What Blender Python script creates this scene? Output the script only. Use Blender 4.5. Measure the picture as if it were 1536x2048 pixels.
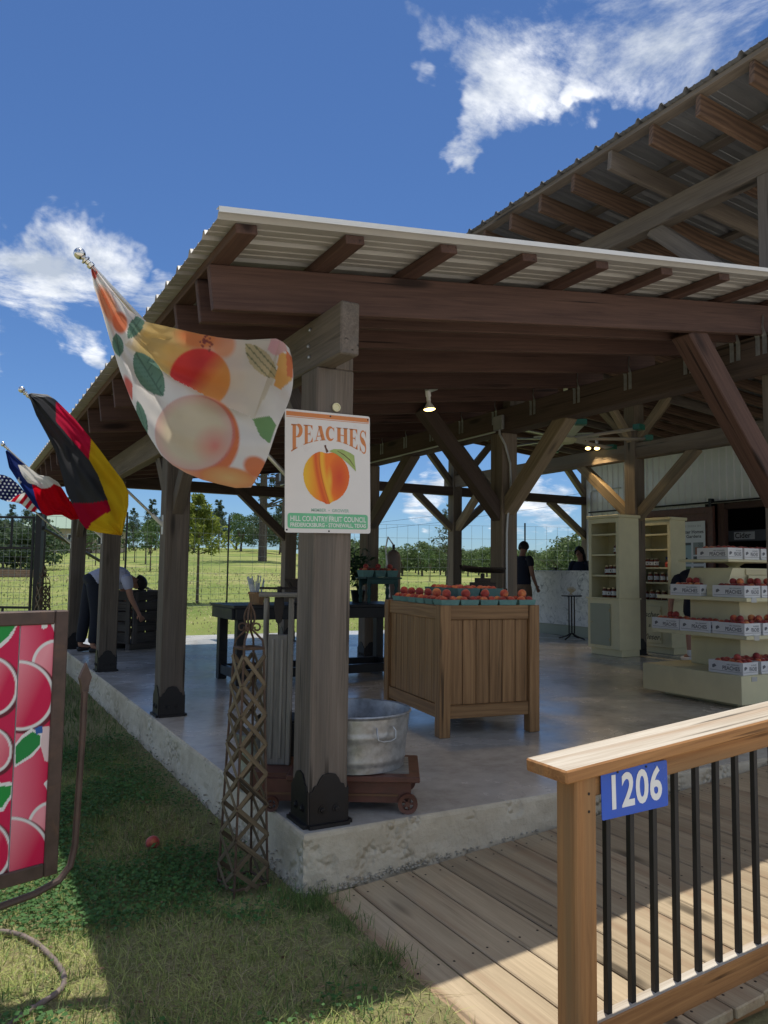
import bpy, bmesh, math, random
import numpy as np
from mathutils import Vector, Matrix, noise as mnoise
random.seed(7); np.random.seed(7)
S = bpy.context.scene
for o in list(bpy.data.objects): bpy.data.objects.remove(o)
COL = S.collection
R = math.radians

# ------------------------------------------------------------------ camera
CAMPOS = Vector((-1.3452, -3.0977, 1.12)); FPX = 1540.0
YAW, PITCH, ROLL = R(28.968), R(4.427), R(0.749)
fw = Vector((math.sin(YAW)*math.cos(PITCH), math.cos(YAW)*math.cos(PITCH), math.sin(PITCH)))
rt = Vector((math.cos(YAW), -math.sin(YAW), 0)); up = rt.cross(fw)
rt, up = rt*math.cos(ROLL)+up*math.sin(ROLL), up*math.cos(ROLL)-rt*math.sin(ROLL)
cd = bpy.data.cameras.new('camera'); cam = bpy.data.objects.new('camera', cd); COL.objects.link(cam)
cam.matrix_world = Matrix(((rt.x, up.x, -fw.x, CAMPOS.x), (rt.y, up.y, -fw.y, CAMPOS.y), (rt.z, up.z, -fw.z, CAMPOS.z), (0, 0, 0, 1)))
cd.sensor_fit = 'VERTICAL'; cd.sensor_height = 36; cd.lens = 36*FPX/2048; cd.clip_start = .05; cd.clip_end = 2000
S.camera = cam
S.render.engine = 'CYCLES'; S.cycles.max_bounces = 7; S.cycles.diffuse_bounces = 4; S.cycles.glossy_bounces = 3; S.cycles.transparent_max_bounces = 6; S.cycles.caustics_reflective = False; S.cycles.caustics_refractive = False
S.render.resolution_x, S.render.resolution_y = 768, 1024

def ray(x, y): return fw + rt*((x-768)/FPX) - up*((y-1024)/FPX)
def aty(x, y, Y): r = ray(x, y); return CAMPOS + r*((Y-CAMPOS.y)/r.y)     # photo position -> point on the plane y = Y
def atx(x, y, X): r = ray(x, y); return CAMPOS + r*((X-CAMPOS.x)/r.x)
def atz(x, y, Z): r = ray(x, y); return CAMPOS + r*((Z-CAMPOS.z)/r.z)
def atd(x, y, d): return CAMPOS + ray(x, y)*d

# ------------------------------------------------------------------ sky, sun, exposure
SUNV = Vector((.111, .168, 1)).normalized()
elev = math.asin(SUNV.z); azim = math.atan2(SUNV.x, SUNV.y)
W = bpy.data.worlds.new('World'); S.world = W; W.use_nodes = True
sun = bpy.data.lights.new('sun', 'SUN'); sun.energy = 2.05; sun.angle = R(.53); sun.color = (1, .95, .87)
so = bpy.data.objects.new('sun', sun); COL.objects.link(so)
so.rotation_euler = SUNV.to_track_quat('Z', 'Y').to_euler(); so.location = (0, 0, 30)
S.view_settings.view_transform = 'Standard'; S.view_settings.look = 'None'
S.view_settings.exposure = EXPOSURE = .96; S.view_settings.gamma = 1; S.view_settings.use_curve_mapping = False

def N(nt, typ, ins=None, **at):
    n = nt.nodes.new(typ)
    for k, v in at.items(): setattr(n, k, v)
    for k, v in (ins or {}).items():
        s = n.inputs[k]
        if isinstance(v, bpy.types.NodeSocket): nt.links.new(v, s)
        elif isinstance(v, bpy.types.Node): nt.links.new(v.outputs[0], s)
        else:
            try: s.default_value = v
            except Exception: s.default_value = (*v, 1)
    return n
def ramp(nt, fac, stops, interp='LINEAR'):
    n = N(nt, 'ShaderNodeValToRGB', {0: fac}); n.color_ramp.interpolation = interp
    e = n.color_ramp.elements
    while len(e) < len(stops): e.new(.5)
    for i, (p, c) in enumerate(stops):
        e[i].position = p; e[i].color = (*c, 1) if not isinstance(c, (int, float)) else (c, c, c, 1)
    return n
def mth(nt, op, a, b=0., clamp=False): return N(nt, 'ShaderNodeMath', {0: a, 1: b}, operation=op, use_clamp=clamp)
def vop(nt, op, a, b=(0, 0, 0)): return N(nt, 'ShaderNodeVectorMath', {0: a, 1: b}, operation=op)
def mix(nt, fac, a, b, blend='MIX'): 
    n = N(nt, 'ShaderNodeMix', {0: fac, 6: a, 7: b}, data_type='RGBA', blend_type=blend); return n.outputs[2]

def build_world():
    nt = W.node_tree; nt.nodes.clear()
    sky = N(nt, 'ShaderNodeTexSky', sky_type='NISHITA', sun_disc=False, sun_elevation=elev, sun_rotation=azim, altitude=1200, air_density=1.1, dust_density=.5, ozone_density=2.0)
    tc = N(nt, 'ShaderNodeTexCoord'); d = tc.outputs['Generated']
    sep = N(nt, 'ShaderNodeSeparateXYZ', {0: d})
    # cloud deck: project directions onto a flat layer
    zz = mth(nt, 'MAXIMUM', sep.outputs[2], 0.0); zz = mth(nt, 'ADD', zz, .16)
    inv = mth(nt, 'DIVIDE', 1.0, zz)
    pl = N(nt, 'ShaderNodeVectorMath', {0: d, 3: inv}, operation='SCALE')
    n1 = N(nt, 'ShaderNodeTexNoise', {'Vector': pl.outputs[0], 'Scale': 2.6, 'Detail': 10, 'Roughness': .66, 'Distortion': .45})
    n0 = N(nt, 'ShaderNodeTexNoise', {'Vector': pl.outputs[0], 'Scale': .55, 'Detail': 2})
    # cumulus banks at the bearings where they stand, plus heavier added cover over the unseen rest of the sky
    wn = N(nt, 'ShaderNodeTexNoise', {'Vector': d, 'Scale': 9, 'Detail': 4, 'Roughness': .6}); wv = vop(nt, 'SUBTRACT', wn.outputs['Color'], (.5, .5, .5))
    dw = vop(nt, 'NORMALIZE', vop(nt, 'ADD', d, N(nt, 'ShaderNodeVectorMath', {0: wv.outputs[0], 3: .20}, operation='SCALE').outputs[0]).outputs[0]).outputs[0]
    def bank(px, py, rad, soft):
        c = ray(px, py).normalized()
        dt = N(nt, 'ShaderNodeVectorMath', {0: dw, 1: tuple(c)}, operation='DOT_PRODUCT').outputs['Value']
        a = N(nt, 'ShaderNodeMapRange', {0: dt, 1: math.cos(R(rad+soft)), 2: math.cos(R(rad)), 3: 0., 4: 1.}, interpolation_type='SMOOTHSTEP')
        return a
    banks = [bank(110, 560, 1.2, 4.6), bank(30, 570, 1.6, 4.2), bank(225, 575, 1.0, 4.0), bank(320, 640, .6, 3.2), bank(150, 640, .5, 3.4), bank(-250, 600, 6, 6), bank(1010, 100, 1.0, 5.2), bank(1130, 20, 1.2, 5), bank(1260, 50, 2.6, 6), bank(1440, 60, 3.5, 5), bank(1700, -160, 9, 8), bank(880, 60, .8, 3.6), bank(960, 215, .3, 3.2), bank(1150, 160, .2, 2.6),
             bank(860, 1010, .5, 3.5), bank(1110, 1025, 1, 4.0), bank(1500, 960, 3, 5)]
    m = banks[0]
    for b in banks[1:]: m = mth(nt, 'MAXIMUM', m, b)
    # outside the view: heavier cloud cover, added to fill the shade under the roof
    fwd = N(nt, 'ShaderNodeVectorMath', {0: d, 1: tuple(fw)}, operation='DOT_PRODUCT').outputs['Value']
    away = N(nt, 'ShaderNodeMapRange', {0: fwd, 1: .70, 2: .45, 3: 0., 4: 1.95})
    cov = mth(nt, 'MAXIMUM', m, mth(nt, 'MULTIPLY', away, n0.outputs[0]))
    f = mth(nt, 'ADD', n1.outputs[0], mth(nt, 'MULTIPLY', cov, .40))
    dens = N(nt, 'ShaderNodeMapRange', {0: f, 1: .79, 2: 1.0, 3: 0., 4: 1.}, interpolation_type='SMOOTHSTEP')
    n2 = N(nt, 'ShaderNodeTexNoise', {'Vector': pl.outputs[0], 'Scale': 5, 'Detail': 5, 'Roughness': .6})
    shade = ramp(nt, n2.outputs[0], [(.36, (3.3, 3.7, 4.3)), (.64, (7.4, 7.5, 7.6))])
    tint = mix(nt, 1., sky.outputs[0], (.34, .47, .645, 1), 'MULTIPLY')
    low = N(nt, 'ShaderNodeMapRange', {0: sep.outputs[2], 1: .0, 2: .05, 3: 0., 4: 1.})
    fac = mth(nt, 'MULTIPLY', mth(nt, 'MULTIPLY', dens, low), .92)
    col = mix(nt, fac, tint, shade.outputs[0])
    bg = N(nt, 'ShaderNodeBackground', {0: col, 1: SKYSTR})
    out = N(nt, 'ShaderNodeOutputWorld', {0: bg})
SKYSTR = .085
build_world()

# ------------------------------------------------------------------ helpers
def srgb(r, g, b):
    f = lambda v: v/255/12.92 if v/255 <= .04045 else ((v/255+.055)/1.055)**2.4
    return (f(r), f(g), f(b))
def link(o, parent=None):
    COL.objects.link(o)
    if parent is not None: o.parent = parent
    return o
def tag(o, label=None, cat=None, group=None, kind=None):
    if label: o['label'] = label
    if cat: o['category'] = cat
    if group: o['group'] = group
    if kind: o['kind'] = kind
    return o
def thing(name, label, cat, loc=(0, 0, 0), rz=0, group=None, kind=None):
    o = bpy.data.objects.new(name, None); o.empty_display_size = .1; link(o)
    o.location = loc; o.rotation_euler = (0, 0, rz)
    return tag(o, label, cat, group, kind)
def ob(name, me, mat=None, parent=None, loc=None, rot=None, M=None):
    o = bpy.data.objects.new(name, me); link(o, parent)
    if mat is not None and len(me.materials) == 0: me.materials.append(mat)
    if loc is not None: o.location = loc
    if rot is not None: o.rotation_euler = rot
    if M is not None: o.matrix_local = M
    return o
def copy_tree(o, parent=None, **kw):
    c = o.copy(); COL.objects.link(c); c.parent = parent
    for ch in o.children: copy_tree(ch, c)
    for k, v in kw.items():
        if k in ('label', 'group', 'category'): c[k] = v
        else: setattr(c, k, v)
    return c

class MB:
    """collects shapes, makes one mesh"""
    def __init__(s): s.v = []; s.f = []; s.m = []; s.cm = 0
    def add(s, vs, fs):
        b = len(s.v); s.v += [tuple(v) for v in vs]; s.f += [tuple(i+b for i in f) for f in fs]; s.m += [s.cm]*len(fs); return s
    def box(s, x0, x1, y0, y1, z0, z1, M=None):
        vs = [Vector((x, y, z)) for x in (x0, x1) for y in (y0, y1) for z in (z0, z1)]
        if M is not None: vs = [M @ v for v in vs]
        return s.add(vs, [(0, 1, 3, 2), (4, 6, 7, 5), (0, 4, 5, 1), (2, 3, 7, 6), (0, 2, 6, 4), (1, 5, 7, 3)])
    def tube(s, pts, r, n=8, cap=True, closed=False):
        pts = [Vector(p) for p in pts]; m = len(pts); rr = r if isinstance(r, (list, tuple)) else [r]*m
        vs = []; prev = None
        for i, p in enumerate(pts):
            a = pts[i-1] if (i > 0 or closed) else p; b = pts[(i+1) % m] if (i < m-1 or closed) else p
            t = (b-a).normalized()
            if prev is None: x = t.orthogonal().normalized()
            else:
                x = prev - t*prev.dot(t); x = x.normalized() if x.length > 1e-6 else t.orthogonal().normalized()
            prev = x; y = t.cross(x)
            vs += [p + (x*math.cos(2*math.pi*k/n) + y*math.sin(2*math.pi*k/n))*rr[i] for k in range(n)]
        fs = []
        for i in range(m if closed else m-1):
            j = (i+1) % m
            fs += [(i*n+k, i*n+(k+1) % n, j*n+(k+1) % n, j*n+k) for k in range(n)]
        if cap and not closed: fs += [tuple(reversed(range(n))), tuple((m-1)*n+k for k in range(n))]
        return s.add(vs, fs)
    def lathe(s, prof, n=24, c=(0, 0, 0), ax=None, cap=False, sx=1, sy=1):
        vs = []
        for r, z in prof: vs += [Vector((r*math.cos(2*math.pi*k/n)*sx, r*math.sin(2*math.pi*k/n)*sy, z)) for k in range(n)]
        if ax is not None: vs = [ax @ v for v in vs]
        vs = [v+Vector(c) for v in vs]
        fs = [(i*n+k, i*n+(k+1) % n, (i+1)*n+(k+1) % n, (i+1)*n+k) for i in range(len(prof)-1) for k in range(n)]
        if cap: fs += [tuple(reversed(range(n))), tuple((len(prof)-1)*n+k for k in range(n))]
        return s.add(vs, fs)
    def prism(s, poly, d, M=None):
        """polygon in local xy extruded along +z by d"""
        n = len(poly); vs = [Vector((x, y, 0)) for x, y in poly]+[Vector((x, y, d)) for x, y in poly]
        if M is not None: vs = [M @ v for v in vs]
        return s.add(vs, [tuple(reversed(range(n))), tuple(range(n, 2*n))]+[(i, (i+1) % n, n+(i+1) % n, n+i) for i in range(n)])
    def mesh(s, name, smooth=False, mats=None):
        me = bpy.data.meshes.new(name); me.from_pydata(s.v, [], s.f)
        if any(s.m): me.polygons.foreach_set('material_index', s.m)
        bm = bmesh.new(); bm.from_mesh(me); bmesh.ops.recalc_face_normals(bm, faces=bm.faces); bm.to_mesh(me); bm.free()
        if smooth:
            me.polygons.foreach_set('use_smooth', [True]*len(me.polygons))
            try: me.set_sharp_from_angle(angle=R(40))
            except Exception: pass
        for m in mats or []: me.materials.append(m)
        me.update(); return me
    def build(s, name, mat, parent=None, smooth=False, loc=None, rot=None, M=None):
        return ob(name, s.mesh(name, smooth, mat if isinstance(mat, list) else [mat]), None, parent, loc, rot, M)

_cb = {}; MATS = {}
def cbox(lx, ly, lz, c=.004, mat=None):
    """chamfered box centred on the origin, shared between alike pieces"""
    k = (round(lx, 3), round(ly, 3), round(lz, 3), c, mat.name if mat else '')
    if k in _cb: return _cb[k]
    bm = bmesh.new(); bmesh.ops.create_cube(bm, size=1)
    bmesh.ops.scale(bm, vec=(lx, ly, lz), verts=bm.verts)
    if c > 0: bmesh.ops.bevel(bm, geom=bm.edges[:], offset=min(c, lx*.3, ly*.3, lz*.3), segments=1, affect='EDGES', profile=.5)
    me = bpy.data.meshes.new('block'); bm.to_mesh(me); bm.free()
    if mat: me.materials.append(mat)
    _cb[k] = me; return me
def beam(name, p0, p1, w, h, mat, parent, upv=(0, 0, 1), c=.004):
    """timber from p0 to p1; w sideways, h along upv; grain runs along local X"""
    p0 = Vector(p0); p1 = Vector(p1); x = (p1-p0).normalized(); L = (p1-p0).length
    u = Vector(upv); u = (u-x*u.dot(x)); u = u.normalized() if u.length > 1e-4 else x.orthogonal().normalized()
    y = u.cross(x); M = Matrix.Translation((p0+p1)/2) @ Matrix((x, y, u)).transposed().to_4x4()
    o = ob(name, cbox(L, w, h, c, mat), None, parent); o.matrix_local = M; MATS[o.name] = M
    return o
def block(name, x0, x1, y0, y1, z0, z1, mat, parent, c=.004):
    """axis aligned piece, grain along its longest side"""
    d = [x1-x0, y1-y0, z1-z0]; i = d.index(max(d)); m = ((x0+x1)/2, (y0+y1)/2, (z0+z1)/2)
    a = list(m); b = list(m); a[i] -= d[i]/2; b[i] += d[i]/2
    if i == 2: return beam(name, a, b, d[1], d[0], mat, parent, (1, 0, 0), c)
    if i == 0: return beam(name, a, b, d[1], d[2], mat, parent, (0, 0, 1), c)
    return beam(name, a, b, d[0], d[2], mat, parent, (0, 0, 1), c)
# ------------------------------------------------------------------ materials
MT = {}
def newmat(name):
    m = bpy.data.materials.new(name); m.use_nodes = True; nt = m.node_tree
    return m, nt, nt.nodes['Principled BSDF']
def bump(nt, b, h, st, dist=.01):
    n = N(nt, 'ShaderNodeBump', {'Height': h, 'Strength': st, 'Distance': dist}); nt.links.new(n.outputs[0], b.inputs['Normal']); return n
def objvec(nt, scale=(1, 1, 1), rnd=True):
    tc = N(nt, 'ShaderNodeTexCoord'); v = tc.outputs['Object']
    if rnd:
        oi = N(nt, 'ShaderNodeObjectInfo'); k = mth(nt, 'MULTIPLY', oi.outputs['Random'], 61.7)
        v = vop(nt, 'ADD', v, N(nt, 'ShaderNodeCombineXYZ', {0: k, 1: k, 2: k}).outputs[0]).outputs[0]
    return N(nt, 'ShaderNodeMapping', {0: v, 3: scale}).outputs[0]
def rndval(nt, col, lo, hi):
    oi = N(nt, 'ShaderNodeObjectInfo'); v = N(nt, 'ShaderNodeMapRange', {0: oi.outputs['Random'], 3: lo, 4: hi})
    return N(nt, 'ShaderNodeHueSaturation', {'Color': col, 'Value': v.outputs[0]}).outputs[0]
def wood(name, c1, c2, rough=.75, g=16, knots=True, streak=None, vary=.14, cath=0, bmp=.35, checks=.85):
    m, nt, b = newmat(name)
    v = objvec(nt, (1.5, g*3.2, g*3.2)); n1 = N(nt, 'ShaderNodeTexNoise', {'Vector': v, 'Scale': 1.5, 'Detail': 6, 'Roughness': .68, 'Distortion': .7})
    v2 = objvec(nt, (.7, 7, 7)); n2 = N(nt, 'ShaderNodeTexNoise', {'Vector': v2, 'Scale': 1.5, 'Detail': 4})
    f = mth(nt, 'ADD', mth(nt, 'MULTIPLY', n1.outputs[0], .60), mth(nt, 'MULTIPLY', n2.outputs[0], .40))
    if cath:
        w = N(nt, 'ShaderNodeTexWave', {'Vector': objvec(nt, (.5, 5, 5)), 'Scale': 2.2, 'Distortion': 9, 'Detail': 2.5, 'Detail Scale': 1.2}, wave_type='RINGS', rings_direction='X')
        f = mth(nt, 'ADD', mth(nt, 'MULTIPLY', f, 1-cath), mth(nt, 'MULTIPLY', w.outputs['Fac'], cath))
    col = ramp(nt, f, [(.36, c1), (.63, c2)]).outputs[0]
    h = f
    if knots:
        vo = N(nt, 'ShaderNodeTexVoronoi', {'Vector': objvec(nt, (1.15, 5.2, 5.2)), 'Scale': 1.0, 'Randomness': 1.})
        kf = N(nt, 'ShaderNodeMapRange', {0: vo.outputs['Distance'], 1: .07, 2: .19, 3: .9, 4: 0.}, interpolation_type='SMOOTHSTEP')
        col = mix(nt, kf.outputs[0], col, tuple(x*.3 for x in c1)+(1,))
    if streak:
        v3 = objvec(nt, (.35, 7, 7)); n3 = N(nt, 'ShaderNodeTexNoise', {'Vector': v3, 'Scale': 1.3, 'Detail': 4})
        s = N(nt, 'ShaderNodeMapRange', {0: n3.outputs[0], 1: .5, 2: .68, 3: 0., 4: .75}); col = mix(nt, s.outputs[0], col, (*streak, 1))
    col = rndval(nt, col, 1-vary, 1+vary)
    nt.links.new(col, b.inputs['Base Color']); b.inputs['Roughness'].default_value = rough; b.inputs['Specular IOR Level'].default_value = .3
    ck = N(nt, 'ShaderNodeTexNoise', {'Vector': objvec(nt, (.8, 42, 42)), 'Scale': 1.0, 'Detail': 2, 'Roughness': .4}); cm_ = N(nt, 'ShaderNodeTexNoise', {'Vector': objvec(nt, (1.2, 3, 3)), 'Scale': 1.2})
    cr = mth(nt, 'MULTIPLY', N(nt, 'ShaderNodeMapRange', {0: ck.outputs[0], 1: .64, 2: .69, 3: 0., 4: 1.}).outputs[0], N(nt, 'ShaderNodeMapRange', {0: cm_.outputs[0], 1: .48, 2: .6, 3: 0., 4: checks}).outputs[0])
    col = mix(nt, cr, col, tuple(x*.22 for x in c1)+(1,)); nt.links.new(col, b.inputs['Base Color']); h = mth(nt, 'SUBTRACT', h, cr)
    fine = N(nt, 'ShaderNodeTexNoise', {'Vector': objvec(nt, (2, 60, 60)), 'Scale': 2, 'Detail': 3})
    bump(nt, b, mth(nt, 'ADD', h, mth(nt, 'MULTIPLY', fine.outputs[0], .5)), bmp, .004)
    MT[name] = m; return m
def plain(name, c, rough=.6, metal=0, var=.12, scale=6, spec=.4, bmp=0, bscale=60, emit=0, vary=0, dirt=None):
    m, nt, b = newmat(name); v = objvec(nt)
    n1 = N(nt, 'ShaderNodeTexNoise', {'Vector': v, 'Scale': scale, 'Detail': 5, 'Roughness': .6})
    col = ramp(nt, n1.outputs[0], [(.3, tuple(x*(1-var) for x in c)), (.7, tuple(min(1, x*(1+var)) for x in c))]).outputs[0]
    if dirt:
        n3 = N(nt, 'ShaderNodeTexNoise', {'Vector': v, 'Scale': scale*.7, 'Detail': 8, 'Roughness': .7, 'Distortion': .6})
        s = N(nt, 'ShaderNodeMapRange', {0: n3.outputs[0], 1: .54, 2: .7, 3: 0., 4: .8}); col = mix(nt, s.outputs[0], col, (*dirt, 1))
    if vary: col = rndval(nt, col, 1-vary, 1+vary)
    nt.links.new(col, b.inputs['Base Color'])
    b.inputs['Metallic'].default_value = metal; b.inputs['Specular IOR Level'].default_value = spec
    rr = N(nt, 'ShaderNodeMapRange', {0: n1.outputs[0], 1: .3, 2: .7, 3: max(.03, rough-.1), 4: min(1, rough+.1)}); nt.links.new(rr.outputs[0], b.inputs['Roughness'])
    if bmp:
        n2 = N(nt, 'ShaderNodeTexNoise', {'Vector': v, 'Scale': bscale, 'Detail': 4}); bump(nt, b, n2.outputs[0], bmp, .003)
    if emit: b.inputs['Emission Color'].default_value = (*c, 1); b.inputs['Emission Strength'].default_value = emit
    MT[name] = m; return m

wood('post_wood', (.09, .072, .056), (.19, .154, .124), streak=(.12, .105, .09))
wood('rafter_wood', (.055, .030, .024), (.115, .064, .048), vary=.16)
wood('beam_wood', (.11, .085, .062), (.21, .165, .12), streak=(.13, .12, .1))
wood('orange_wood', (.085, .053, .037), (.175, .108, .07), g=12, cath=.22, vary=.2)
wood('upper_wood', (.115, .095, .078), (.21, .175, .14))
plain('upper_metal', (.24, .245, .25), .5, .4, var=.12, scale=3)
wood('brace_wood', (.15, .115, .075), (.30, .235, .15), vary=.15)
wood('deck_wood', (.345, .265, .168), (.51, .405, .265), streak=(.31, .20, .12), g=14, vary=.17, checks=.5)
wood('cedar_wood', (.25, .11, .04), (.47, .235, .088), g=14, streak=(.24, .16, .08))
wood('cap_wood', (.40, .32, .23), (.66, .60, .50), g=15, streak=(.36, .22, .12), vary=.05)
wood('oak_wood', (.205, .108, .044), (.345, .195, .085), g=22, cath=.16, rough=.45, knots=False, vary=.1)
wood('lattice_wood', (.085, .062, .038), (.19, .145, .088), vary=.2, knots=False)
wood('grey_wood', (.18, .165, .14), (.36, .335, .29), vary=.1)
wood('crate_wood', (.055, .05, .048), (.12, .11, .10), vary=.2)
wood('basket_wood', (.30, .17, .08), (.48, .30, .16), knots=False, vary=.1)
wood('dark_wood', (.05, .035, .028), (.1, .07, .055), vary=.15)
plain('black_paint', (.013, .015, .018), .42, var=.25, bmp=.08)
plain('black_steel', (.016, .015, .016), .45, .2, var=.3)
plain('black_iron', (.035, .028, .024), .6, .4, var=.4)
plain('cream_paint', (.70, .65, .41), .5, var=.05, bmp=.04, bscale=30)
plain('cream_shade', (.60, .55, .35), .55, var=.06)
plain('sage_paint', (.33, .36, .27), .55, var=.05)
plain('galv', (.42, .44, .46), .42, .75, var=.25, scale=28, dirt=(.55, .55, .54))
plain('roof_metal', (.40, .385, .36), .55, .3, var=.12, scale=3)
plain('white_trim', (.70, .70, .68), .4, var=.04)
plain('siding', (.68, .69, .67), .5, .1, var=.07, scale=2)
plain('brown_paint', (.13, .052, .035), .5, var=.25, scale=14, dirt=(.07, .04, .03))
plain('sign_brown', (.085, .055, .045), .5, .2, var=.3, scale=16, dirt=(.13, .075, .05))
plain('teal_pulp', (.13, .26, .24), .85, var=.12, scale=20, bmp=.2, vary=.1)
plain('teal_paint', (.02, .075, .07), .5, var=.15)
plain('card_white', (.74, .74, .74), .7, var=.04)
plain('print_grey', (.16, .165, .18), .8, var=.05)
plain('print_black', (.03, .03, .03), .7, var=.05)
plain('print_orange', (.62, .22, .07), .6, var=.05)
plain('print_green', (.16, .50, .27), .6, var=.08, scale=14, dirt=(.36, .58, .42))
plain('print_white', (.76, .76, .70), .6, var=.05)
plain('number_white', (.82, .82, .80), .35, var=.03)
plain('number_blue', (.02, .095, .52), .35, var=.06)
plain('white_enamel', (.72, .68, .64), .35, var=.03)
plain('marble', (.62, .63, .63), .3, var=.1, scale=3)
plain('navy_cloth', (.010, .013, .026), .9, var=.2, bmp=.15, bscale=90)
plain('denim', (.016, .019, .03), .9, var=.25, bmp=.15, bscale=90)
plain('shirt_grey', (.50, .52, .66), .9, var=.05, bmp=.1)
plain('khaki', (.16, .11, .075), .9, var=.1)
plain('skin', (.42, .22, .15), .5, var=.06)
plain('skin_dark', (.24, .12, .08), .5, var=.06)
plain('hair', (.010, .008, .007), .55, var=.3, scale=40)
plain('sock_white', (.72, .72, .72), .9, var=.04)
plain('shoe_dark', (.02, .02, .022), .6, var=.2)
plain('eye_white', (.8, .8, .8), .2)
plain('jar_red', (.16, .035, .015), .15, var=.3, scale=30, spec=.6, vary=.4)
plain('lid_gold', (.45, .36, .2), .35, .7)
plain('paper', (.78, .79, .78), .7, var=.03)
plain('glassware', (.55, .6, .66), .25, var=.1)
plain('rust', (.10, .062, .042), .75, .2, var=.4, scale=30)
plain('hose', (.20, .155, .135), .7, var=.3, scale=18, bmp=.5, bscale=120)
plain('bark', (.11, .085, .068), .9, var=.4, scale=9, bmp=.8, bscale=22)
plain('house_wall', (.42, .33, .26), .8, var=.06)
plain('house_roof', (.26, .36, .27), .6, var=.06)
plain('brick_bed', (.32, .2, .15), .85, var=.2, scale=8)
plain('chrome', (.72, .70, .66), .12, 1., var=.05)
plain('pole_metal', (.50, .49, .46), .35, .6, var=.12)
plain('fence_wire', (.26, .28, .28), .5, .5)
plain('plastic_white', (.85, .85, .84), .35, var=.02)
plain('fan_grey', (.36, .36, .36), .4, .5)
plain('fan_green', (.012, .10, .06), .45)
plain('fan_yellow', (.5, .5, .3), .5)
plain('conduit', (.45, .46, .46), .4, .5)
plain('leaf_dark', (.03, .075, .03), .5, var=.3, vary=.2)
plain('screen_dark', (.01, .012, .016), .3)
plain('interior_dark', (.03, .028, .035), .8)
plain('straw', (.42, .34, .2), .8, var=.15)
m, nt, b = newmat('bulb_glow'); b.inputs['Base Color'].default_value = (1, .85, .5, 1); b.inputs['Emission Color'].default_value = (1, .72, .25, 1); b.inputs['Emission Strength'].default_value = 3.2; MT['bulb_glow'] = m

def glassmat():
    m, nt, b = newmat('jar_glass'); b.inputs['Base Color'].default_value = (.9, .93, .92, 1); b.inputs['Roughness'].default_value = .05
    b.inputs['Transmission Weight'].default_value = .85; b.inputs['IOR'].default_value = 1.3; MT['jar_glass'] = m
glassmat()
def marblemat():
    m, nt, b = newmat('marble_top'); v = objvec(nt)
    n1 = N(nt, 'ShaderNodeTexNoise', {'Vector': v, 'Scale': 5.5, 'Detail': 9, 'Roughness': .72, 'Distortion': 2.2})
    c = ramp(nt, n1.outputs[0], [(.34, (.22, .24, .25)), (.46, (.62, .63, .62)), (.75, (.80, .80, .78))])
    nt.links.new(c.outputs[0], b.inputs['Base Color']); b.inputs['Roughness'].default_value = .3; MT['marble'] = m
marblemat()
def peachmat():
    m, nt, b = newmat('peach_skin'); tc = N(nt, 'ShaderNodeTexCoord'); v = objvec(nt)
    n = N(nt, 'ShaderNodeTexNoise', {'Vector': v, 'Scale': 18, 'Detail': 3})
    oi = N(nt, 'ShaderNodeObjectInfo')
    f = mth(nt, 'ADD', n.outputs[0], N(nt, 'ShaderNodeMapRange', {0: oi.outputs['Random'], 3: -.32, 4: .18}).outputs[0])
    c = ramp(nt, f, [(.25, (.28, .022, .02)), (.5, (.46, .06, .035)), (.68, (.66, .2, .06)), (.85, (.75, .40, .12))])
    nt.links.new(c.outputs[0], b.inputs['Base Color']); b.inputs['Roughness'].default_value = .62; b.inputs['Sheen Weight'].default_value = .25; MT['peach'] = m
peachmat()
def printmat(name, trans=0., rough=.5):
    m, nt, b = newmat(name); a = N(nt, 'ShaderNodeAttribute', attribute_name='Col')
    nt.links.new(a.outputs['Color'], b.inputs['Base Color']); b.inputs['Roughness'].default_value = rough; b.inputs['Specular IOR Level'].default_value = .3
    if trans:
        weave = N(nt, 'ShaderNodeTexNoise', {'Vector': objvec(nt, rnd=False), 'Scale': 260, 'Detail': 2}); bump(nt, b, weave.outputs[0], .12, .001)
        b.inputs['Roughness'].default_value = .85; b.inputs['Specular IOR Level'].default_value = .08
        t = N(nt, 'ShaderNodeBsdfTranslucent', {0: a.outputs['Color']}); mx = N(nt, 'ShaderNodeMixShader', {0: trans, 1: b.outputs[0], 2: t.outputs[0]})
        nt.links.new(mx.outputs[0], nt.nodes['Material Output'].inputs[0])
    MT[name] = m
printmat('print', 0, .4); printmat('cloth', .58); printmat('poster', 0, .5)
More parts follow.
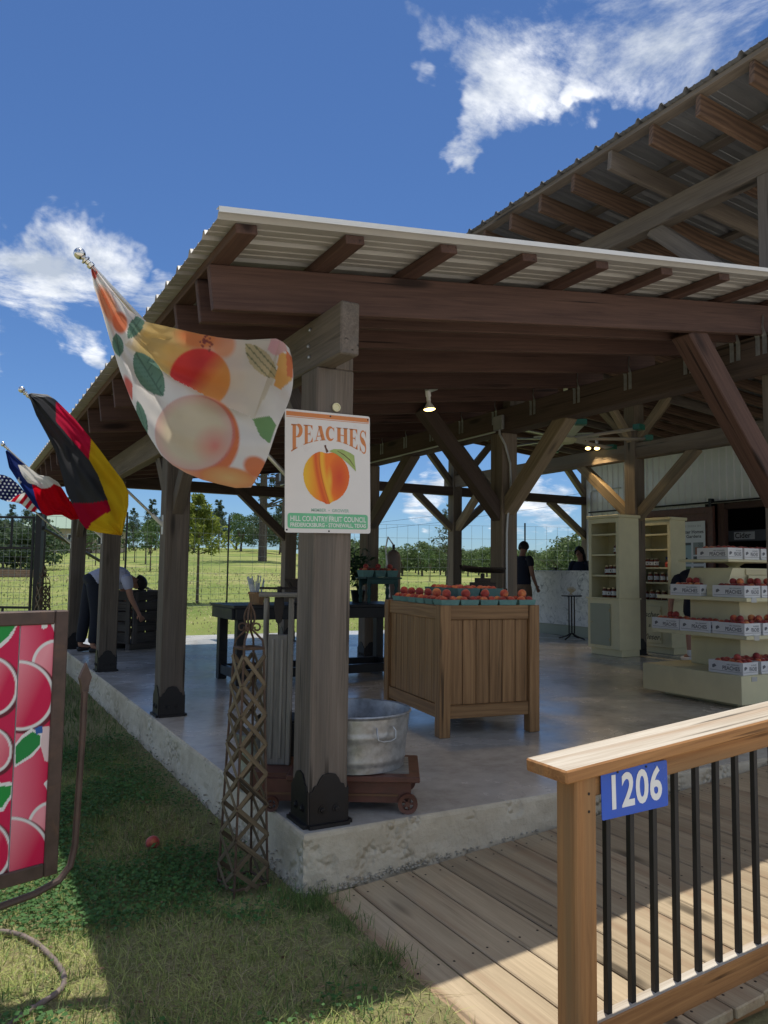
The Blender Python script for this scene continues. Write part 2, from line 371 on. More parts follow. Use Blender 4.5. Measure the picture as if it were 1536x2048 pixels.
def leafmat(name, c1, c2, trans=.3, upn=0.):
    m, nt, b = newmat(name); g = N(nt, 'ShaderNodeNewGeometry')
    r = N(nt, 'ShaderNodeMapRange', {0: g.outputs['Random Per Island'], 3: 0., 4: 1.})
    tc = N(nt, 'ShaderNodeTexCoord'); n = N(nt, 'ShaderNodeTexNoise', {'Vector': tc.outputs['Object'], 'Scale': 1.1, 'Detail': 3})
    f = mth(nt, 'ADD', mth(nt, 'MULTIPLY', r.outputs[0], .55), mth(nt, 'MULTIPLY', n.outputs[0], .45))
    c = ramp(nt, f, [(.2, c1), (.8, c2)]).outputs[0]; c = rndval(nt, c, .82, 1.18)
    nt.links.new(c, b.inputs['Base Color']); b.inputs['Roughness'].default_value = .6; b.inputs['Specular IOR Level'].default_value = .25
    t = N(nt, 'ShaderNodeBsdfTranslucent', {0: c}); mx = N(nt, 'ShaderNodeMixShader', {0: trans, 1: b.outputs[0], 2: t.outputs[0]})
    if upn:      # short lawn blades shade like the sward they form
        nv = vop(nt, 'NORMALIZE', vop(nt, 'ADD', N(nt, 'ShaderNodeVectorMath', {0: g.outputs['Normal'], 3: 1-upn}, operation='SCALE').outputs[0], (0, 0, upn)).outputs[0]); nt.links.new(nv.outputs[0], b.inputs['Normal'])
    nt.links.new(mx.outputs[0], nt.nodes['Material Output'].inputs[0]); MT[name] = m
leafmat('foliage_dark', (.05, .085, .045), (.13, .18, .09))
leafmat('foliage_mid', (.05, .095, .03), (.13, .20, .065))
leafmat('foliage_orchard', (.08, .125, .05), (.20, .27, .11))
leafmat('foliage_pine', (.12, .17, .03), (.36, .40, .08), .45)
leafmat('foliage_grey', (.045, .065, .03), (.12, .15, .075))
leafmat('grass_blade', (.19, .26, .06), (.52, .54, .19), .25, .75)
leafmat('grass_green', (.08, .16, .04), (.22, .33, .09), .25, .7)
leafmat('grass_dry', (.30, .24, .13), (.55, .46, .28), .2, .7)
leafmat('clover', (.055, .15, .04), (.13, .27, .08), .3, .5)

def concrete():
    for nm in ('concrete_floor', 'concrete_side'):
        m, nt, b = newmat(nm); tc = N(nt, 'ShaderNodeTexCoord'); v = tc.outputs['Object']
        n1 = N(nt, 'ShaderNodeTexNoise', {'Vector': v, 'Scale': 1.3, 'Detail': 8, 'Roughness': .65, 'Distortion': .4})
        n2 = N(nt, 'ShaderNodeTexNoise', {'Vector': v, 'Scale': 9, 'Detail': 6, 'Roughness': .7})
        f = mth(nt, 'ADD', mth(nt, 'MULTIPLY', n1.outputs[0], .6), mth(nt, 'MULTIPLY', n2.outputs[0], .4))
        if nm == 'concrete_floor':
            c = ramp(nt, f, [(.33, (.33, .315, .28)), (.5, (.53, .505, .455)), (.66, (.66, .635, .58))])
            rr = N(nt, 'ShaderNodeMapRange', {0: n1.outputs[0], 1: .3, 2: .7, 3: .14, 4: .34}); nt.links.new(rr.outputs[0], b.inputs['Roughness'])
            b.inputs['Specular IOR Level'].default_value = .5; bump(nt, b, n2.outputs[0], .05, .003)
            nt.links.new(c.outputs[0], b.inputs['Base Color'])
        else:
            c = ramp(nt, f, [(.3, (.36, .30, .20)), (.5, (.58, .51, .38)), (.68, (.70, .64, .50))])
            n3 = N(nt, 'ShaderNodeTexNoise', {'Vector': v, 'Scale': 34, 'Detail': 4, 'Roughness': .7})
            vo = N(nt, 'ShaderNodeTexVoronoi', {'Vector': v, 'Scale': 26})
            big = N(nt, 'ShaderNodeTexNoise', {'Vector': v, 'Scale': 3.2, 'Detail': 4})
            patch = N(nt, 'ShaderNodeMapRange', {0: big.outputs[0], 1: .52, 2: .62, 3: 0., 4: 1.}, interpolation_type='SMOOTHSTEP')
            pit = N(nt, 'ShaderNodeMapRange', {0: vo.outputs['Distance'], 1: .1, 2: .55, 3: 0., 4: 1.})
            h = mth(nt, 'ADD', mth(nt, 'MULTIPLY', n3.outputs[0], .35), mth(nt, 'MULTIPLY', mth(nt, 'MULTIPLY', pit, patch), -1.0))
            hole = N(nt, 'ShaderNodeMapRange', {0: n3.outputs[0], 1: .62, 2: .7, 3: 0., 4: .45})
            col = mix(nt, mth(nt, 'MULTIPLY', hole, patch), c.outputs[0], (.1, .085, .065, 1))
            nt.links.new(col, b.inputs['Base Color']); b.inputs['Roughness'].default_value = .9; bump(nt, b, h, .9, .02)
        MT[nm] = m
concrete()
def groundmat():
    m, nt, b = newmat('ground'); tc = N(nt, 'ShaderNodeTexCoord'); v = tc.outputs['Object']
    n1 = N(nt, 'ShaderNodeTexNoise', {'Vector': v, 'Scale': .9, 'Detail': 6, 'Roughness': .6})
    n2 = N(nt, 'ShaderNodeTexNoise', {'Vector': v, 'Scale': .12, 'Detail': 5, 'Roughness': .6})
    n3 = N(nt, 'ShaderNodeTexNoise', {'Vector': v, 'Scale': 22, 'Detail': 6, 'Roughness': .75})
    near = ramp(nt, mth(nt, 'ADD', mth(nt, 'MULTIPLY', n1.outputs[0], .55), mth(nt, 'MULTIPLY', n3.outputs[0], .45)),
                [(.34, (.16, .125, .07)), (.48, (.27, .25, .12)), (.6, (.34, .32, .16)), (.72, (.45, .34, .20))])
    far = ramp(nt, mth(nt, 'ADD', mth(nt, 'MULTIPLY', n2.outputs[0], .6), mth(nt, 'MULTIPLY', n1.outputs[0], .4)),
               [(.34, (.13, .19, .045)), (.5, (.22, .26, .075)), (.6, (.33, .32, .125)), (.72, (.44, .34, .19))])
    sep = N(nt, 'ShaderNodeSeparateXYZ', {0: v})
    s = mth(nt, 'ADD', mth(nt, 'MULTIPLY', sep.outputs[0], .484), mth(nt, 'MULTIPLY', sep.outputs[1], .875))
    fac = N(nt, 'ShaderNodeMapRange', {0: s, 1: 6., 2: 11., 3: 0., 4: 1.}, interpolation_type='SMOOTHSTEP')
    col = mix(nt, fac.outputs[0], near.outputs[0], far.outputs[0])
    nt.links.new(col, b.inputs['Base Color']); b.inputs['Roughness'].default_value = .95; b.inputs['Specular IOR Level'].default_value = .1
    bump(nt, b, mth(nt, 'ADD', n3.outputs[0], n1.outputs[0]), .8, .03); MT['ground'] = m
groundmat()
# ------------------------------------------------------------------ ground, slab
G0 = -.262
def sst(a, b, x): t = np.clip((x-a)/(b-a), 0, 1); return t*t*(3-2*t)
def gz(x, y):
    x = np.asarray(x, float); y = np.asarray(y, float)
    s = (x+1.345)*.484+(y+3.1)*.875; l = (x+1.345)*.875-(y+3.1)*.484; u = l/np.maximum(s, 5)
    k = .0135+.0285*(1-sst(-.16, .0, u))
    z = G0+.41*sst(13.2, 21, s)+k*np.clip(s-21, 0, 110)
    z = z+.05*np.sin(x*.31+y*.17)*sst(16, 30, s)
    return z
def make_ground():
    a = np.concatenate([-np.geomspace(500, 12, 24), np.linspace(-11, 16, 90), np.geomspace(17, 600, 34)])
    b = np.concatenate([-np.geomspace(300, 8, 16), np.linspace(-7, 34, 110), np.geomspace(36, 700, 34)])
    X, Y = np.meshgrid(a, b, indexing='ij'); Z = gz(X, Y)
    near = (np.abs(X+.6) < 3) & (Y > -5) & (Y < 12)
    nz = np.array([mnoise.noise(Vector((p[0]*1.7, p[1]*1.7, 3.1))) for p in zip(X.ravel(), Y.ravel())]).reshape(X.shape)
    Z = Z+nz*.014*near
    n, m = X.shape; idx = np.arange(n*m).reshape(n, m)
    f = np.stack([idx[:-1, :-1], idx[1:, :-1], idx[1:, 1:], idx[:-1, 1:]], -1).reshape(-1, 4)
    me = bpy.data.meshes.new('ground'); me.from_pydata(np.stack([X, Y, Z], -1).reshape(-1, 3).tolist(), [], f.tolist())
    me.polygons.foreach_set('use_smooth', [True]*len(me.polygons)); me.materials.append(MT['ground'])
    tag(ob('ground', me), 'grassy ground and field around the barn', 'ground', kind='structure')
make_ground()

def gravel():  # unseen pale ground, added to bounce sunlight into the shade under the roof
    m, nt, b = newmat('gravel'); tc = N(nt, 'ShaderNodeTexCoord'); v = tc.outputs['Object']
    n1 = N(nt, 'ShaderNodeTexNoise', {'Vector': v, 'Scale': 40, 'Detail': 6, 'Roughness': .7}); c = ramp(nt, n1.outputs[0], [(.3, (.48, .43, .36)), (.7, (.66, .61, .52))])
    nt.links.new(c.outputs[0], b.inputs['Base Color']); b.inputs['Roughness'].default_value = .95; bump(nt, b, n1.outputs[0], .6, .02)
    me = MB().add([(-30, -34, G0+.012), (40, -34, G0+.012), (40, -1.9, G0+.012), (-30, -1.9, G0+.012)], [(0, 1, 2, 3)]).mesh('bounce_gravel', False, [m])
    tag(ob('bounce_gravel', me), 'unseen pale gravel added in front of the barn to bounce light', 'gravel', kind='structure')
gravel()
SX1, SY1 = 14.6, 10.0
def make_slab():
    mb = MB(); e = .014
    mb.cm = 0; mb.add([(e, e, 0), (SX1, e, 0), (SX1, SY1, 0), (e, SY1, 0)], [(0, 1, 2, 3)])
    def side(n, fn, L):
        prof = [0, -.006, -.02, -.05, -.09, -.13, -.17, -.21, -.25, -.30, -.45]; vs = []
        for i in range(n+1):
            t = i/n*L
            for j, z in enumerate(prof):
                dn = mnoise.fractal(Vector((t*6, z*9, L)), 1., 2., 4)*.010 + mnoise.noise(Vector((t*22, z*30, L)))*.005
                o = e if j == 0 else (.004 if j == 1 else 0.)
                amt = 0 if j < 3 else min(1, (j-2)/4)
                d = o + amt*(dn+.002)
                vs.append(fn(t, d, z))
        k = len(prof); mb.cm = 1
        mb.add(vs, [(i*k+j, (i+1)*k+j, (i+1)*k+j+1, i*k+j+1) for i in range(n) for j in range(k-1)])
    # start both sides on the corner so they close
    side(330, lambda t, d, z: (max(t, d), d, z), 5.5)
    side(330, lambda t, d, z: (d, max(t, d), z), SY1)
    mb.cm = 1; mb.add([(5.5, 0, -.006), (SX1, 0, -.006), (SX1, 0, -.45), (5.5, 0, -.45), (5.5, e, 0), (SX1, e, 0)], [(0, 1, 2, 3), (4, 5, 1, 0)])
    mb.add([(0, SY1, 0), (SX1, SY1, 0), (SX1, SY1, -.45), (0, SY1, -.45)], [(0, 1, 2, 3)])
    o = mb.build('concrete_slab', [MT['concrete_floor'], MT['concrete_side']], smooth=False)
    tag(o, 'raised concrete slab with pitted rough sides under the barn', 'slab', kind='structure')
make_slab()

# ------------------------------------------------------------------ ramp and railing
def rz(x): return min(-.253+.0745*(x-.148), 0.0)
def make_ramp():
    t = thing('wooden_ramp', 'weathered plank ramp rising along the front of the concrete slab', 'ramp')
    p = .1455; n = 28
    for i in range(n):
        x = .088+p*i+.07; z = rz(x); dy = random.uniform(-.012, .012)
        o = beam('plank', (x, -1.462+dy, z-.0175+random.uniform(-.0012, .0012)), (x, -.02+random.uniform(-.004, .004), z-.0175), .1392, .035, MT['deck_wood'], t, (-.0745, 0, 1), .004)
    sc = MB().lathe([(0, .0012), (.0045, .0008), (.005, 0)], 7).mesh('deck_screw', True, [MT['black_iron']])
    for i in range(n):
        x = .088+p*i+.07
        for yy in (-1.40, -.75, -.09):
            for sx in (-.042, .042): ob('deck_screw', sc, None, t, (x+sx+random.uniform(-.006, .006), yy+random.uniform(-.01, .01), rz(x+sx)+.0004))
    beam('fascia_board', (.10, -1.425, rz(.10)-.135), (4.2, -1.425, rz(4.2)-.135), .036, .19, MT['cedar_wood'], t)
    beam('stringer', (.14, -.75, rz(.14)-.09), (4.2, -.75, rz(4.2)-.09), .04, .10, MT['dark_wood'], t)
    beam('end_board', (.076, -1.37, rz(.08)-.075), (.076, -.03, rz(.1)-.075), .03, .075, MT['dark_wood'], t)
make_ramp()
RY0 = -1.405          # front face of the rail posts
def make_rail():
    pf = aty(1152, 1800, RY0); o = Vector((pf.x, RY0, -.25)); w = .082
    t = thing('ramp_railing', 'cedar ramp railing with bleached cap and black metal balusters', 'railing', o)
    c0, c1 = aty(1133, 1543, RY0-.03), aty(1536, 1440, RY0-.03); k = (c1.z-c0.z)/(c1.x-c0.x)
    ct = lambda x: c0.z+k*(x-c0.x)
    P = lambda x, y, z: Vector((x, y, z))-o
    px_ = pf.x+w/2; py_ = RY0+w/2; L = 3.9; cyb = RY0-.03; cw = .176
    beam('post', P(px_, py_, -.32), P(px_, py_, ct(px_)-.040), w, w, MT['cedar_wood'], t, (1, 0, 0), .005)
    def topped(q):
        me = q.data.copy(); q.data = me; me.materials.append(MT['cap_wood'])
        for f in me.polygons:
            if f.normal.z > .9: f.material_index = 1
    topped(beam('cap_rail', P(c0.x, cyb+cw/2, ct(c0.x)-.019), P(L, cyb+cw/2, ct(L)-.019), cw, .038, MT['cedar_wood'], t, c=.005))
    yb = RY0+w*.5
    beam('sub_rail', P(px_+w/2-.004, yb-.006, ct(px_)-.074), P(L, yb-.006, ct(L)-.074), .038, .066, MT['cedar_wood'], t)
    b0, b1 = aty(1214, 2022, yb), aty(1513, 1884, yb); kb_ = (b1.z-b0.z)/(b1.x-b0.x); bt = lambda x: b0.z+kb_*(x-b0.x)
    topped(beam('bottom_rail', P(px_+w/2-.004, yb-.006, bt(px_)-.044), P(L, yb-.006, bt(L)-.044), .048, .088, MT['cedar_wood'], t))
    H = ct(px_)-bt(px_); bm = MB().box(-.0085, .0085, -.0085, .0085, 0, H-.02).mesh('baluster', False, [MT['black_steel']])
    dx = (b1.x-b0.x)/7; x = b0.x
    while x < L-.1: ob('baluster', bm, None, t, P(x, yb-.004, bt(x)-.01)); x += dx
    beam('post', P(L-.1, py_, -.32), P(L-.1, py_, ct(L-.1)-.040), w, w, MT['cedar_wood'], t, (1, 0, 0), .005)
    sc = MB().lathe([(0, .0015), (.004, .001), (.0045, 0)], 8, ax=Matrix.Rotation(math.pi/2, 4, 'X')).mesh('screw', True, [MT['black_iron']])
    for dz in (.05, .10): ob('screw', sc, None, t, P(px_+.01, RY0-.0006, ct(px_)-.04-dz))
make_rail()

def text_mesh(txt, size=1, ext=0, off=0, shear=0, align='CENTER', sx=1, spacing=1):
    cu = bpy.data.curves.new('txt', 'FONT'); cu.body = txt; cu.size = size; cu.extrude = ext; cu.offset = off; cu.shear = shear
    cu.align_x = align; cu.align_y = 'CENTER'; cu.space_character = spacing; cu.resolution_u = 4
    o = bpy.data.objects.new('txt', cu); COL.objects.link(o); bpy.context.view_layer.update()
    me = bpy.data.meshes.new_from_object(o.evaluated_get(bpy.context.evaluated_depsgraph_get())); bpy.data.objects.remove(o)
    if sx != 1: me.transform(Matrix.Diagonal((sx, 1, 1, 1)))
    me.materials.clear(); return me
def frame(o, x, n=None, y=None):
    """matrix with local x along x, local z along normal"""
    x = Vector(x).normalized(); z = Vector(n); z = (z-x*z.dot(x)).normalized(); y = z.cross(x)
    return Matrix.Translation(o) @ Matrix((x, y, z)).transposed().to_4x4()

def make_number():
    tl, tr, br, bl = [aty(x, y, RY0+.041-.033) for x, y in ((1203, 1546), (1331, 1518), (1337, 1612), (1201, 1640))]
    c = (tl+tr+br+bl)/4; w = ((tr-tl).length+(br-bl).length)/2; h = ((tl-bl).length+(tr-br).length)/2
    t = thing('house_number_sign', 'blue metal house number plate fixed under the railing cap', 'number sign', c)
    t.matrix_world = frame(c, (tr-tl)+(br-bl), (0, -1, 0))
    pl = MB(); r = .006
    pts = []
    for cx, cy, a0 in ((w/2-r, h/2-r, 0), (-w/2+r, h/2-r, 90), (-w/2+r, -h/2+r, 180), (w/2-r, -h/2+r, 270)):
        pts += [(cx+r*math.cos(R(a0+k*22.5)), cy+r*math.sin(R(a0+k*22.5))) for k in range(5)]
    pl.prism(pts, .002).build('plate', MT['number_blue'], t)
    me = text_mesh('1206', h*.98, .0004, .0035, 0, sx=.80, spacing=1.08); ob('numerals', me, MT['number_white'], t, (-.002, 0, .0030))
    for x in (-w*.26, w*.17): MB().lathe([(0, .002), (.0035, .0015), (.0035, 0)], 10).build('screw', MT['black_steel'], t, loc=(x, h/2-.008, .003))
make_number()
# ------------------------------------------------------------------ the barn
BARN = thing('market_barn', 'open timber barn with corrugated metal shed roofs over a fruit market', 'barn')
SL = .134
def zb(x): return 2.217+SL*(x+.456)          # underside of the lean-to rafters
RH = .195
XU = 3.42
def zu(x): return 4.085-.08*(x-XU)         # underside of the upper rafters
PW = .186
def post_base(parent, cx, cy, z=0, w=PW, front=True):
    """black steel base: four scalloped plates and a foot plate"""
    mb = MB(); h0 = .155; hs = .075; a = w/2+.004; t = .006
    half = [(-a, 0)]
    prof = [(-1, h0), (-.86, h0+.004), (-.80, h0+.022), (-.62, h0+.028), (-.52, h0+.048), (-.34, h0+.068), (0, h0+hs), (.34, h0+.068), (.52, h0+.048), (.62, h0+.028), (.80, h0+.022), (.86, h0+.004), (1, h0)]
    poly = [(-a, 0)]+[(p*a*.94, q) for p, q in prof]+[(a, 0)]
    poly[0] = (-a*.94, 0); poly[-1] = (a*.94, 0)
    for k in range(4):
        M = Matrix.Rotation(k*math.pi/2, 4, 'Z') @ Matrix.Translation((0, -a-t+.002, 0)) @ Matrix.Rotation(math.pi/2, 4, 'X') @ Matrix.Translation((0, 0, -t))
        mb.prism(poly, t, M)
        for bx in (-.032, .036):
            mb.lathe([(0, .012), (.010, .011), (.012, .007), (.012, 0)], 6, ax=(M @ Matrix.Translation((bx, .075, t))))
            mb.lathe([(.0, .004), (.019, .004), (.019, 0)], 10, ax=(M @ Matrix.Translation((bx, .075, t))))
        mb.box(-a, a, -a-.022, -a+.004, .001, .016, Matrix.Rotation(k*math.pi/2, 4, 'Z'))
    o = mb.build('post_base', MT['black_steel'], parent)
    return o
_pb = None
def post(x, y, z1, mat='post_wood', base=True, notch=None, w=PW, z0=.004):
    """post standing at front-left corner (x, y)"""
    o = beam('post', (x+w/2, y+w/2, z0), (x+w/2, y+w/2, z1), w, w, MT[mat], BARN, (1, 0, 0), .006)
    if base:
        global _pb
        if _pb is None: _pb = post_base(o, 0, 0); b = _pb
        else: b = ob('post_base', _pb.data, None, o)
        b.matrix_local = MATS[o.name].inverted() @ Matrix.Translation((x+w/2, y+w/2, 0))
    return o
KS = 1.081
sx_ = lambda x: (x+1.3452)*KS-1.3452
sy_ = lambda y: (y+3.0977)*KS-3.0977
sz_ = lambda z: 1.12+(z-1.12)*KS
ROW = [.065, 2.885, 5.745, 8.35]; X2 = 3.215; X3 = sx_(6.42); X4 = sx_(9.62)
PB = 2.050; PT = 2.285
POSTS = [post(.05, y, PB-.001) for y in ROW]
for y in ROW:      # half of the post runs up behind the plate
    block('post_tenon', .143, .234, y+.004, y+PW-.004, PB, PT-.01, MT['post_wood'], BARN)
beam('plate_beam', (.095, -.175, (PB+PT)/2), (.095, 8.75, (PB+PT)/2), .09, PT-PB, MT['post_wood'], BARN, c=.007)
for y in ROW:
    for dz in (.06, .115, .19):
        MB().lathe([(0, .010), (.007, .009), (.009, .005), (.009, 0)], 8, ax=Matrix.Rotation(-math.pi/2, 4, 'Y')).build('bolt', MT['galv'], BARN, loc=(.0495, y+.09+(.012 if dz == .115 else 0), PB+dz))
# lean-to rafters
RY = [.040, .235]+[.62+.575*k for k in range(15)]
for i, y in enumerate(RY):
    x0 = -.456+(-.0 if i else 0); x1 = 3.52
    d = .04 if i else .045
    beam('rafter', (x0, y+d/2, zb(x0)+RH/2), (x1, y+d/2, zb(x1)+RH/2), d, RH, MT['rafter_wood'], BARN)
# purlins (flat), poking out over the front rafter
px = [-.468, .002, .470, .936, 1.406, 1.879, 2.345, 2.815, 3.29]
for x in px:
    z = zb(x+.045)+RH+.021
    beam('purlin', (x+.045, -.302+random.uniform(-.006, .006), z), (x+.045, 8.72, z), .089, .038, MT['rafter_wood'], BARN, (-SL, 0, 1), .003)
# corrugated panels
def rib_panel(width, pitch, x0, x1, zf, rh=.026, mat=None, minor=True):
    """sheet with trapezoid ribs along x; profile over y in 0..width"""
    pr = []; n = int(round(width/pitch))
    for k in range(n):
        y0 = k*pitch
        pr += [(y0, rh), (y0+.016, rh), (y0+.032, 0)]
        if minor: pr += [(y0+pitch*.38, 0), (y0+pitch*.40, .004), (y0+pitch*.46, .004), (y0+pitch*.48, 0), (y0+pitch*.66, 0), (y0+pitch*.68, .004), (y0+pitch*.74, .004), (y0+pitch*.76, 0)]
        pr += [(y0+pitch-.016, 0), (y0+pitch, rh)]
    q = []
    for p in pr:
        if not q or abs(p[0]-q[-1][0]) > 1e-5: q.append(p)
    m = len(q); vs = []; th = .0018
    for x in (x0, x1):
        vs += [(x, y, zf(x)+z) for y, z in q]; vs += [(x, y, zf(x)+z-th) for y, z in q]
    fs = [(i, i+1, 2*m+i+1, 2*m+i) for i in range(m-1)]+[(m+i, 3*m+i, 3*m+i+1, m+i+1) for i in range(m-1)]
    fs += [(i, m+i, m+i+1, i+1) for i in range(m-1)]+[(2*m+i, 2*m+i+1, 3*m+i+1, 3*m+i) for i in range(m-1)]
    fs += [(0, 2*m, 3*m, m), (m-1, 2*m-1, 4*m-1, 3*m-1)]
    mb = MB(); mb.add(vs, fs); return mb.mesh('roof_panel', False, [mat or MT['roof_metal']])
pm = rib_panel(.84, .21, -.545, 3.62, lambda x: zb(x)+RH+.043)
for k in range(11):
    ob('roof_panel', pm, None, BARN, (0, -.352+.8405*k-.0005*k, .0008*(k % 2)))
# white rake trim on the front edge
def trim():
    mb = MB(); prof = [(-.366, .030), (-.330, .032), (-.330, .030), (-.3635, .028), (-.3635, .008), (-.366, .008)]
    vs = []; x0, x1 = -.552, 3.6
    for x in (x0, x1): vs += [(x, y, zb(x)+RH+.043+z) for y, z in prof]
    m = len(prof); mb.add(vs, [(i, (i+1) % m, m+(i+1) % m, m+i) for i in range(m)]+[tuple(range(m)), tuple(reversed(range(m, 2*m)))])
    mb.build('rake_trim', MT['white_trim'], BARN)
trim()
# knee braces of the front row along the plate
for i, y in enumerate(ROW):
    c = y+PW/2
    if i: beam('knee_brace', (.140, c-.03, 1.56), (.140, c-.52, PB+.02), .085, .115, MT['post_wood'], BARN)
    if i < 3: beam('knee_brace', (.140, c+.03, 1.56), (.140, c+.52, PB+.02), .085, .115, MT['post_wood'], BARN)
# second row: strap beam with its posts
SB0, SB1 = zb(3.3)-.238, zb(3.3)-.004
for y in (2.80, 5.60, 8.35): post(X2, y, SB0-.001, mat='beam_wood'); block('upper_post', X2+.10, X2+.28, y+.005, y+.18, SB1+.001, 3.908, MT['upper_wood'], BARN)
post(XU, .008, 3.908, mat='upper_wood')
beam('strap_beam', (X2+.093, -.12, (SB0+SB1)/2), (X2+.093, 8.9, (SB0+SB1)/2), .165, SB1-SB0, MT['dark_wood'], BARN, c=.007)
sm = MB(); w = .016
sm.add([(0, -w, -.15), (0, w, -.15), (0, w, -.03), (0, -w, -.03), (-.012, -.004, .03), (-.012, .026, .03), (-.004, -.004, .11), (-.004, .026, .11)], [(0, 1, 2, 3), (3, 2, 5, 4), (4, 5, 7, 6)])
sme = sm.mesh('rafter_strap', False, [MT['galv']])
for y in RY:
    for d in (-.03, .02): ob('rafter_strap', sme, None, BARN, (X2+.008, y+.02+d, SB1+.01))
def kb(p0, p1, w=.115, h=.135, mat='brace_wood', upv=(0, 0, 1)): return beam('knee_brace', p0, p1, w, h, MT[mat], BARN, upv, .006)
# front brace between tall front post and front rafter
kb((2.60, .135, zb(2.6)+.03), (3.50, .12, 1.60), .14, .15, 'rafter_wood')
# post A (3.2, 2.8)
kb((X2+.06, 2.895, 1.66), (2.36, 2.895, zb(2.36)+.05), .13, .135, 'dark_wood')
kb((X2+.093, 2.84, 1.73), (X2+.093, 1.98, SB0+.04), .13, .14, 'brace_wood')
kb((X2+.093, 2.95, 1.73), (X2+.093, 3.80, SB0+.04), .12, .13, 'beam_wood')
# post B (3.2, 5.6)
kb((X2+.093, 5.64, 1.72), (X2+.093, 4.60, SB0+.04), .13, .14, 'beam_wood')
kb((X2+.093, 5.75, 1.73), (X2+.093, 6.65, SB0+.04), .12, .13, 'beam_wood')
# back post (3.2, 8.35) with braces
kb((X2+.06, 8.44, 1.62), (2.35, 8.44, 2.45), .12, .13, 'dark_wood')
kb((X2+.093, 8.40, 1.73), (X2+.093, 7.35, SB0+.04), .12, .13, 'beam_wood')
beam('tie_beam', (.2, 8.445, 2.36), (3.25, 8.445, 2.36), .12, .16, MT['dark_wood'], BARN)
# third row, and the back frame
T0, T1 = sz_(2.655), sz_(2.86); YD, YC = sy_(4.12), sy_(8.35); cD = YD+.1; cC = YC+.1
for y in (YD, YC): post(X3, y, zu(X3)-.215, 'beam_wood', w=.2)
post(X3, -.1+.11, zu(X3)-.215, 'beam_wood', w=.2)
beam('tie_beam', (X3+.10, -.3, (T0+T1)/2), (X3+.10, YC+.39, (T0+T1)/2), .15, T1-T0, MT['beam_wood'], BARN, c=.007)
beam('roof_beam', (X3+.10, -.8, zu(X3)-.105), (X3+.10, 9.7, zu(X3)-.105), .14, .20, MT['orange_wood'], BARN)
for s in (-1, 1): kb((X3+.10, cD+s*.05, sz_(1.88)), (X3+.10, cD+s*1.08, T0+.03), .12, .14, 'brace_wood')
for s in (-1, 1): kb((X3+.10, cD+s*.05, T1+.04), (X3+.10, cD+s*.62, zu(X3)-.20), .09, .10, 'brace_wood')
kb((X3+.05, cD, T1+.04), (X3-.62, cD, zu(X3-.6)-.02), .09, .1, 'brace_wood'); kb((X3+.15, cD, T1+.04), (X3+.80, cD, zu(X3+.8)-.02), .09, .1, 'brace_wood')
kb((X3+.10, cC-.05, sz_(1.90)), (X3+.10, cC-1.03, T0+.03), .11, .13, 'brace_wood')
B0, B1 = sz_(2.505), sz_(2.66)
beam('back_beam', (4.4, cC, (B0+B1)/2), (sx_(9.78), cC, (B0+B1)/2), .15, B1-B0, MT['dark_wood'], BARN, c=.006)
for s in (-1, 1): kb((X3+.10+s*.03, cC, sz_(1.87)), (X3+.10+s*.92, cC, B0+.03), .10, .125, 'beam_wood')
for s in (-1, 1): kb((X3+.10+s*.03, cC, B1+.01), (X3+.10+s*.85, cC, zu(X3)-.10), .10, .12, 'beam_wood')
xe = sx_(9.72); kb((xe, cC, sz_(1.83)), (xe-1.08, cC, B0+.03), .11, .135, 'brace_wood'); kb((xe, cC, B1-.03), (xe-.75, cC, zu(xe-.7)), .11, .12, 'brace_wood')
post(X4+.02, cC-.095, zu(X4)-.02, 'beam_wood', base=False, w=.19)
# upper shed roof
beam('upper_plate', (XU+.065, -.95, 3.9975), (XU+.065, 9.8, 3.9975), .13, .175, MT['upper_wood'], BARN, c=.007)
kb((XU+.07, 1.16, 3.93), (XU+.07, .14, 2.98), .085, .13, 'upper_wood')
UR = .15
ys = [.16+.393*k for k in range(-4, 25)]
for i, y in enumerate(ys):
    x0 = 2.78
    beam('upper_rafter', (x0, y, zu(x0)+UR/2), (10.85, y, zu(10.85)+UR/2), .04, UR, MT['orange_wood'] if i % 5 != 1 else MT['upper_wood'], BARN)
for k, x in enumerate((2.815, 3.36, 3.9, 4.6, 5.3, 6.0, 6.8, 7.6, 8.4, 9.2, 10.0, 10.8)):
    beam('upper_purlin', (x, -1.62, zu(x)+UR+.021), (x, 9.86, zu(x)+UR+.021), .09, .038, MT['upper_wood'], BARN, (.08, 0, 1), .003)
um = rib_panel(.824, .206, 2.738, 11.0, lambda x: zu(x)+UR+.0425, mat=MT['upper_metal'])
for k in range(14): ob('roof_panel', um, None, BARN, (0, -1.64+.8235*k, .0008*(k % 2)))
# ribbed metal wall with the doorway
def wall_panel(z0, z1, width=.6, pitch=.15):
    pr = []; n = int(round(width/pitch))
    for k in range(n):
        y0 = k*pitch; pr += [(y0, .018), (y0+.012, .018), (y0+.026, 0), (y0+pitch-.016, 0)]
    pr.append((width, .018)); m = len(pr); vs = []
    for z in (z0, z1): vs += [(-x, y, z) for y, x in pr]+[(.003-x, y, z) for y, x in pr]
    fs = [(i, i+1, 2*m+i+1, 2*m+i) for i in range(m-1)]+[(m+i, 3*m+i, 3*m+i+1, m+i+1) for i in range(m-1)]+[(i, m+i, m+i+1, i+1) for i in range(m-1)]+[(2*m+i, 2*m+i+1, 3*m+i+1, 3*m+i) for i in range(m-1)]
    mb = MB(); mb.add(vs, fs); return mb.mesh('wall_panel', False, [MT['siding']])
DH = sz_(2.31); full = wall_panel(.01, zu(X4)-.005); head = wall_panel(DH+.01, zu(X4)-.005)
DH = sz_(2.31); dy0, dy1 = sy_(5.30), sy_(3.0); y = sy_(8.33)
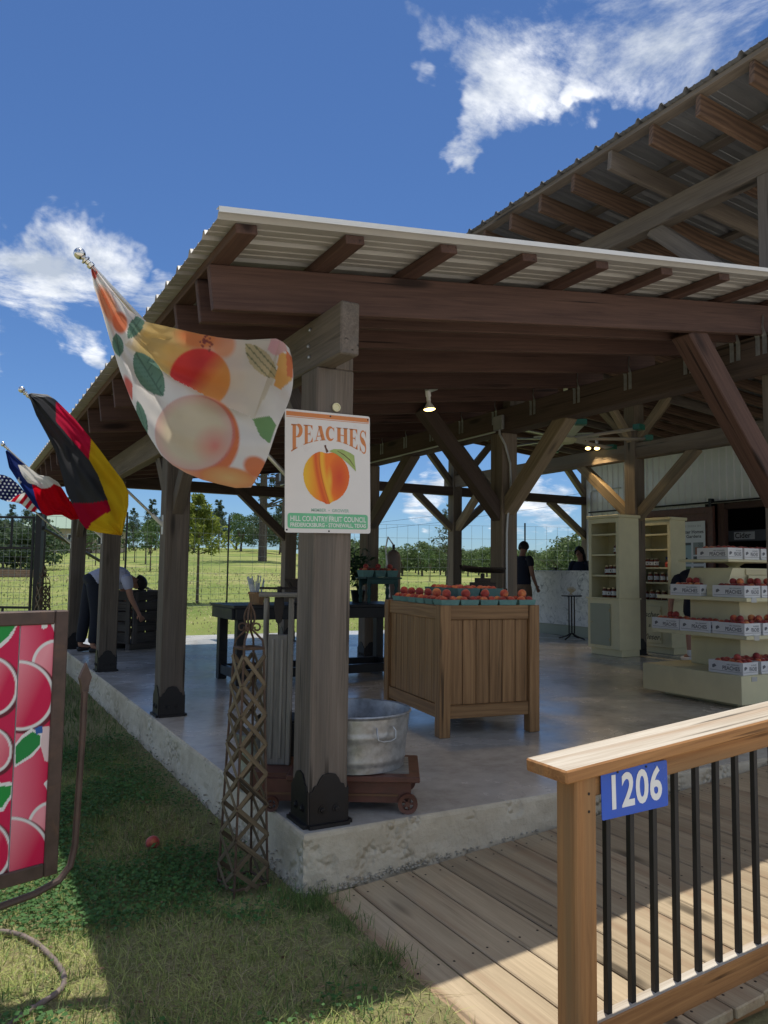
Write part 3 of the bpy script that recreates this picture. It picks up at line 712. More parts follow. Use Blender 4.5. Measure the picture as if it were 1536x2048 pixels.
while y > -1.6:
    y0 = y-.6; inside = (y0 < dy0-.03 and y > dy1+.05)
    ob('wall_panel', head if inside else full, None, BARN, (X4-.01, y0, 0)); y -= .6005
block('door_jamb', X4-.05, X4+.06, dy0-.14, dy0, .004, DH, MT['rafter_wood'], BARN)
block('door_head', X4-.045, X4+.06, dy1-.1, dy0-.141, DH-.11, DH, MT['rafter_wood'], BARN)
d = ob('sliding_door', cbox(.04, 1.54, DH-.10, .003, MT['brown_paint']), None, BARN, (X4-.115, dy0+.78, DH/2))
for yy in (-.71, 0., .71): o = block('door_stile', -.036, -.0205, yy-.05, yy+.05, -DH/2+.06, DH/2-.06, MT['brown_paint'], d, .002)
for zz in (-DH/2+.11, 0., DH/2-.11): o = block('door_rail', -.040, -.0365, -.76, .76, zz-.05, zz+.05, MT['brown_paint'], d, .001)
MB().tube([(X4-.10, dy1-.1, DH+.025), (X4-.10, sy_(8.2), DH+.025)], .016, 8).build('door_track', MT['black_steel'], BARN)
for yy in (dy0+.08, dy0+1.46):
    MB().box(X4-.145, X4-.137, yy-.03, yy+.03, DH-.11, DH+.09).box(X4-.137, X4-.06, yy-.03, yy+.03, DH+.045, DH+.09).build('door_hanger', MT['black_steel'], BARN)
for k in range(9): MB().tube([(X4-.10, dy1+k*.66, DH+.025), (X4-.03, dy1+k*.66, DH+.025)], .009, 6).build('track_bracket', MT['black_steel'], BARN)
# stock room behind
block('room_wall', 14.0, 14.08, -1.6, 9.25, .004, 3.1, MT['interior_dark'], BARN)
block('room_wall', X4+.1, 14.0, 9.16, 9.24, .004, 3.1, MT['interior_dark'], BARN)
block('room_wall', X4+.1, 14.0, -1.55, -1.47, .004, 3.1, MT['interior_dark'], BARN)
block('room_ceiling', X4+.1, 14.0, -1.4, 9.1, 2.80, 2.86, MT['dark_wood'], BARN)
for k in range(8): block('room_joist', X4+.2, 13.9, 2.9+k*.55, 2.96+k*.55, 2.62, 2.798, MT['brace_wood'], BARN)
# conduit and junction box on post A
px0 = X2-.012; y0 = 2.785
pth = [(X2-.016, 2.82, SB0+.10), (X2-.016, 2.82, SB0-.02), (X2+.02, y0-.004, 2.36), (X2+.08, y0-.006, 2.18), (X2+.09, y0-.006, 1.9), (X2+.05, y0-.006, 1.66), (X2+.04, y0-.006, 1.5), (X2+.04, y0-.006, .5), (X2+.04, y0-.006, .05)]
MB().tube(pth, .011, 8).build('conduit', MT['conduit'], BARN, smooth=True)
block('junction_box', X2-.035, X2-.003, 2.76, 2.90, SB0+.02, SB0+.16, MT['conduit'], BARN)
MB().tube([(X2-.010, 2.9, SB0+.015), (X2-.010, 8.6, SB0+.015)], .009, 6).build('conduit', MT['conduit'], BARN)
MB().tube([(X4-.045, sy_(8.2), .3), (X4-.045, sy_(8.2), sz_(2.72)), (X4-.045, sy_(8.15), sz_(2.76)), (X4-.045, sy_(7.4), sz_(2.76))], .013, 8).build('conduit', MT['conduit'], BARN)
# ------------------------------------------------------------------ printed things: flags and signs
def inpoly(poly, X, Y):
    c = np.zeros(X.shape, bool); n = len(poly)
    for i in range(n):
        x0, y0 = poly[i]; x1, y1 = poly[(i+1) % n]
        if y0 == y1: continue
        c ^= ((y0 > Y) != (y1 > Y)) & (X < (x1-x0)*(Y-y0)/(y1-y0)+x0)
    return c
def setcol(me, C):
    a = me.color_attributes.new('Col', 'FLOAT_COLOR', 'POINT')
    a.data.foreach_set('color', np.concatenate([C.reshape(-1, 3), np.ones((C.size//3, 1))], 1).astype(np.float32).ravel())
def gridmesh(name, P, C, mat, smooth=True):
    n, m = P.shape[:2]; idx = np.arange(n*m).reshape(n, m)
    f = np.stack([idx[:-1, :-1], idx[1:, :-1], idx[1:, 1:], idx[:-1, 1:]], -1).reshape(-1, 4)
    me = bpy.data.meshes.new(name); me.from_pydata(P.reshape(-1, 3).tolist(), [], f.tolist())
    setcol(me, C); me.polygons.foreach_set('use_smooth', [smooth]*len(me.polygons)); me.materials.append(mat); me.update(); return me
def put(C, mask, col, a=1.):
    m = (mask if mask.dtype != bool else mask.astype(float))[..., None]*a; return C*(1-m)+np.array(col)*m
def resample(pts, n):
    p = np.array(pts, float); d = np.r_[0, np.cumsum(np.hypot(*np.diff(p, axis=0).T))]; t = np.linspace(0, d[-1], n)
    return np.stack([np.interp(t, d, p[:, 0]), np.interp(t, d, p[:, 1])], -1)
def ell(X, Y, cx, cy, a, b, ang=0, soft=.06):
    c, s = math.cos(R(ang)), math.sin(R(ang)); x = (X-cx)*c+(Y-cy)*s; y = -(X-cx)*s+(Y-cy)*c
    q = np.sqrt((x/a)**2+(y/b)**2); return np.clip((1-q)/soft+.5, 0, 1), x/a, y/b, q
def leaf(X, Y, cx, cy, L, wd, ang):
    c, s = math.cos(R(ang)), math.sin(R(ang)); x = ((X-cx)*c+(Y-cy)*s)/L; y = (-(X-cx)*s+(Y-cy)*c)/wd
    w = np.clip(1-x*x, 0, 1)**.8; return (np.abs(y) < w), x, y
YW = np.array
def cloth(parent, A, B, yfn, paint, nu=120, nv=90, bulge=None, name='flag_cloth'):
    a = resample(A, nu); b = resample(B, nu); v = np.linspace(0, 1, nv)[None, :, None]
    Q = a[:, None]*(1-v)+b[:, None]*v
    U = np.linspace(0, 1, nu)[:, None]*np.ones((1, nv)); V = v[..., 0]*np.ones((nu, 1))
    if bulge: Q = Q+bulge(U, V)
    Yd = yfn(U, V); P = np.zeros((nu, nv, 3))
    for i in range(nu):
        for j in range(nv): P[i, j] = aty(Q[i, j, 0], Q[i, j, 1], Yd[i, j])
    P -= np.array(parent.location)
    C = np.clip(paint(Q[..., 0], Q[..., 1]), .004, .9)
    return ob(name, gridmesh(name, P, C, MT['cloth']), None, parent)
def flagpole(name, label, y, fin, zb_=1.462):
    base = Vector((.046, y, zb_)); f = aty(*fin, y); t = thing(name, label, 'flag', base, 0, 'flags on the barn posts')
    d = (f-base).normalized(); L = (f-base).length
    MB().tube([d*.03, d*(L-.055)], .0105, 10).build('pole', MT['pole_metal'], t, smooth=True)
    M = d.to_track_quat('Z', 'Y').to_matrix().to_4x4()
    pr = [(.0105, L-.075), (.015, L-.072), (.016, L-.060), (.011, L-.055), (.012, L-.045), (.019, L-.042), (.019, L-.036), (.012, L-.032)]
    pr += [(.024*math.cos(a), L-.006+.024*math.sin(a)) for a in np.linspace(-1.2, math.pi/2, 9)]
    MB().lathe(pr, 16, ax=M).build('finial', MT['chrome'], t, smooth=True)
    MB().box(-.004, .003, -.02, .02, -.075, .075).tube([d*-.005, d*.11], .0165, 10).build('bracket', MT['white_trim'], t)
    return t
def lin(a, b, t): return np.array(a)*(1-t[..., None])+np.array(b)*t[..., None]

def peach_flag():
    t = flagpole('peach_flag', 'white flag printed with peaches and leaves streaming from the corner post', .16, (157, 505))
    A = [(184, 530), (205, 556), (232, 590), (258, 620), (290, 643), (330, 652), (400, 668), (455, 678), (495, 680), (530, 678), (552, 677), (566, 684), (578, 696), (584, 716)]
    B = [(182, 540), (188, 575), (203, 620), (220, 680), (240, 742), (262, 800), (285, 850), (303, 880), (322, 910), (345, 930), (372, 946), (405, 960), (440, 969), (470, 976), (500, 975)]
    W_ = srgb(236, 230, 224)
    def paint(X, Y):
        C = np.ones(X.shape+(3,))*np.array(W_)
        # creamy upper fold
        C = put(C, inpoly([(290, 640), (560, 676), (548, 760), (507, 836), (450, 812), (345, 757), (250, 690)], X, Y), srgb(214, 200, 176), .75)
        m, x, y, q = ell(X, Y, 330, 690, 62, 74, 15, .5); C = put(C, m*inpoly([(275, 640), (460, 670), (460, 812), (345, 757), (262, 696)], X, Y), srgb(216, 186, 112))
        m, x, y, q = ell(X, Y, 398, 674, 44, 26, 10, .6); C = put(C, m, srgb(226, 142, 72))
        m, x, y, q = ell(X, Y, 448, 690, 22, 26, 10, .4); C = put(C, m, srgb(230, 150, 92), .8)
        m, x, y, q = ell(X, Y, 400, 757, 61, 60, 20, .05); up_ = inpoly([(240, 640), (470, 640), (520, 800), (507, 838), (450, 812), (345, 757)], X, Y)
        C = put(C, m*up_, lin(srgb(214, 40, 38), srgb(226, 150, 62), np.clip(x*1.6+y*.5+.35, 0, 1)))
        rng = np.random.RandomState(3)
        for k in range(26):
            cx, cy = 414+rng.randn()*6, 686+rng.randn()*8; m, *_ = ell(X, Y, cx, cy, 2.2, 2.2, 0, .5); C = put(C, m, srgb(140, 50, 40))
        m, x, y, q = ell(X, Y, 402, 876, 77, 84, 0, .05); C = put(C, m, lin(srgb(240, 190, 150), srgb(228, 118, 62), np.clip(x*.9+y*.35+.5, 0, 1)))
        m, x, y, q = ell(X, Y, 390, 866, 80, 76, 0, .04); C = put(C, m, srgb(214, 120, 120), .7)
        m, x, y, q = ell(X, Y, 388, 866, 76, 73, 0, .05); blush = np.clip(1-np.hypot(x-.55, y-.35)/.62, 0, 1)
        C = put(C, m, lin(srgb(226, 208, 176), srgb(232, 138, 126), blush)); C = put(C, m*np.clip((q-.72)/.28, 0, 1), srgb(226, 178, 168), .8)
        for cx, cy, L, wd, an in ((298, 748, 52, 25, 58), (272, 652, 30, 13, -58), (236, 690, 24, 11, 80), (284, 836, 36, 9, 75)):
            mk, x, y = leaf(X, Y, cx, cy, L, wd, an); C = put(C, mk, srgb(96, 138, 116)); vein = mk & ((np.abs(y) < .07) | (np.abs(((x*5+np.abs(y)*1.3) % 1)-.5) < .06)); C = put(C, vein, srgb(60, 98, 80), .8)
        m, x, y, q = ell(X, Y, 217, 612, 14, 42, -24, .4); C = put(C, m, srgb(232, 150, 104))
        m, x, y, q = ell(X, Y, 240, 645, 15, 22, -10, .3); C = put(C, m, srgb(224, 116, 64))
        m, x, y, q = ell(X, Y, 262, 608, 5, 26, -40, .6); C = put(C, m, srgb(160, 180, 140), .7)
        mk, x, y = leaf(X, Y, 522, 722, 46, 20, 48); C = put(C, mk, srgb(196, 178, 132)); C = put(C, mk & ((np.abs(y) < .06) | (np.abs(np.abs(y)-.55) < .07)), srgb(120, 118, 76))
        C = put(C, inpoly([(560, 700), (584, 716), (584, 760), (560, 780), (548, 770)], X, Y), srgb(236, 172, 84)); C = put(C, inpoly([(572, 700), (586, 716), (586, 756), (574, 752)], X, Y), srgb(226, 118, 62))
        C = put(C, inpoly([(505, 838), (540, 832), (552, 850), (540, 888), (520, 872)], X, Y), srgb(112, 158, 96))
        m, x, y, q = ell(X, Y, 458, 956, 58, 22, 8, .25); C = put(C, m, lin(srgb(228, 140, 76), srgb(236, 190, 120), np.clip(1-q, 0, 1)))
        m, x, y, q = ell(X, Y, 512, 934, 26, 20, 30, .3); C = put(C, m, srgb(226, 124, 70))
        m, x, y, q = ell(X, Y, 262, 780, 8, 30, -24, .4); C = put(C, m*(X < 265), srgb(216, 96, 84))
        C = put(C, inpoly([(542, 676), (566, 676), (575, 700), (552, 712), (535, 700)], X, Y), srgb(222, 170, 168))
        C = put(C, inpoly([(176, 520), (196, 545), (190, 560), (180, 545)], X, Y), srgb(206, 96, 80))
        return C*.92+.08*np.array(W_)
    def yf(U, V): return .15-.34*U**.8+.020*np.sin(U*9+V*3.2)+.014*np.sin(V*11-U*4)-.03*np.sin(V*math.pi)*U+.006*np.sin(V*34+U*13)*U+.016*np.sin(V*22+1.)*np.exp(-U*3.2)*np.clip(U*6,0,1)+.005*np.sin(U*41-V*17)*(1-V)+ .02*np.exp(-((V-.42+.1*U)/.05)**2)*(U > .2)
    def bl(U, V):
        b = np.zeros(U.shape+(2,)); b[..., 0] = 22*U**6*np.sin(V*math.pi)+5*np.sin(V*9)*U**8; b[..., 1] = 6*U**6*np.sin(V*math.pi*2); return b
    cloth(t, A, B, yf, paint, 190, 150, bl)
    # turned-over second layer behind the upper part
    A2 = [(290, 645), (400, 670), (495, 682), (560, 682)]; B2 = [(250, 690), (345, 757), (450, 812), (507, 836)]
    o = cloth(t, A2, B2, lambda U, V: yf(.25+.75*U, .42*V)-.012-.022*V+.006*np.sin(U*16), paint, 110, 60, None, 'flag_fold')
peach_flag()

def ntl_flag():
    t = flagpole('tricolour_flag', 'black red and gold striped flag twisting on the second post', 2.97, (42, 778))
    A = [(62, 786), (95, 789), (112, 800), (150, 838), (178, 872), (200, 900), (222, 930), (245, 960), (257, 985), (257, 1010), (251, 1040), (244, 1070)]
    B = [(57, 789), (72, 830), (95, 872), (112, 905), (125, 955), (133, 985), (142, 1003), (150, 1020), (160, 1043), (172, 1058), (195, 1065), (242, 1071)]
    K = (.055, .055, .06); RD = srgb(214, 36, 74); GD = srgb(226, 184, 40)
    def paint(X, Y):
        C = np.ones(X.shape+(3,))*np.array(K)
        C = put(C, inpoly([(112, 804), (126, 808), (184, 862), (190, 880), (178, 920), (165, 905), (112, 843)], X, Y), RD)
        C = put(C, inpoly([(184, 862), (190, 868), (228, 935), (250, 962), (270, 985), (265, 1015), (250, 1080), (178, 1066), (174, 1058), (183, 1045), (200, 1033), (222, 1022), (215, 1000), (196, 950), (178, 920)], X, Y), GD)
        C = put(C, inpoly([(144, 1006), (185, 1006), (215, 1000), (222, 1022), (200, 1033), (182, 1048), (174, 1060), (158, 1044)], X, Y), srgb(176, 22, 52))
        C = put(C, inpoly([(55, 780), (112, 780), (118, 800), (96, 793), (64, 794)], X, Y), srgb(150, 150, 150))
        return C
    cloth(t, A, B, lambda U, V: 2.96-.30*U+.05*np.sin(U*8+V*5)+.03*np.sin(V*10-U*5)+.012*np.sin(V*26+U*11)+.010*np.sin(U*30-V*9), paint, 130, 100)
def lone_flag():
    t = flagpole('star_flag', 'blue white and red flag with one star on the third post', 5.83, (5, 888))
    A = [(14, 900), (40, 922), (62, 938), (78, 950), (98, 953), (116, 964), (128, 982), (136, 996), (148, 1012), (158, 1038)]
    B = [(11, 903), (18, 935), (33, 958), (50, 985), (68, 1010), (84, 1027), (95, 1032), (108, 1030), (124, 1030), (142, 1040)]
    def paint(X, Y):
        C = np.ones(X.shape+(3,))*np.array(srgb(34, 50, 112))
        C = put(C, inpoly([(36, 930), (60, 930), (85, 945), (112, 958), (134, 985), (140, 1000), (126, 982), (108, 970), (95, 978), (86, 980), (72, 970), (56, 966), (44, 950)], X, Y), srgb(232, 228, 222))
        C = put(C, inpoly([(64, 968), (84, 977), (97, 976), (108, 968), (122, 974), (140, 1000), (170, 1045), (60, 1060), (84, 1027), (72, 1000)], X, Y), srgb(206, 16, 34))
        st = [(36+(9 if k % 2 == 0 else 3.6)*math.sin(k*math.pi/5+.3), 964-(11 if k % 2 == 0 else 4.4)*math.cos(k*math.pi/5+.3)) for k in range(10)]
        return put(C, inpoly(st, X, Y), srgb(226, 226, 228))
    cloth(t, A, B, lambda U, V: 5.82-.35*U+.06*np.sin(U*9+V*4)+.03*np.sin(V*9)+.014*np.sin(V*24-U*14), paint, 110, 90)
def stars_flag():
    t = flagpole('stars_and_stripes_flag', 'starred blue canton flag with red and white stripes on the back post', 8.45, (-10, 952))
    A = [(-8, 948), (8, 950), (22, 956), (36, 968), (48, 982), (60, 998), (78, 1016)]
    B = [(-9, 990), (2, 999), (14, 1003), (28, 1004), (42, 1008), (56, 1020), (70, 1025)]
    def paint(X, Y):
        s = X*.8+Y*.6; C = np.where(((s/7.2) % 2 < 1)[..., None], np.array(srgb(196, 24, 44)), np.array(srgb(224, 220, 216)))
        can = inpoly([(-20, 940), (20, 945), (34, 962), (50, 985), (36, 990), (12, 1006), (-20, 1010)], X, Y); C = put(C, can, srgb(38, 40, 86))
        a = (X*.85+Y*.5)/7.5; b = (-X*.5+Y*.85)/7.5; fx = (a % 1)-.5; fy = ((b+.5*np.floor(a)) % 1)-.5
        return put(C, can & (np.hypot(fx, fy) < .26), srgb(228, 228, 232))
    cloth(t, A, B, lambda U, V: 8.44-.3*U+.04*np.sin(U*8+V*4), paint, 110, 90)
ntl_flag(); lone_flag(); stars_flag()

# ------------------------------------------------------------------ peaches sign on the corner post
def stroke(mb, pts, ws, warp, ang=None):
    """variable width stroke; pts in glyph space"""
    p = [Vector((x, y, 0)) for x, y in pts]; vs = []
    for i in range(len(p)):
        t = (p[min(i+1, len(p)-1)]-p[max(i-1, 0)]); n = Vector((-t.y, t.x, 0)).normalized() if ang is None else Vector((math.cos(R(ang)), math.sin(R(ang)), 0))
        w = ws[i] if isinstance(ws, (list, tuple)) else ws
        for s in (-1, 1): q = p[i]+n*(w*s/2); vs.append(warp(q.x, q.y))
    mb.add(vs, [(2*i, 2*i+1, 2*i+3, 2*i+2) for i in range(len(p)-1)])
def bar(mb, x0, x1, y0, y1, warp, n=6):
    xs = np.linspace(x0, x1, n); vs = []
    for x in xs: vs += [warp(x, y0), warp(x, y1)]
    mb.add(vs, [(2*i, 2*i+1, 2*i+3, 2*i+2) for i in range(n-1)])
def arc(cx, cy, rx, ry, a0, a1, n=18): return [(cx+rx*math.cos(R(a0+(a1-a0)*i/n)), cy+ry*math.sin(R(a0+(a1-a0)*i/n))) for i in range(n+1)]
def glyph(mb, ch, warp):
    sf = .05
    def serif(x0, x1, y): bar(mb, x0, x1, y-sf/2+(.025 if y < .5 else -.025), y+sf/2+(.025 if y < .5 else -.025), warp)
    if ch == 'P':
        bar(mb, .14, .44, 0, 1, warp); serif(.02, .56, 0); serif(.02, .5, 1)
        n = 18; stroke(mb, [(.40, .975)]+arc(.52, .73, .34, .245, 90, -90, n)+[(.40, .485)], [.05]+[.05+.27*math.sin(math.pi*i/n) for i in range(n+1)]+[.05], warp)
    if ch == 'E':
        bar(mb, .14, .44, 0, 1, warp); serif(.02, .9, 0); serif(.02, .88, 1); bar(mb, .42, .68, .48, .54, warp)
        mb.add([warp(*q) for q in ((.92, .0), (.92, .30), (.72, .05))], [(0, 1, 2)]); mb.add([warp(*q) for q in ((.90, 1), (.90, .72), (.70, .95))], [(0, 1, 2)]); mb.add([warp(*q) for q in ((.70, .36), (.70, .66), (.60, .51))], [(0, 1, 2)])
    if ch == 'A':
        stroke(mb, [(.50, 1), (.60, .66), (.70, .33), (.80, 0)], .30, warp, 0); stroke(mb, [(.46, .96), (.35, .62), (.25, .3), (.16, 0)], .06, warp, 0)
        bar(mb, .28, .7, .28, .34, warp); serif(0, .36, 0); serif(.52, 1, 0)
    if ch == 'C':
        n = 22; stroke(mb, arc(.54, .5, .36, .46, 48, 318, n), [.06+.26*max(0, math.sin(math.pi*i/n))**1.3 for i in range(n+1)], warp)
        mb.add([warp(*q) for q in ((.88, 1), (.88, .64), (.74, .86))], [(0, 1, 2)])
    if ch == 'H':
        bar(mb, .10, .38, 0, 1, warp); bar(mb, .66, .94, 0, 1, warp); serif(0, .46, 0); serif(0, .46, 1); serif(.56, 1.02, 0); serif(.56, 1.02, 1); bar(mb, .36, .68, .47, .53, warp)
    if ch == 'S':
        n = 26; pts = arc(.52, .74, .30, .22, 25, 270, 13)+arc(.50, .27, .32, .23, 90, -155, 13); ws = [.05+.24*math.exp(-((i-n*.5)/5.5)**2) for i in range(len(pts))]
        stroke(mb, pts, ws, warp); mb.add([warp(*q) for q in ((.86, 1), (.86, .68), (.72, .88))], [(0, 1, 2)]); mb.add([warp(*q) for q in ((.12, 0), (.12, .36), (.28, .12))], [(0, 1, 2)])
def peaches_sign():
    Y0 = .052; tl, tr, br, bl = [aty(x, y, Y0) for x, y in ((571, 819), (741, 832), (738, 1069), (568, 1063))]
    c = (tl+tr+br+bl)/4; w = ((tr-tl).length+(br-bl).length)/2; h = ((tl-bl).length+(tr-br).length)/2
    t = thing('fruit_council_sign', 'white enamel sign with orange lettering and a peach on the corner post', 'sign', c)
    t.matrix_world = frame(c, (tr-tl)+(br-bl), (0, -1, 0))
    r = .010; pts = []
    for cx, cy, a0 in ((w/2-r, h/2-r, 0), (-w/2+r, h/2-r, 90), (-w/2+r, -h/2+r, 180), (w/2-r, -h/2+r, 270)): pts += [(cx+r*math.cos(R(a0+k*22.5)), cy+r*math.sin(R(a0+k*22.5))) for k in range(5)]
    MB().prism(pts, .003).build('board', MT['white_enamel'], t)
    U = lambda u, v, z=.0036: Vector(((u-.5)*w, (.5-v)*h, z))
    mb = MB()
    for v0, v1 in ((.018, .054), (.060, .065)): mb.add([U(.012, v0), U(.988, v0), U(.988, v1), U(.012, v1)], [(0, 1, 2, 3)])
    mb.build('stripe', MT['print_orange'], t)
    mb = MB()
    for ch, u0, u1 in (('P', .065, .195), ('E', .205, .322), ('A', .328, .465), ('C', .462, .578), ('H', .588, .728), ('E', .738, .855), ('S', .862, .965)):
        def warp(x, y, u0=u0, u1=u1):
            u = u0+(u1-u0)*x; k = (u-.515)/.45; top = .118+.004*k*k; bot = .232+.118*k*k; return U(u, bot+(top-bot)*y)
        glyph(mb, ch, warp)
    mb.build('lettering', MT['print_orange'], t)
    # the peach
    n = 120; a = np.linspace(-1.05, 1.05, n); X, Y = np.meshgrid(a, a, indexing='ij')
    top = 1-.10*np.exp(-(X/.22)**2); rad = np.sqrt((X/1.0)**2+(Y/np.where(Y > 0, .92*top, 1.0+.10*np.exp(-((X-.05)/.13)**2)))**2.0); m = rad < 1
    C = np.zeros(X.shape+(3,)); base = lin(srgb(226, 176, 44), srgb(232, 120, 36), np.clip((X+.9)*1.5, 0, 1)); C[:] = base
    crease = -.30+.42*(np.clip(.6-Y, 0, 2)/1.6)**1.6; dist = X-crease
    C = put(C, np.clip(1-np.abs(dist+.17)/.17, 0, 1), srgb(208, 84, 34)); C = put(C, np.clip(1-np.abs(dist-.10)/.16, 0, 1), srgb(234, 178, 52)); C = put(C, np.clip(1-np.abs(dist+.02)/.035, 0, 1), srgb(190, 84, 30))
    C = put(C, np.clip(1-np.hypot((X-.55)/.5, (Y+.05)/.85), 0, 1)**.6, srgb(204, 66, 38), .9); C = put(C, np.clip(1-np.hypot((X-.12)/.16, (Y+.2)/.6), 0, 1), srgb(232, 186, 56), .9)
    idx = np.arange(n*n).reshape(n, n); keep = m[:-1, :-1] & m[1:, :-1] & m[1:, 1:] & m[:-1, 1:]
    f = np.stack([idx[:-1, :-1], idx[1:, :-1], idx[1:, 1:], idx[:-1, 1:]], -1)[keep]
    Pv = [tuple(U(.475+.272*X.ravel()[i], .525-.225*Y.ravel()[i])) for i in range(n*n)]
    me = bpy.data.meshes.new('peach_picture'); me.from_pydata(Pv, [], f.tolist()); setcol(me, C); me.materials.append(MT['print']); ob('peach_picture', me, None, t)
    mb = MB(); lf = [(.50, .322), (.56, .302), (.66, .300), (.76, .325), (.805, .345), (.81, .39), (.825, .48), (.79, .455), (.73, .415), (.66, .378), (.58, .34)]
    mb.add([U(u, v, .0044) for u, v in lf], [tuple(range(len(lf)))]); mb.build('leaf_picture', plain('print_leaf', (.33, .42, .12), .5, var=.25, scale=9), t)
    mb = MB(); stroke(mb, [(.60, .315), (.68, .345), (.75, .385), (.805, .44)], [.004, .008, .008, .003], lambda x, y: U(x, y, .0050))
    stroke(mb, [(.455, .275), (.465, .30), (.485, .332)], [.022, .016, .03], lambda x, y: U(x, y, .0046)); mb.build('stem_picture', plain('print_brown', (.12, .05, .03), .6), t)
    me = text_mesh('MEMBER  \u2022  GROWER', h*.036, 0, .0004, sx=1.0); ob('lettering', me, plain('print_sage', (.30, .46, .36), .6), t, U(.515, .815))
    mb = MB(); x0, x1, v0, v1 = .028, .968, .842, .966; rr = .012
    rp = []
    for cx, cy, a0 in (((x1-.5)*w-rr, (.5-v0)*h-rr, 0), ((x0-.5)*w+rr, (.5-v0)*h-rr, 90), ((x0-.5)*w+rr, (.5-v1)*h+rr, 180), ((x1-.5)*w-rr, (.5-v1)*h+rr, 270)): rp += [(cx+rr*math.cos(R(a0+k*30)), cy+rr*math.sin(R(a0+k*30)), .0036) for k in range(4)]
    mb.add(rp, [tuple(range(len(rp)))]); mb.build('banner', MT['print_green'], t)
    for s, v, hh in (('HILL COUNTRY FRUIT COUNCIL', .888, .060), ('FREDERICKSBURG - STONEWALL, TEXAS', .938, .044)):
        me = text_mesh(s, h*hh, 0, .0006); L = max(q.co.x for q in me.vertices)-min(q.co.x for q in me.vertices); me.transform(Matrix.Diagonal((w*.885/L, 1, 1, 1))); ob('lettering', me, MT['print_white'], t, U(.5, v, .0044))
    for u, v in ((.52, .03), (.5, .985), (.02, .978), (.975, .03)): MB().lathe([(0, .002), (.004, .0015), (.004, 0)], 8).build('screw', MT['black_steel'], t, loc=U(u, v, .003))
    d = thing('round_button', 'small round cream disc on the corner post above the white sign', 'disc', aty(672, 815, .062))
    MB().lathe([(0, .004), (.0145, .004), (.0155, .008), (.020, .008), (.0205, .0), (0, 0)], 24, ax=Matrix.Rotation(math.pi/2, 4, 'X')).build('rim', MT['cream_paint'], d, smooth=True)
peaches_sign()

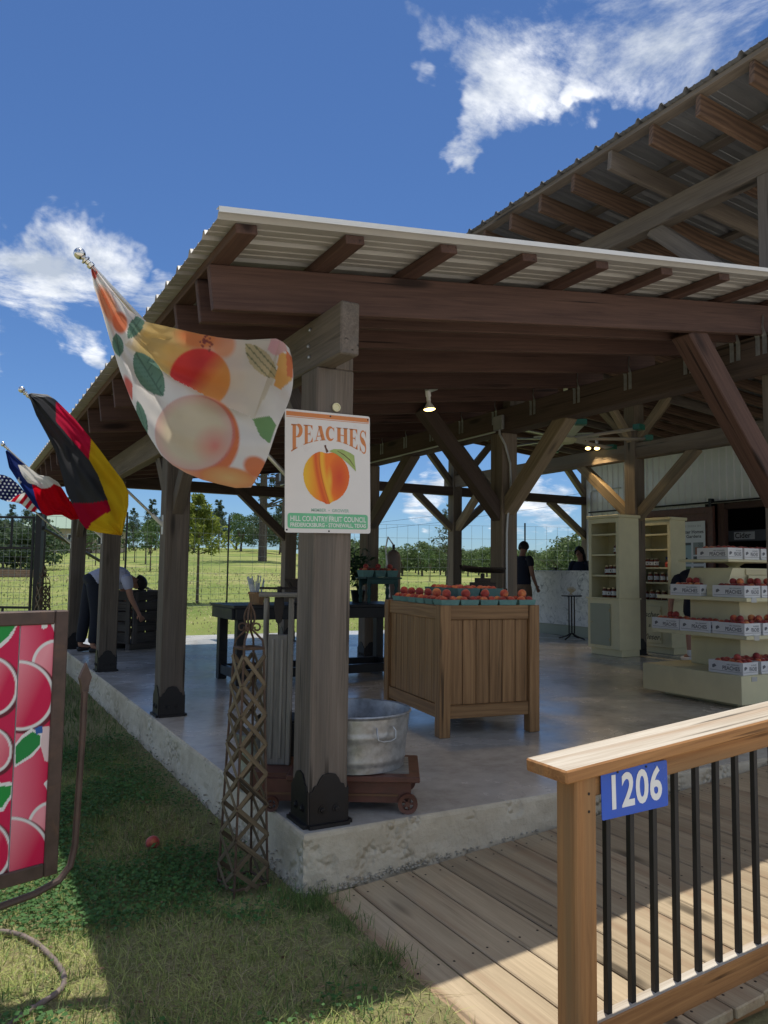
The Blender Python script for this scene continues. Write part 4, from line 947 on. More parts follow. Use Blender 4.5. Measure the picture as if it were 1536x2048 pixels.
# ------------------------------------------------------------------ fruit picture board on an iron stand, left
def proj(P):
    d = Vector(P)-CAMPOS; z = d.dot(fw); return 768+FPX*d.dot(rt)/z, 1024-FPX*d.dot(up)/z
def fruit_board():
    e = Vector((-1.005, -.25, 0)); dx = Vector((.95, .31, 0)).normalized()   # right edge; x runs to the right
    t = thing('fruit_picture_board', 'red and green fruit picture board in a brown iron frame on the grass', 'sign board', (e.x, e.y, G0))
    zt, zo = .975, .105; nrm = Vector((dx.y, -dx.x, 0))
    t.matrix_world = Matrix.Translation((e.x, e.y, 0)) @ Matrix((dx, -nrm, Vector((0, 0, 1)))).transposed().to_4x4()
    Wd = 1.05; fwid = .046
    ring = [(-Wd, zo), (0, zo), (0, zt), (-Wd, zt)]
    for nm, a, b in (('frame_bar', (0-fwid/2, 0, zo), (0-fwid/2, 0, zt)), ('frame_bar', (-Wd, 0, zt-fwid/2), (-fwid-.001, 0, zt-fwid/2)), ('frame_bar', (-Wd, 0, zo+fwid/2), (-fwid-.001, 0, zo+fwid/2)), ('frame_bar', (-Wd-.023, 0, zo), (-Wd-.023, 0, zt))):
        beam(nm, a, b, .040, fwid, MT['sign_brown'], t, (0, 0, 1) if a[2] == b[2] else (1, 0, 0), .004)
    M0 = Matrix.Translation((e.x, e.y, 0)) @ Matrix((dx, -nrm, Vector((0, 0, 1)))).transposed().to_4x4()
    seam = -.158
    def paint(Xm, Zm):
        PX = np.zeros(Xm.shape); PY = np.zeros(Xm.shape)
        for i in np.ndindex(Xm.shape): PX[i], PY[i] = proj(M0 @ Vector((Xm[i], 0, Zm[i])))
        C = np.ones(Xm.shape+(3,))*np.array(srgb(190, 14, 70))
        WH = srgb(222, 220, 218); pk = srgb(232, 150, 160); cr = srgb(200, 12, 72); dk = srgb(96, 22, 40)
        def ap(cx, cy, r, C, sx=1., g=1.):
            m, x, y, q = ell(PX, PY, cx+4, cy+3, (r+3)*sx, r+3, 0, .03); C = put(C, m, dk)
            m, x, y, q = ell(PX, PY, cx, cy, r*sx, r, 0, .03); C = put(C, m, WH); m, x, y, q = ell(PX, PY, cx, cy, (r-6)*sx, r-6, 0, .03)
            return put(C, m, lin(pk, cr, np.clip((x*.75+y*.35+.55)*g, 0, 1)))
        right = Xm > seam
        Cr = C.copy(); Cr = put(Cr, np.ones(Xm.shape), lin(srgb(226, 120, 140), cr, np.clip((PX-35)/70+.2, 0, 1)))
        Cr = ap(112, 1330, 52, Cr); Cr = ap(36, 1390, 70, Cr, 1.0)
        Cr = ap(36, 1570, 60, Cr, .9) if False else Cr
        Cr = put(Cr, inpoly([(26, 1488), (40, 1470), (60, 1455), (80, 1466), (80, 1490), (62, 1512), (26, 1534)], PX, PY), WH); Cr = put(Cr, inpoly([(28, 1492), (42, 1476), (62, 1462), (78, 1470), (77, 1488), (58, 1508), (28, 1528)], PX, PY), srgb(22, 130, 62))
        Cr = put(Cr, inpoly([(82, 1452), (106, 1452), (102, 1526), (86, 1520), (78, 1490)], PX, PY), srgb(214, 190, 190)); Cr = put(Cr, inpoly([(66, 1455), (82, 1450), (82, 1464), (70, 1468)], PX, PY), srgb(40, 90, 160))
        Cr = ap(104, 1660, 60, Cr, .9); Cr = ap(22, 1708, 76, Cr, 1.); Cr = put(Cr, inpoly([(84, 1566), (98, 1552), (98, 1590)], PX, PY), WH)
        Cr = put(Cr, inpoly([(80, 1240), (93, 1240), (92, 1254), (84, 1258), (80, 1256)], PX, PY), WH); Cr = put(Cr, inpoly([(98, 1246), (106, 1236), (112, 1240), (106, 1250), (112, 1262), (110, 1274)], PX, PY), WH)
        Cl = np.ones(C.shape)*np.array(srgb(196, 18, 74))
        for k in range(5):
            ox = -115*k; Cl = put(Cl, inpoly([(-30+ox, 1225), (34+ox, 1225), (34+ox, 1245), (20+ox, 1275), (0+ox, 1295), (-30+ox, 1300)], PX, PY), WH); Cl = put(Cl, inpoly([(-30+ox, 1225), (33+ox, 1225), (29+ox, 1250), (14+ox, 1272), (-4+ox, 1288), (-30+ox, 1292)], PX, PY), srgb(24, 140, 60))
            Cl = ap(-22+ox, 1372, 60, Cl, .92); Cl = ap(-20+ox, 1500, 46, Cl, .9, .5) ; Cl = put(Cl, inpoly([(-30+ox, 1566), (24+ox, 1562), (22+ox, 1590), (4+ox, 1620), (-30+ox, 1632)], PX, PY), WH); Cl = put(Cl, inpoly([(-30+ox, 1572), (21+ox, 1570), (18+ox, 1588), (2+ox, 1612), (-30+ox, 1622)], PX, PY), srgb(24, 140, 60)); Cl = ap(-36+ox, 1700, 62, Cl, .9)
        return np.where(right[..., None], Cr, Cl)
    for nm, xa, xb, nx in (('picture_panel', seam+.002, -fwid+.008, 90), ('picture_panel', -Wd, seam-.002, 240)):
        xs = np.linspace(xa, xb, nx); zs = np.linspace(zo+fwid-.006, zt-fwid+.006, 240); Xm, Zm = np.meshgrid(xs, zs, indexing='ij')
        P = np.stack([Xm, np.full(Xm.shape, -.012), Zm], -1); o = ob(nm, gridmesh(nm, P, paint(Xm, Zm), MT['print'], False), None, t)
        MB().box(xa, xb, -.009, .008, zs[0], zs[-1]).build('panel_back', MT['card_white'], o)
    # spear tipped iron bar bending under the board
    pts = [(.060, -.03, .70), (.060, -.03, .55), (.054, -.03, .35), (.050, -.03, .19), (.036, -.03, .125), (.0, -.03, .087), (-.08, -.03, .066), (-.3, -.03, .05), (-Wd, -.03, .05)]
    b = MB(); b.tube(pts, .0115, 8).build('stand_bar', MT['sign_brown'], t, smooth=True)
    sp = [(-.012, 0), (.012, 0), (.013, .02), (.022, .05), (.0, .10), (-.022, .05), (-.013, .02)]
    MB().prism(sp, .014, Matrix.Translation((.060, -.023, .695)) @ Matrix.Rotation(math.pi/2, 4, 'X')).build('spear_tip', MT['sign_brown'], t)
    for x in (-.42, -Wd+.03):
        MB().tube([(x, -.03, .05), (x, -.03, G0-.02)], .013, 8).build('stand_leg', MT['sign_brown'], t)
        MB().tube([(x, .0, .3), (x, .28, G0-.02)], .010, 8).build('stand_leg', MT['sign_brown'], t)
fruit_board()
# ------------------------------------------------------------------ lattice obelisks
def obelisk():
    t = thing('lattice_obelisk', 'tall tapering lattice obelisk beside the slab corner', 'obelisk', (-.185, .225, G0), R(8), 'lattice obelisks along the slab')
    Hh = 1.036; b = .080; tp = .048
    hw = lambda z: b+(tp-b)*z/Hh
    cs = [(-1, -1), (1, -1), (1, 1), (-1, 1)]
    for sx, sy in cs: MB().tube([(sx*hw(0), sy*hw(0), -.01), (sx*hw(Hh), sy*hw(Hh), Hh)], .0055, 6).build('corner_rod', MT['rust'], t)
    for k in range(4):
        (ax, ay), (bx, by) = cs[k], cs[(k+1) % 4]; nx, ny = ((ax+bx)/2, (ay+by)/2)
        def pt(u, z, o=0): h = hw(z); return Vector((ax+(bx-ax)*u, ay+(by-ay)*u, 0))*h+Vector((nx*o, ny*o, z))
        z = -.02; step = .128
        while z < Hh:
            for s in (0, 1):
                z0, z1 = z, z+.128; u0, u1 = (0, 1) if s == 0 else (1, 0)
                if z0 < .02: u0 = u0+(u1-u0)*(.02-z0)/(z1-z0); z0 = .02
                if z1 > Hh: u1 = u0+(u1-u0)*(Hh-z0)/(z1-z0); z1 = Hh
                if z1-z0 > .04:
                    p, q = pt(u0, z0, .004+.004*s), pt(u1, z1, .004+.004*s)
                    beam('slat', p, q, .0035, .0185, MT['lattice_wood'], t, Vector((nx, ny, 0)).cross(q-p), .0008)
            z += step
        MB().tube([pt(0, Hh), pt(1, Hh)], .007, 6).build('top_bar', MT['rust'], t)
        MB().tube([pt(0, .03), pt(1, .03)], .006, 6).build('base_bar', MT['rust'], t)
    f = MB()
    for k in range(4):
        a = math.pi/4+k*math.pi/2; c, s = math.cos(a), math.sin(a); r0 = tp*1.414
        prof = [(r0, Hh), (.062, Hh+.035), (.030, Hh+.065), (.012, Hh+.082), (.010, Hh+.094), (.020, Hh+.112), (.025, Hh+.135), (.019, Hh+.160), (.006, Hh+.185), (.001, Hh+.198)]
        f.tube([(r*c, r*s, z) for r, z in prof], .0050, 6)
        sc = [(.010, Hh+.088)]+[(.034+.021*math.cos(q)*(1-.07*i), Hh+.090+.021*math.sin(q)*(1-.07*i)) for i, q in enumerate(np.linspace(math.pi*.8, -math.pi*1.1, 9))]
        f.tube([(r*c, r*s, z) for r, z in sc], .0045, 6)
    f.build('finial', MT['rust'], t, smooth=True)
    c = copy_tree(t, None, label='distant lattice obelisk by the fence corner behind the fruit board'); c.location = (-.36, 7.55, G0+.02); c.rotation_euler = (0, 0, R(20)); c.scale = (1.12, 1.12, 1.12)
obelisk()

# ------------------------------------------------------------------ platform scale, tub, buckets
def scale_():
    u = Vector((math.cos(R(-30)), math.sin(R(-30)), 0)); v = Vector((-u.y, u.x, 0)); rf = Vector((.585, .012, 0))
    t = thing('platform_scale', 'antique brown platform scale with wooden column behind the corner post', 'scale', rf-u*.39+v*.21, R(-30))
    L, D = .39, .21
    MB().box(-L+.03, L-.04, -D+.03, D-.03, .045, .145).build('body', MT['brown_paint'], t)
    ob('platform', cbox(.62, .44, .026, .004, MT['brown_paint']), None, t, (.08, 0, .159))
    ob('platform_inlay', cbox(.44, .32, .004, .001, MT['grey_wood']), None, t, (.12, 0, .1745))
    MB().box(-L-.02, -L+.16, -D+.05, D-.05, .07, .168).build('column_foot', MT['brown_paint'], t)
    MB().box(-L, L-.1, -D+.024, -D+.03, .075, .085).build('trim_line', plain('gold_line', (.16, .08, .04), .5), t)
    for sx, r in ((L-.055, .046), (-L+.09, .034)):
        for sy in (-D+.016, D-.016):
            w = MB(); w.lathe([(r*.6, -.008), (r*.86, -.010), (r, -.012), (r, .012), (r*.86, .010), (r*.6, .008)], 20); w.lathe([(0, -.014), (r*.26, -.014), (r*.26, .014), (0, .014)], 12)
            for k in range(5): a = k*2*math.pi/5; w.tube([(r*.2*math.cos(a), r*.2*math.sin(a), 0), (r*.85*math.cos(a), r*.85*math.sin(a), 0)], r*.12, 6)
            w.build('wheel', MT['brown_paint'], t, smooth=True, loc=(sx, sy, r), rot=(math.pi/2, 0, 0))
    # column
    cx = -L+.075; cy = .0
    block('column_board', cx-.050, cx+.050, cy-.020, cy+.020, .168, .80, MT['grey_wood'], t)
    for sx in (-1, 1): block('column_rail', cx+sx*.062-.011, cx+sx*.062+.011, cy-.026, cy+.024, .168, .985, MT['grey_wood'], t)
    for sx in (-1, 1): block('column_moulding', cx+sx*.022-.006, cx+sx*.022+.006, cy-.028, cy-.0205, .20, .78, MT['grey_wood'], t, .003)
    ob('beam_shelf', cbox(.19, .10, .022, .003, MT['grey_wood']), None, t, (cx, cy, .998))
    m = MB(); m.tube([(cx-.10, cy, 1.03), (cx+.16, cy, 1.03)], .006, 6).tube([(cx, cy, 1.01), (cx, cy, 1.04)], .012, 8); m.build('balance_beam', MT['black_iron'], t)
    m = MB(); m.prism([(-.022, 0), (.022, 0), (.024, -.05), (.014, -.12), (.0, -.135), (-.014, -.12), (-.024, -.05)], .018, Matrix.Translation((cx, cy+.009, .985)) @ Matrix.Rotation(math.pi/2, 4, 'X')); m.build('weight', MT['black_iron'], t)
    MB().tube([(cx, cy, .86), (cx, cy, .80)], .004, 6).build('weight_rod', MT['black_iron'], t)
scale_()
def wash_tub():
    c = Vector((.425, .375, .178)); t = thing('wash_tub', 'round galvanised wash tub standing on the platform scale', 'tub', c)
    R0, R1, H = .245, .275, .262
    f = lambda z: R0+(R1-R0)*z/H
    pr = [(0, .012), (R0-.006, .012), (R0-.003, .004), (R0, 0)]
    for z in np.linspace(.012, H-.012, 22):
        bead = .0045*sum(math.exp(-((z-q)/.006)**2) for q in (.045, .062, .155, .172)); pr.append((f(z)+bead, z))
    pr += [(R1+.003, H-.008), (R1+.008, H), (R1+.003, H+.006), (R1-.004, H), (f(.2)-.005, .2), (f(.1)-.005, .1), (R0-.006, .013), (0, .013)]
    MB().lathe(pr, 56).build('shell', MT['galv'], t, smooth=True)
    for a in (R(-86), R(94)):
        M = Matrix.Rotation(a, 4, 'Z'); r = f(.20)+.006; h = MB()
        pts = [(r+.004, -.045, .215), (r+.016, -.052, .20), (r+.022, -.048, .165), (r+.022, -.02, .155), (r+.022, .02, .155), (r+.022, .048, .165), (r+.016, .052, .20), (r+.004, .045, .215)]
        h.tube([M @ Vector(p) for p in pts], .0042, 8); h.build('handle', MT['galv'], t, smooth=True)
    p = thing('galvanised_pail', 'grey galvanised pail on the slab edge behind the lattice obelisk', 'pail', (.055, .74, .002))
    MB().lathe([(0, .006), (.078, .006), (.085, 0), (.10, .16), (.112, .285), (.116, .29), (.110, .292), (.098, .16), (.080, .012), (0, .012)], 32).build('shell', MT['galv'], p, smooth=True)
    MB().tube([(.114*math.cos(a), .114*math.sin(a)*.35+.02, .285-.10*math.sin(a)) for a in np.linspace(0, math.pi, 12)], .003, 6).build('handle', MT['pole_metal'], p)
    k = thing('black_bucket', 'black ribbed bucket with a wire handle beside the scale column', 'bucket', (.255, .93, .002))
    pr = [(0, .006), (.105, .006), (.112, 0)]; 
    for z in np.linspace(.01, .30, 16): pr.append((.112+.024*z/.3+.002*(1 if int(z*60) % 2 else -1), z))
    pr += [(.146, .305), (.146, .318), (.138, .32), (.134, .31), (.11, .02), (0, .02)]
    MB().lathe(pr, 32).build('shell', MT['black_paint'], k, smooth=True)
    MB().tube([(.146*math.cos(a), .146*math.sin(a)*.6, .31+.03*math.sin(a)) for a in np.linspace(0, math.pi, 12)], .003, 6).build('handle', MT['pole_metal'], k)
wash_tub()

# ------------------------------------------------------------------ fruit
def peach_mesh(seed):
    rr = random.Random(seed); mb = MB(); n, m = 14, 9; vs = []
    for j in range(m+1):
        th = math.pi*j/m
        for i in range(n):
            ph = 2*math.pi*i/n; r = 1-.10*math.exp(-(min(abs(ph), 2*math.pi-abs(ph))/.32)**2)*math.sin(th)
            z = math.cos(th)*(.94-(.14 if j == 0 else .05 if j == 1 else 0)); vs.append((.033*r*math.sin(th)*math.cos(ph), .033*r*math.sin(th)*math.sin(ph), .033*z))
    fs = [(j*n+i, (j+1)*n+i, (j+1)*n+(i+1) % n, j*n+(i+1) % n) for j in range(m) for i in range(n)]
    mb.add(vs, fs); me = mb.mesh('peach', True, [MT['peach']]); return me
PM = [peach_mesh(k) for k in range(2)]
NP = [0]
def peach(loc, label, group, s=1., mi=None):
    o = ob('peach', random.choice(PM), None, None, loc, (random.uniform(-1.2, 1.2), random.uniform(-1.2, 1.2), random.uniform(0, 6.3)))
    o.scale = (s,)*3; NP[0] += 1; return tag(o, label, 'peach', group)
def heap(c, rz_, w, d, n, label, group, s=1., dome=1.):
    """heap n peaches on a rectangle centred at c (resting height)"""
    r = .033*s; nx = max(1, int(w/(2*r))); ny = max(1, int(d/(2*r))); slots = []
    for lay in range(3):
        ax, ay = nx-lay, ny-lay
        if ax < 1 or ay < 1: break
        for i in range(ax):
            for j in range(ay): slots.append(((i-(ax-1)/2)*2*r*1.02, (j-(ay-1)/2)*2*r*1.02, r+lay*r*1.45*dome))
    base = nx*ny
    cz, sz = math.cos(rz_), math.sin(rz_); k = 0
    for x, y, z in slots[:n]:
        x += random.uniform(-.1, .1)*r; y += random.uniform(-.1, .1)*r
        peach((c[0]+x*cz-y*sz, c[1]+x*sz+y*cz, c[2]+z), label, group, s*random.uniform(.93, 1.06))
tag(peach((-.425, .887, G0+.028), 'x', 'x', 1.05), 'lone windfall peach lying in the grass beside the slab', 'peach'); del bpy.data.objects['peach']['group']

def basket_mesh(w, h, tp=.8):
    a, b = w/2, w/2*tp; t = .0035; mb = MB(); v = []
    for s, z, o in ((b, 0, 0), (a, h, 0), (a-t, h, 0), (b-t, t, 0)):
        v += [(-s, -s, z), (s, -s, z), (s, s, z), (-s, s, z)]
    f = []
    for k in range(3): f += [(k*4+i, k*4+(i+1) % 4, k*4+4+(i+1) % 4, k*4+4+i) for i in range(4)]
    f += [(0, 3, 2, 1), (12, 13, 14, 15)]; mb.add(v, f); return mb.mesh('basket', False, [MT['teal_pulp']])
BK = basket_mesh(.142, .074); BK2 = basket_mesh(.19, .085)
def berry_basket(c, rz_, label, group, n=6, big=False, plabel=None, pgroup=None):
    o = ob('fruit_basket', BK2 if big else BK, None, None, c, (0, 0, rz_)); tag(o, label, 'basket', group)
    if n: heap((c[0], c[1], c[2]+(.040 if big else .034)), rz_, .185 if big else .136, .185 if big else .136, n, plabel, pgroup, 1.0)

# ------------------------------------------------------------------ oak bin
def oak_bin():
    rz_ = R(-8); o3 = Vector((1.56, 1.338, 0)); t = thing('oak_bin', 'oak plank display bin on legs with peach baskets on top', 'bin', o3, rz_)
    W_, D, H = .785, 1.06, .895; lg = .082
    for x in (0, W_-lg):
        for y in (0, D-lg): block('leg', x, x+lg, y, y+lg, .002, H, MT['oak_wood'], t)
    def side(p, q, n, out):
        p = Vector(p); q = Vector(q); d = (q-p).normalized(); o = Vector(out)
        for z0, z1, nm in ((.125, .215, 'bottom_rail'), (H-.10, H-.001, 'top_rail')): beam(nm, p+Vector((0, 0, (z0+z1)/2))-o*.030, q+Vector((0, 0, (z0+z1)/2))-o*.030, .036, z1-z0, MT['oak_wood'], t)
        L = (q-p).length/n
        for k in range(n):
            c = p+d*(L*(k+.5))-o*.036; beam('plank', c+Vector((0, 0, .216)), c+Vector((0, 0, H-.101)), L-.004, .018, MT['oak_wood'], t, o, .0025)
    side((lg, 0, 0), (W_-lg, 0, 0), 6, (0, -1, 0)); side((0, D-lg, 0), (0, lg, 0), 8, (-1, 0, 0))
    side((W_, lg, 0), (W_, D-lg, 0), 8, (1, 0, 0)); side((W_-lg, D, 0), (lg, D, 0), 6, (0, 1, 0))
    ob('tray', cbox(W_-.05, D-.05, .012, .002, MT['oak_wood']), None, t, (W_/2, D/2, H-.044))
    ob('riser', cbox(.44, .70, .060, .003, MT['dark_wood']), None, t, (W_/2+.09, D/2+.10, H-.007))
    cz, sz = math.cos(rz_), math.sin(rz_)
    L_ = lambda x, y, z: (o3.x+x*cz-y*sz, o3.y+x*sz+y*cz, z)
    pl, pg = 'ripe peach heaped in a teal basket on the oak bin', 'peaches on the oak bin'
    for k in range(5): berry_basket(L_(.085+k*.152, .085, H-.037), rz_+R(random.uniform(-4, 4)), 'teal pulp basket of peaches along the front edge of the oak bin', 'front baskets on the oak bin', 5, False, pl, pg)
    for k in range(5): berry_basket(L_(.085, .240+k*.154, H-.037), rz_+R(random.uniform(-4, 4)), 'teal pulp basket of peaches along the left edge of the oak bin', 'side baskets on the oak bin', 5, False, pl, pg)
    for i in range(2):
        for j in range(3): berry_basket(L_(W_/2+.0+i*.20, D/2-.10+j*.205, H+.024), rz_, 'larger teal basket of peaches raised in the middle of the oak bin', 'raised baskets on the oak bin', 4 if (j == 0 or i == 0) else 3, True, pl, pg)
oak_bin()

# ------------------------------------------------------------------ black tables and what stands on them
def black_table():
    t = thing('black_table', 'long black timber table with heavy legs and low stretchers', 'table', (1.0, 4.08, 0))
    L, D, H = 2.05, .78, .775; m = MT['black_paint']
    ob('top', cbox(L, D, .03, .004, m), None, t, (L/2, D/2, H-.015))
    for y in (.02, D-.06): block('apron', .03, L-.03, y, y+.04, H-.14, H-.0305, m, t)
    for x in (.0, L-.04): block('apron', x+.001, x+.039, .061, D-.061, H-.14, H-.0305, m, t)
    for x in (.06, L/2-.04, L-.15):
        for y in (.062, D-.152): block('leg', x, x+.09, y, y+.09, .002, H-.031, m, t)
    for y in (.07, D-.14): block('stretcher', .15, L-.15, y, y+.06, .06, .15, m, t)
    for x in (.075, L-.135): block('cross_stretcher', x, x+.06, .152, D-.152, .06, .15, m, t)
black_table()
TT = .776
def bucket_of_cutlery():
    c = atz(497, 1203, TT); c = Vector((1.30, 4.28, TT+.001)); t = thing('wooden_basket', 'small slatted wooden basket on the black table', 'basket', c)
    n = 18; R0, R1, H = .062, .085, .125
    for k in range(n):
        a = 2*math.pi*k/n; ca, sa = math.cos(a), math.sin(a)
        beam('stave', (R0*ca, R0*sa, .004), (R1*ca, R1*sa, H), .0265, .003, MT['basket_wood'], t, (ca, sa, 0), .0005)
    MB().lathe([(0, .004), (R0, .004), (R0, .010), (0, .010)], 18).build('bottom', MT['basket_wood'], t)
    for z, w in ((.112, .016), (.008, .014)):
        r = R0+(R1-R0)*z/H+.004; MB().lathe([(r, z-w/2), (r+.003, z-w/2), (r+.003, z+w/2), (r, z+w/2), (r, z-w/2)], 24).build('hoop', MT['basket_wood'], t)
    for k in range(13):
        a = random.uniform(0, 6.28); r = random.uniform(.0, .055); b = Vector((c.x+r*.7*math.cos(a), c.y+r*.7*math.sin(a), TT+.02)); tp_ = Vector((c.x+(r+.03)*math.cos(a)*1.2, c.y+(r+.03)*math.sin(a)*1.2, TT+random.uniform(.20, .30)))
        o = thing('plastic_sleeve' if k % 3 else 'paper_sleeve', 'pale plastic sleeve standing in the small wooden basket' if k % 3 else 'grey folded paper sleeve standing in the small wooden basket', 'sleeve', b, 0, 'sleeves in the wooden basket')
        d = tp_-b; beam('sleeve', (0, 0, 0), d, random.uniform(.012, .034), .004, MT['paper'] if k % 3 == 0 else MT['glassware'], o, (math.cos(a+1), math.sin(a+1), 0), .0005)
bucket_of_cutlery()
def tomato_tray():
    t = thing('wicker_tray', 'shallow dark wicker tray of plums raised on a wooden box', 'tray', (1.98, 4.42, TT+.17))
    w, d = .27, .17; mb = MB(); v = []
    for s, z in ((.82, 0), (1, .085), (.96, .085), (.80, .008)): v += [(-w*s, -d*s, z), (w*s, -d*s, z), (w*s, d*s, z), (-w*s, d*s, z)]
    f = []
    for k in range(3): f += [(k*4+i, k*4+(i+1) % 4, k*4+4+(i+1) % 4, k*4+4+i) for i in range(4)]
    mb.add(v, f+[(0, 3, 2, 1), (12, 13, 14, 15)]); mb.build('tray', MT['dark_wood'], t)
    MB().tube([(w+.002, -.05, .07), (w+.05, -.045, .085), (w+.05, .045, .085), (w+.002, .05, .07)], .008, 6).build('handle', MT['dark_wood'], t)
    b = thing('wooden_box', 'plain wooden box propping up the wicker tray', 'box', (1.98, 4.44, TT+.001))
    ob('box', cbox(.40, .26, .166, .004, MT['dark_wood']), None, b, (0, 0, .084))
    MB().box(-.10, .10, -.1335, -.1305, .05, .12).build('price_card', MT['black_paint'], b)
    heap((1.98, 4.42, TT+.17+.03), 0, .46, .28, 24, 'dark red plum piled in the wicker tray', 'plums in the wicker tray', .95)
    for o in bpy.data.objects:
        if o.get('group') == 'plums in the wicker tray': o['category'] = 'plum'; o.name = 'plum'
tomato_tray()
def stand_on_table():
    x, y = 2.78, 4.46; t = thing('green_riser', 'small dark green stand with turned legs on the black table', 'stand', (x, y, TT+.001)); m = MT['teal_paint']
    ob('top', cbox(.46, .26, .018, .003, m), None, t, (0, 0, .272))
    for sy in (-.10, .10): block('apron', -.19, .19, sy-.008, sy+.008, .205, .262, m, t)
    lp = [(.0, 0), (.018, 0), (.022, .04), (.015, .07), (.026, .10), (.022, .14), (.014, .16), (.024, .19), (.024, .225)]
    lm = MB().lathe(lp, 10).mesh('leg', True, [m])
    for sx in (-.17, .17):
        for sy in (-.10, .10): ob('leg', lm, None, t, (sx, sy, 0))
    for k in range(3): berry_basket((x-.165+k*.155, y+.0, TT+.284), R(random.uniform(-5, 5)), 'teal pulp basket of dark fruit on the small green stand', 'baskets on the green stand', 6, False, 'dark red peach in a basket on the green stand', 'peaches on the green stand')
stand_on_table()
def plant():
    t = thing('potted_plant', 'leafy dark potted plant behind the white peach sign post', 'plant', (2.66, 4.72, TT+.001))
    MB().lathe([(0, .004), (.06, .004), (.065, 0), (.085, .12), (.09, .125), (.08, .13), (0, .11)], 20).build('pot', MT['black_paint'], t, smooth=True)
    st = MB(); lv = MB(); rr = random.Random(5)
    for k in range(16):
        a = rr.uniform(0, 6.28); r = rr.uniform(.06, .20); h = rr.uniform(.22, .52); p = [Vector((0, 0, .1)), Vector((r*.4*math.cos(a), r*.4*math.sin(a), .1+h*.6)), Vector((r*math.cos(a), r*math.sin(a), .1+h))]
        st.tube(p, .003, 5)
        for q in range(22):
            f = rr.uniform(.3, 1.05); c = p[0].lerp(p[1], min(1, f*2)) if f < .5 else p[1].lerp(p[2], (f-.5)*2); d = Vector((rr.gauss(0, 1), rr.gauss(0, 1), rr.gauss(-.3, .7))).normalized(); L = rr.uniform(.05, .09); s = d.orthogonal().normalized()*L*.22; c2 = c+d*.02
            lv.add([c2, c2+d*L*.5+s, c2+d*L, c2+d*L*.5-s], [(0, 1, 2, 3)])
    st.build('stem', MT['leaf_dark'], t); lv.build('leaves', MT['leaf_dark'], t)
plant()
def grey_pipe():
    t = thing('propane_cylinder', 'tall narrow brown cylinder with hoses beside the inner post', 'cylinder', (3.46, 5.32, .002))
    MB().lathe([(0, .0), (.085, .0), (.09, .02), (.09, 1.30), (.07, 1.36), (.03, 1.39), (0, 1.40)], 20).build('tank', plain('tank_brown', (.16, .12, .10), .5), t, smooth=True)
    MB().tube([(0, 0, 1.40), (0, 0, 1.46)], .018, 8).build('valve', MT['black_steel'], t)
    MB().tube([(0, 0, 1.45), (-.10, -.03, 1.55), (-.15, -.06, 1.4), (-.12, -.08, 1.1), (-.10, -.09, .8)], .010, 6).build('hose', MT['plastic_white'], t, smooth=True)
grey_pipe()

# ------------------------------------------------------------------ printed cartons
TXT = text_mesh('PEACHES', .040, 0, .0010); TXT2 = text_mesh('HILL COUNTRY', .016, 0, .0004)
def carton_proto():
    t = thing('peach_carton', 'x', 'carton', (0, 0, 0)); a, b, h, th = .105, .165, .105, .004; mb = MB(); v = []
    for s, z in ((0, 0), (0, h), (th, h), (th, th)): v += [(-a+s, -b+s, z), (a-s, -b+s, z), (a-s, b-s, z), (-a+s, b-s, z)]
    f = []
    for k in range(3): f += [(k*4+i, k*4+(i+1) % 4, k*4+4+(i+1) % 4, k*4+4+i) for i in range(4)]
    mb.add(v, f+[(0, 3, 2, 1), (12, 13, 14, 15)]); mb.build('carton_body', MT['card_white'], t)
    def pr(M, wd):
        m1 = TXT.copy(); m1.transform(Matrix.Diagonal((wd*3.1, 1.15, 1, 1))); ob('lettering', m1, MT['print_grey'], t, M=M @ Matrix.Translation((wd*.16, -.006, 0)))
        ob('small_lettering', TXT2, MT['print_grey'], t, M=M @ Matrix.Translation((wd*.22, .026, 0)) @ Matrix.Diagonal((wd*3.2, .9, 1, 1)))
        lg = MB(); lf = []
        for k in range(14): q = 2*math.pi*k/14; lf.append((-wd*.34+.020*math.cos(q)*(1+.25*math.cos(3*q)), .004+.015*math.sin(q)*(1+.3*math.sin(2*q)), 0))
        lg.add(lf, [tuple(range(14))]); lg.add([(-wd*.46, -.03, 0), (wd*.46, -.03, 0), (wd*.46, -.033, 0), (-wd*.46, -.033, 0)], [(0, 1, 2, 3)]); lg.build('logo', MT['print_grey'], t, M=M)
    pr(frame((-a-.0008, 0, h/2), (0, -1, 0), (-1, 0, 0)), .33); pr(frame((0, -b-.0008, h/2), (1, 0, 0), (0, -1, 0)), .21)
    return t
CART = carton_proto(); _cu = [False]
def carton(x, y, z, where, n, rz_=0., plabel=None):
    lab = 'white printed peach carton on '+where; g = 'cartons on '+where
    if not _cu[0]: t = CART; _cu[0] = True; tag(t, lab, 'carton', g)
    else: t = copy_tree(CART, None, label=lab, group=g)
    t.location = (x, y, z+.001); t.rotation_euler = (0, 0, rz_)
    if n: heap((x, y, z+.062), rz_, .198, .31, n+4, 'ripe peach in a white carton on '+where, 'peaches on '+where, .98, 1.)
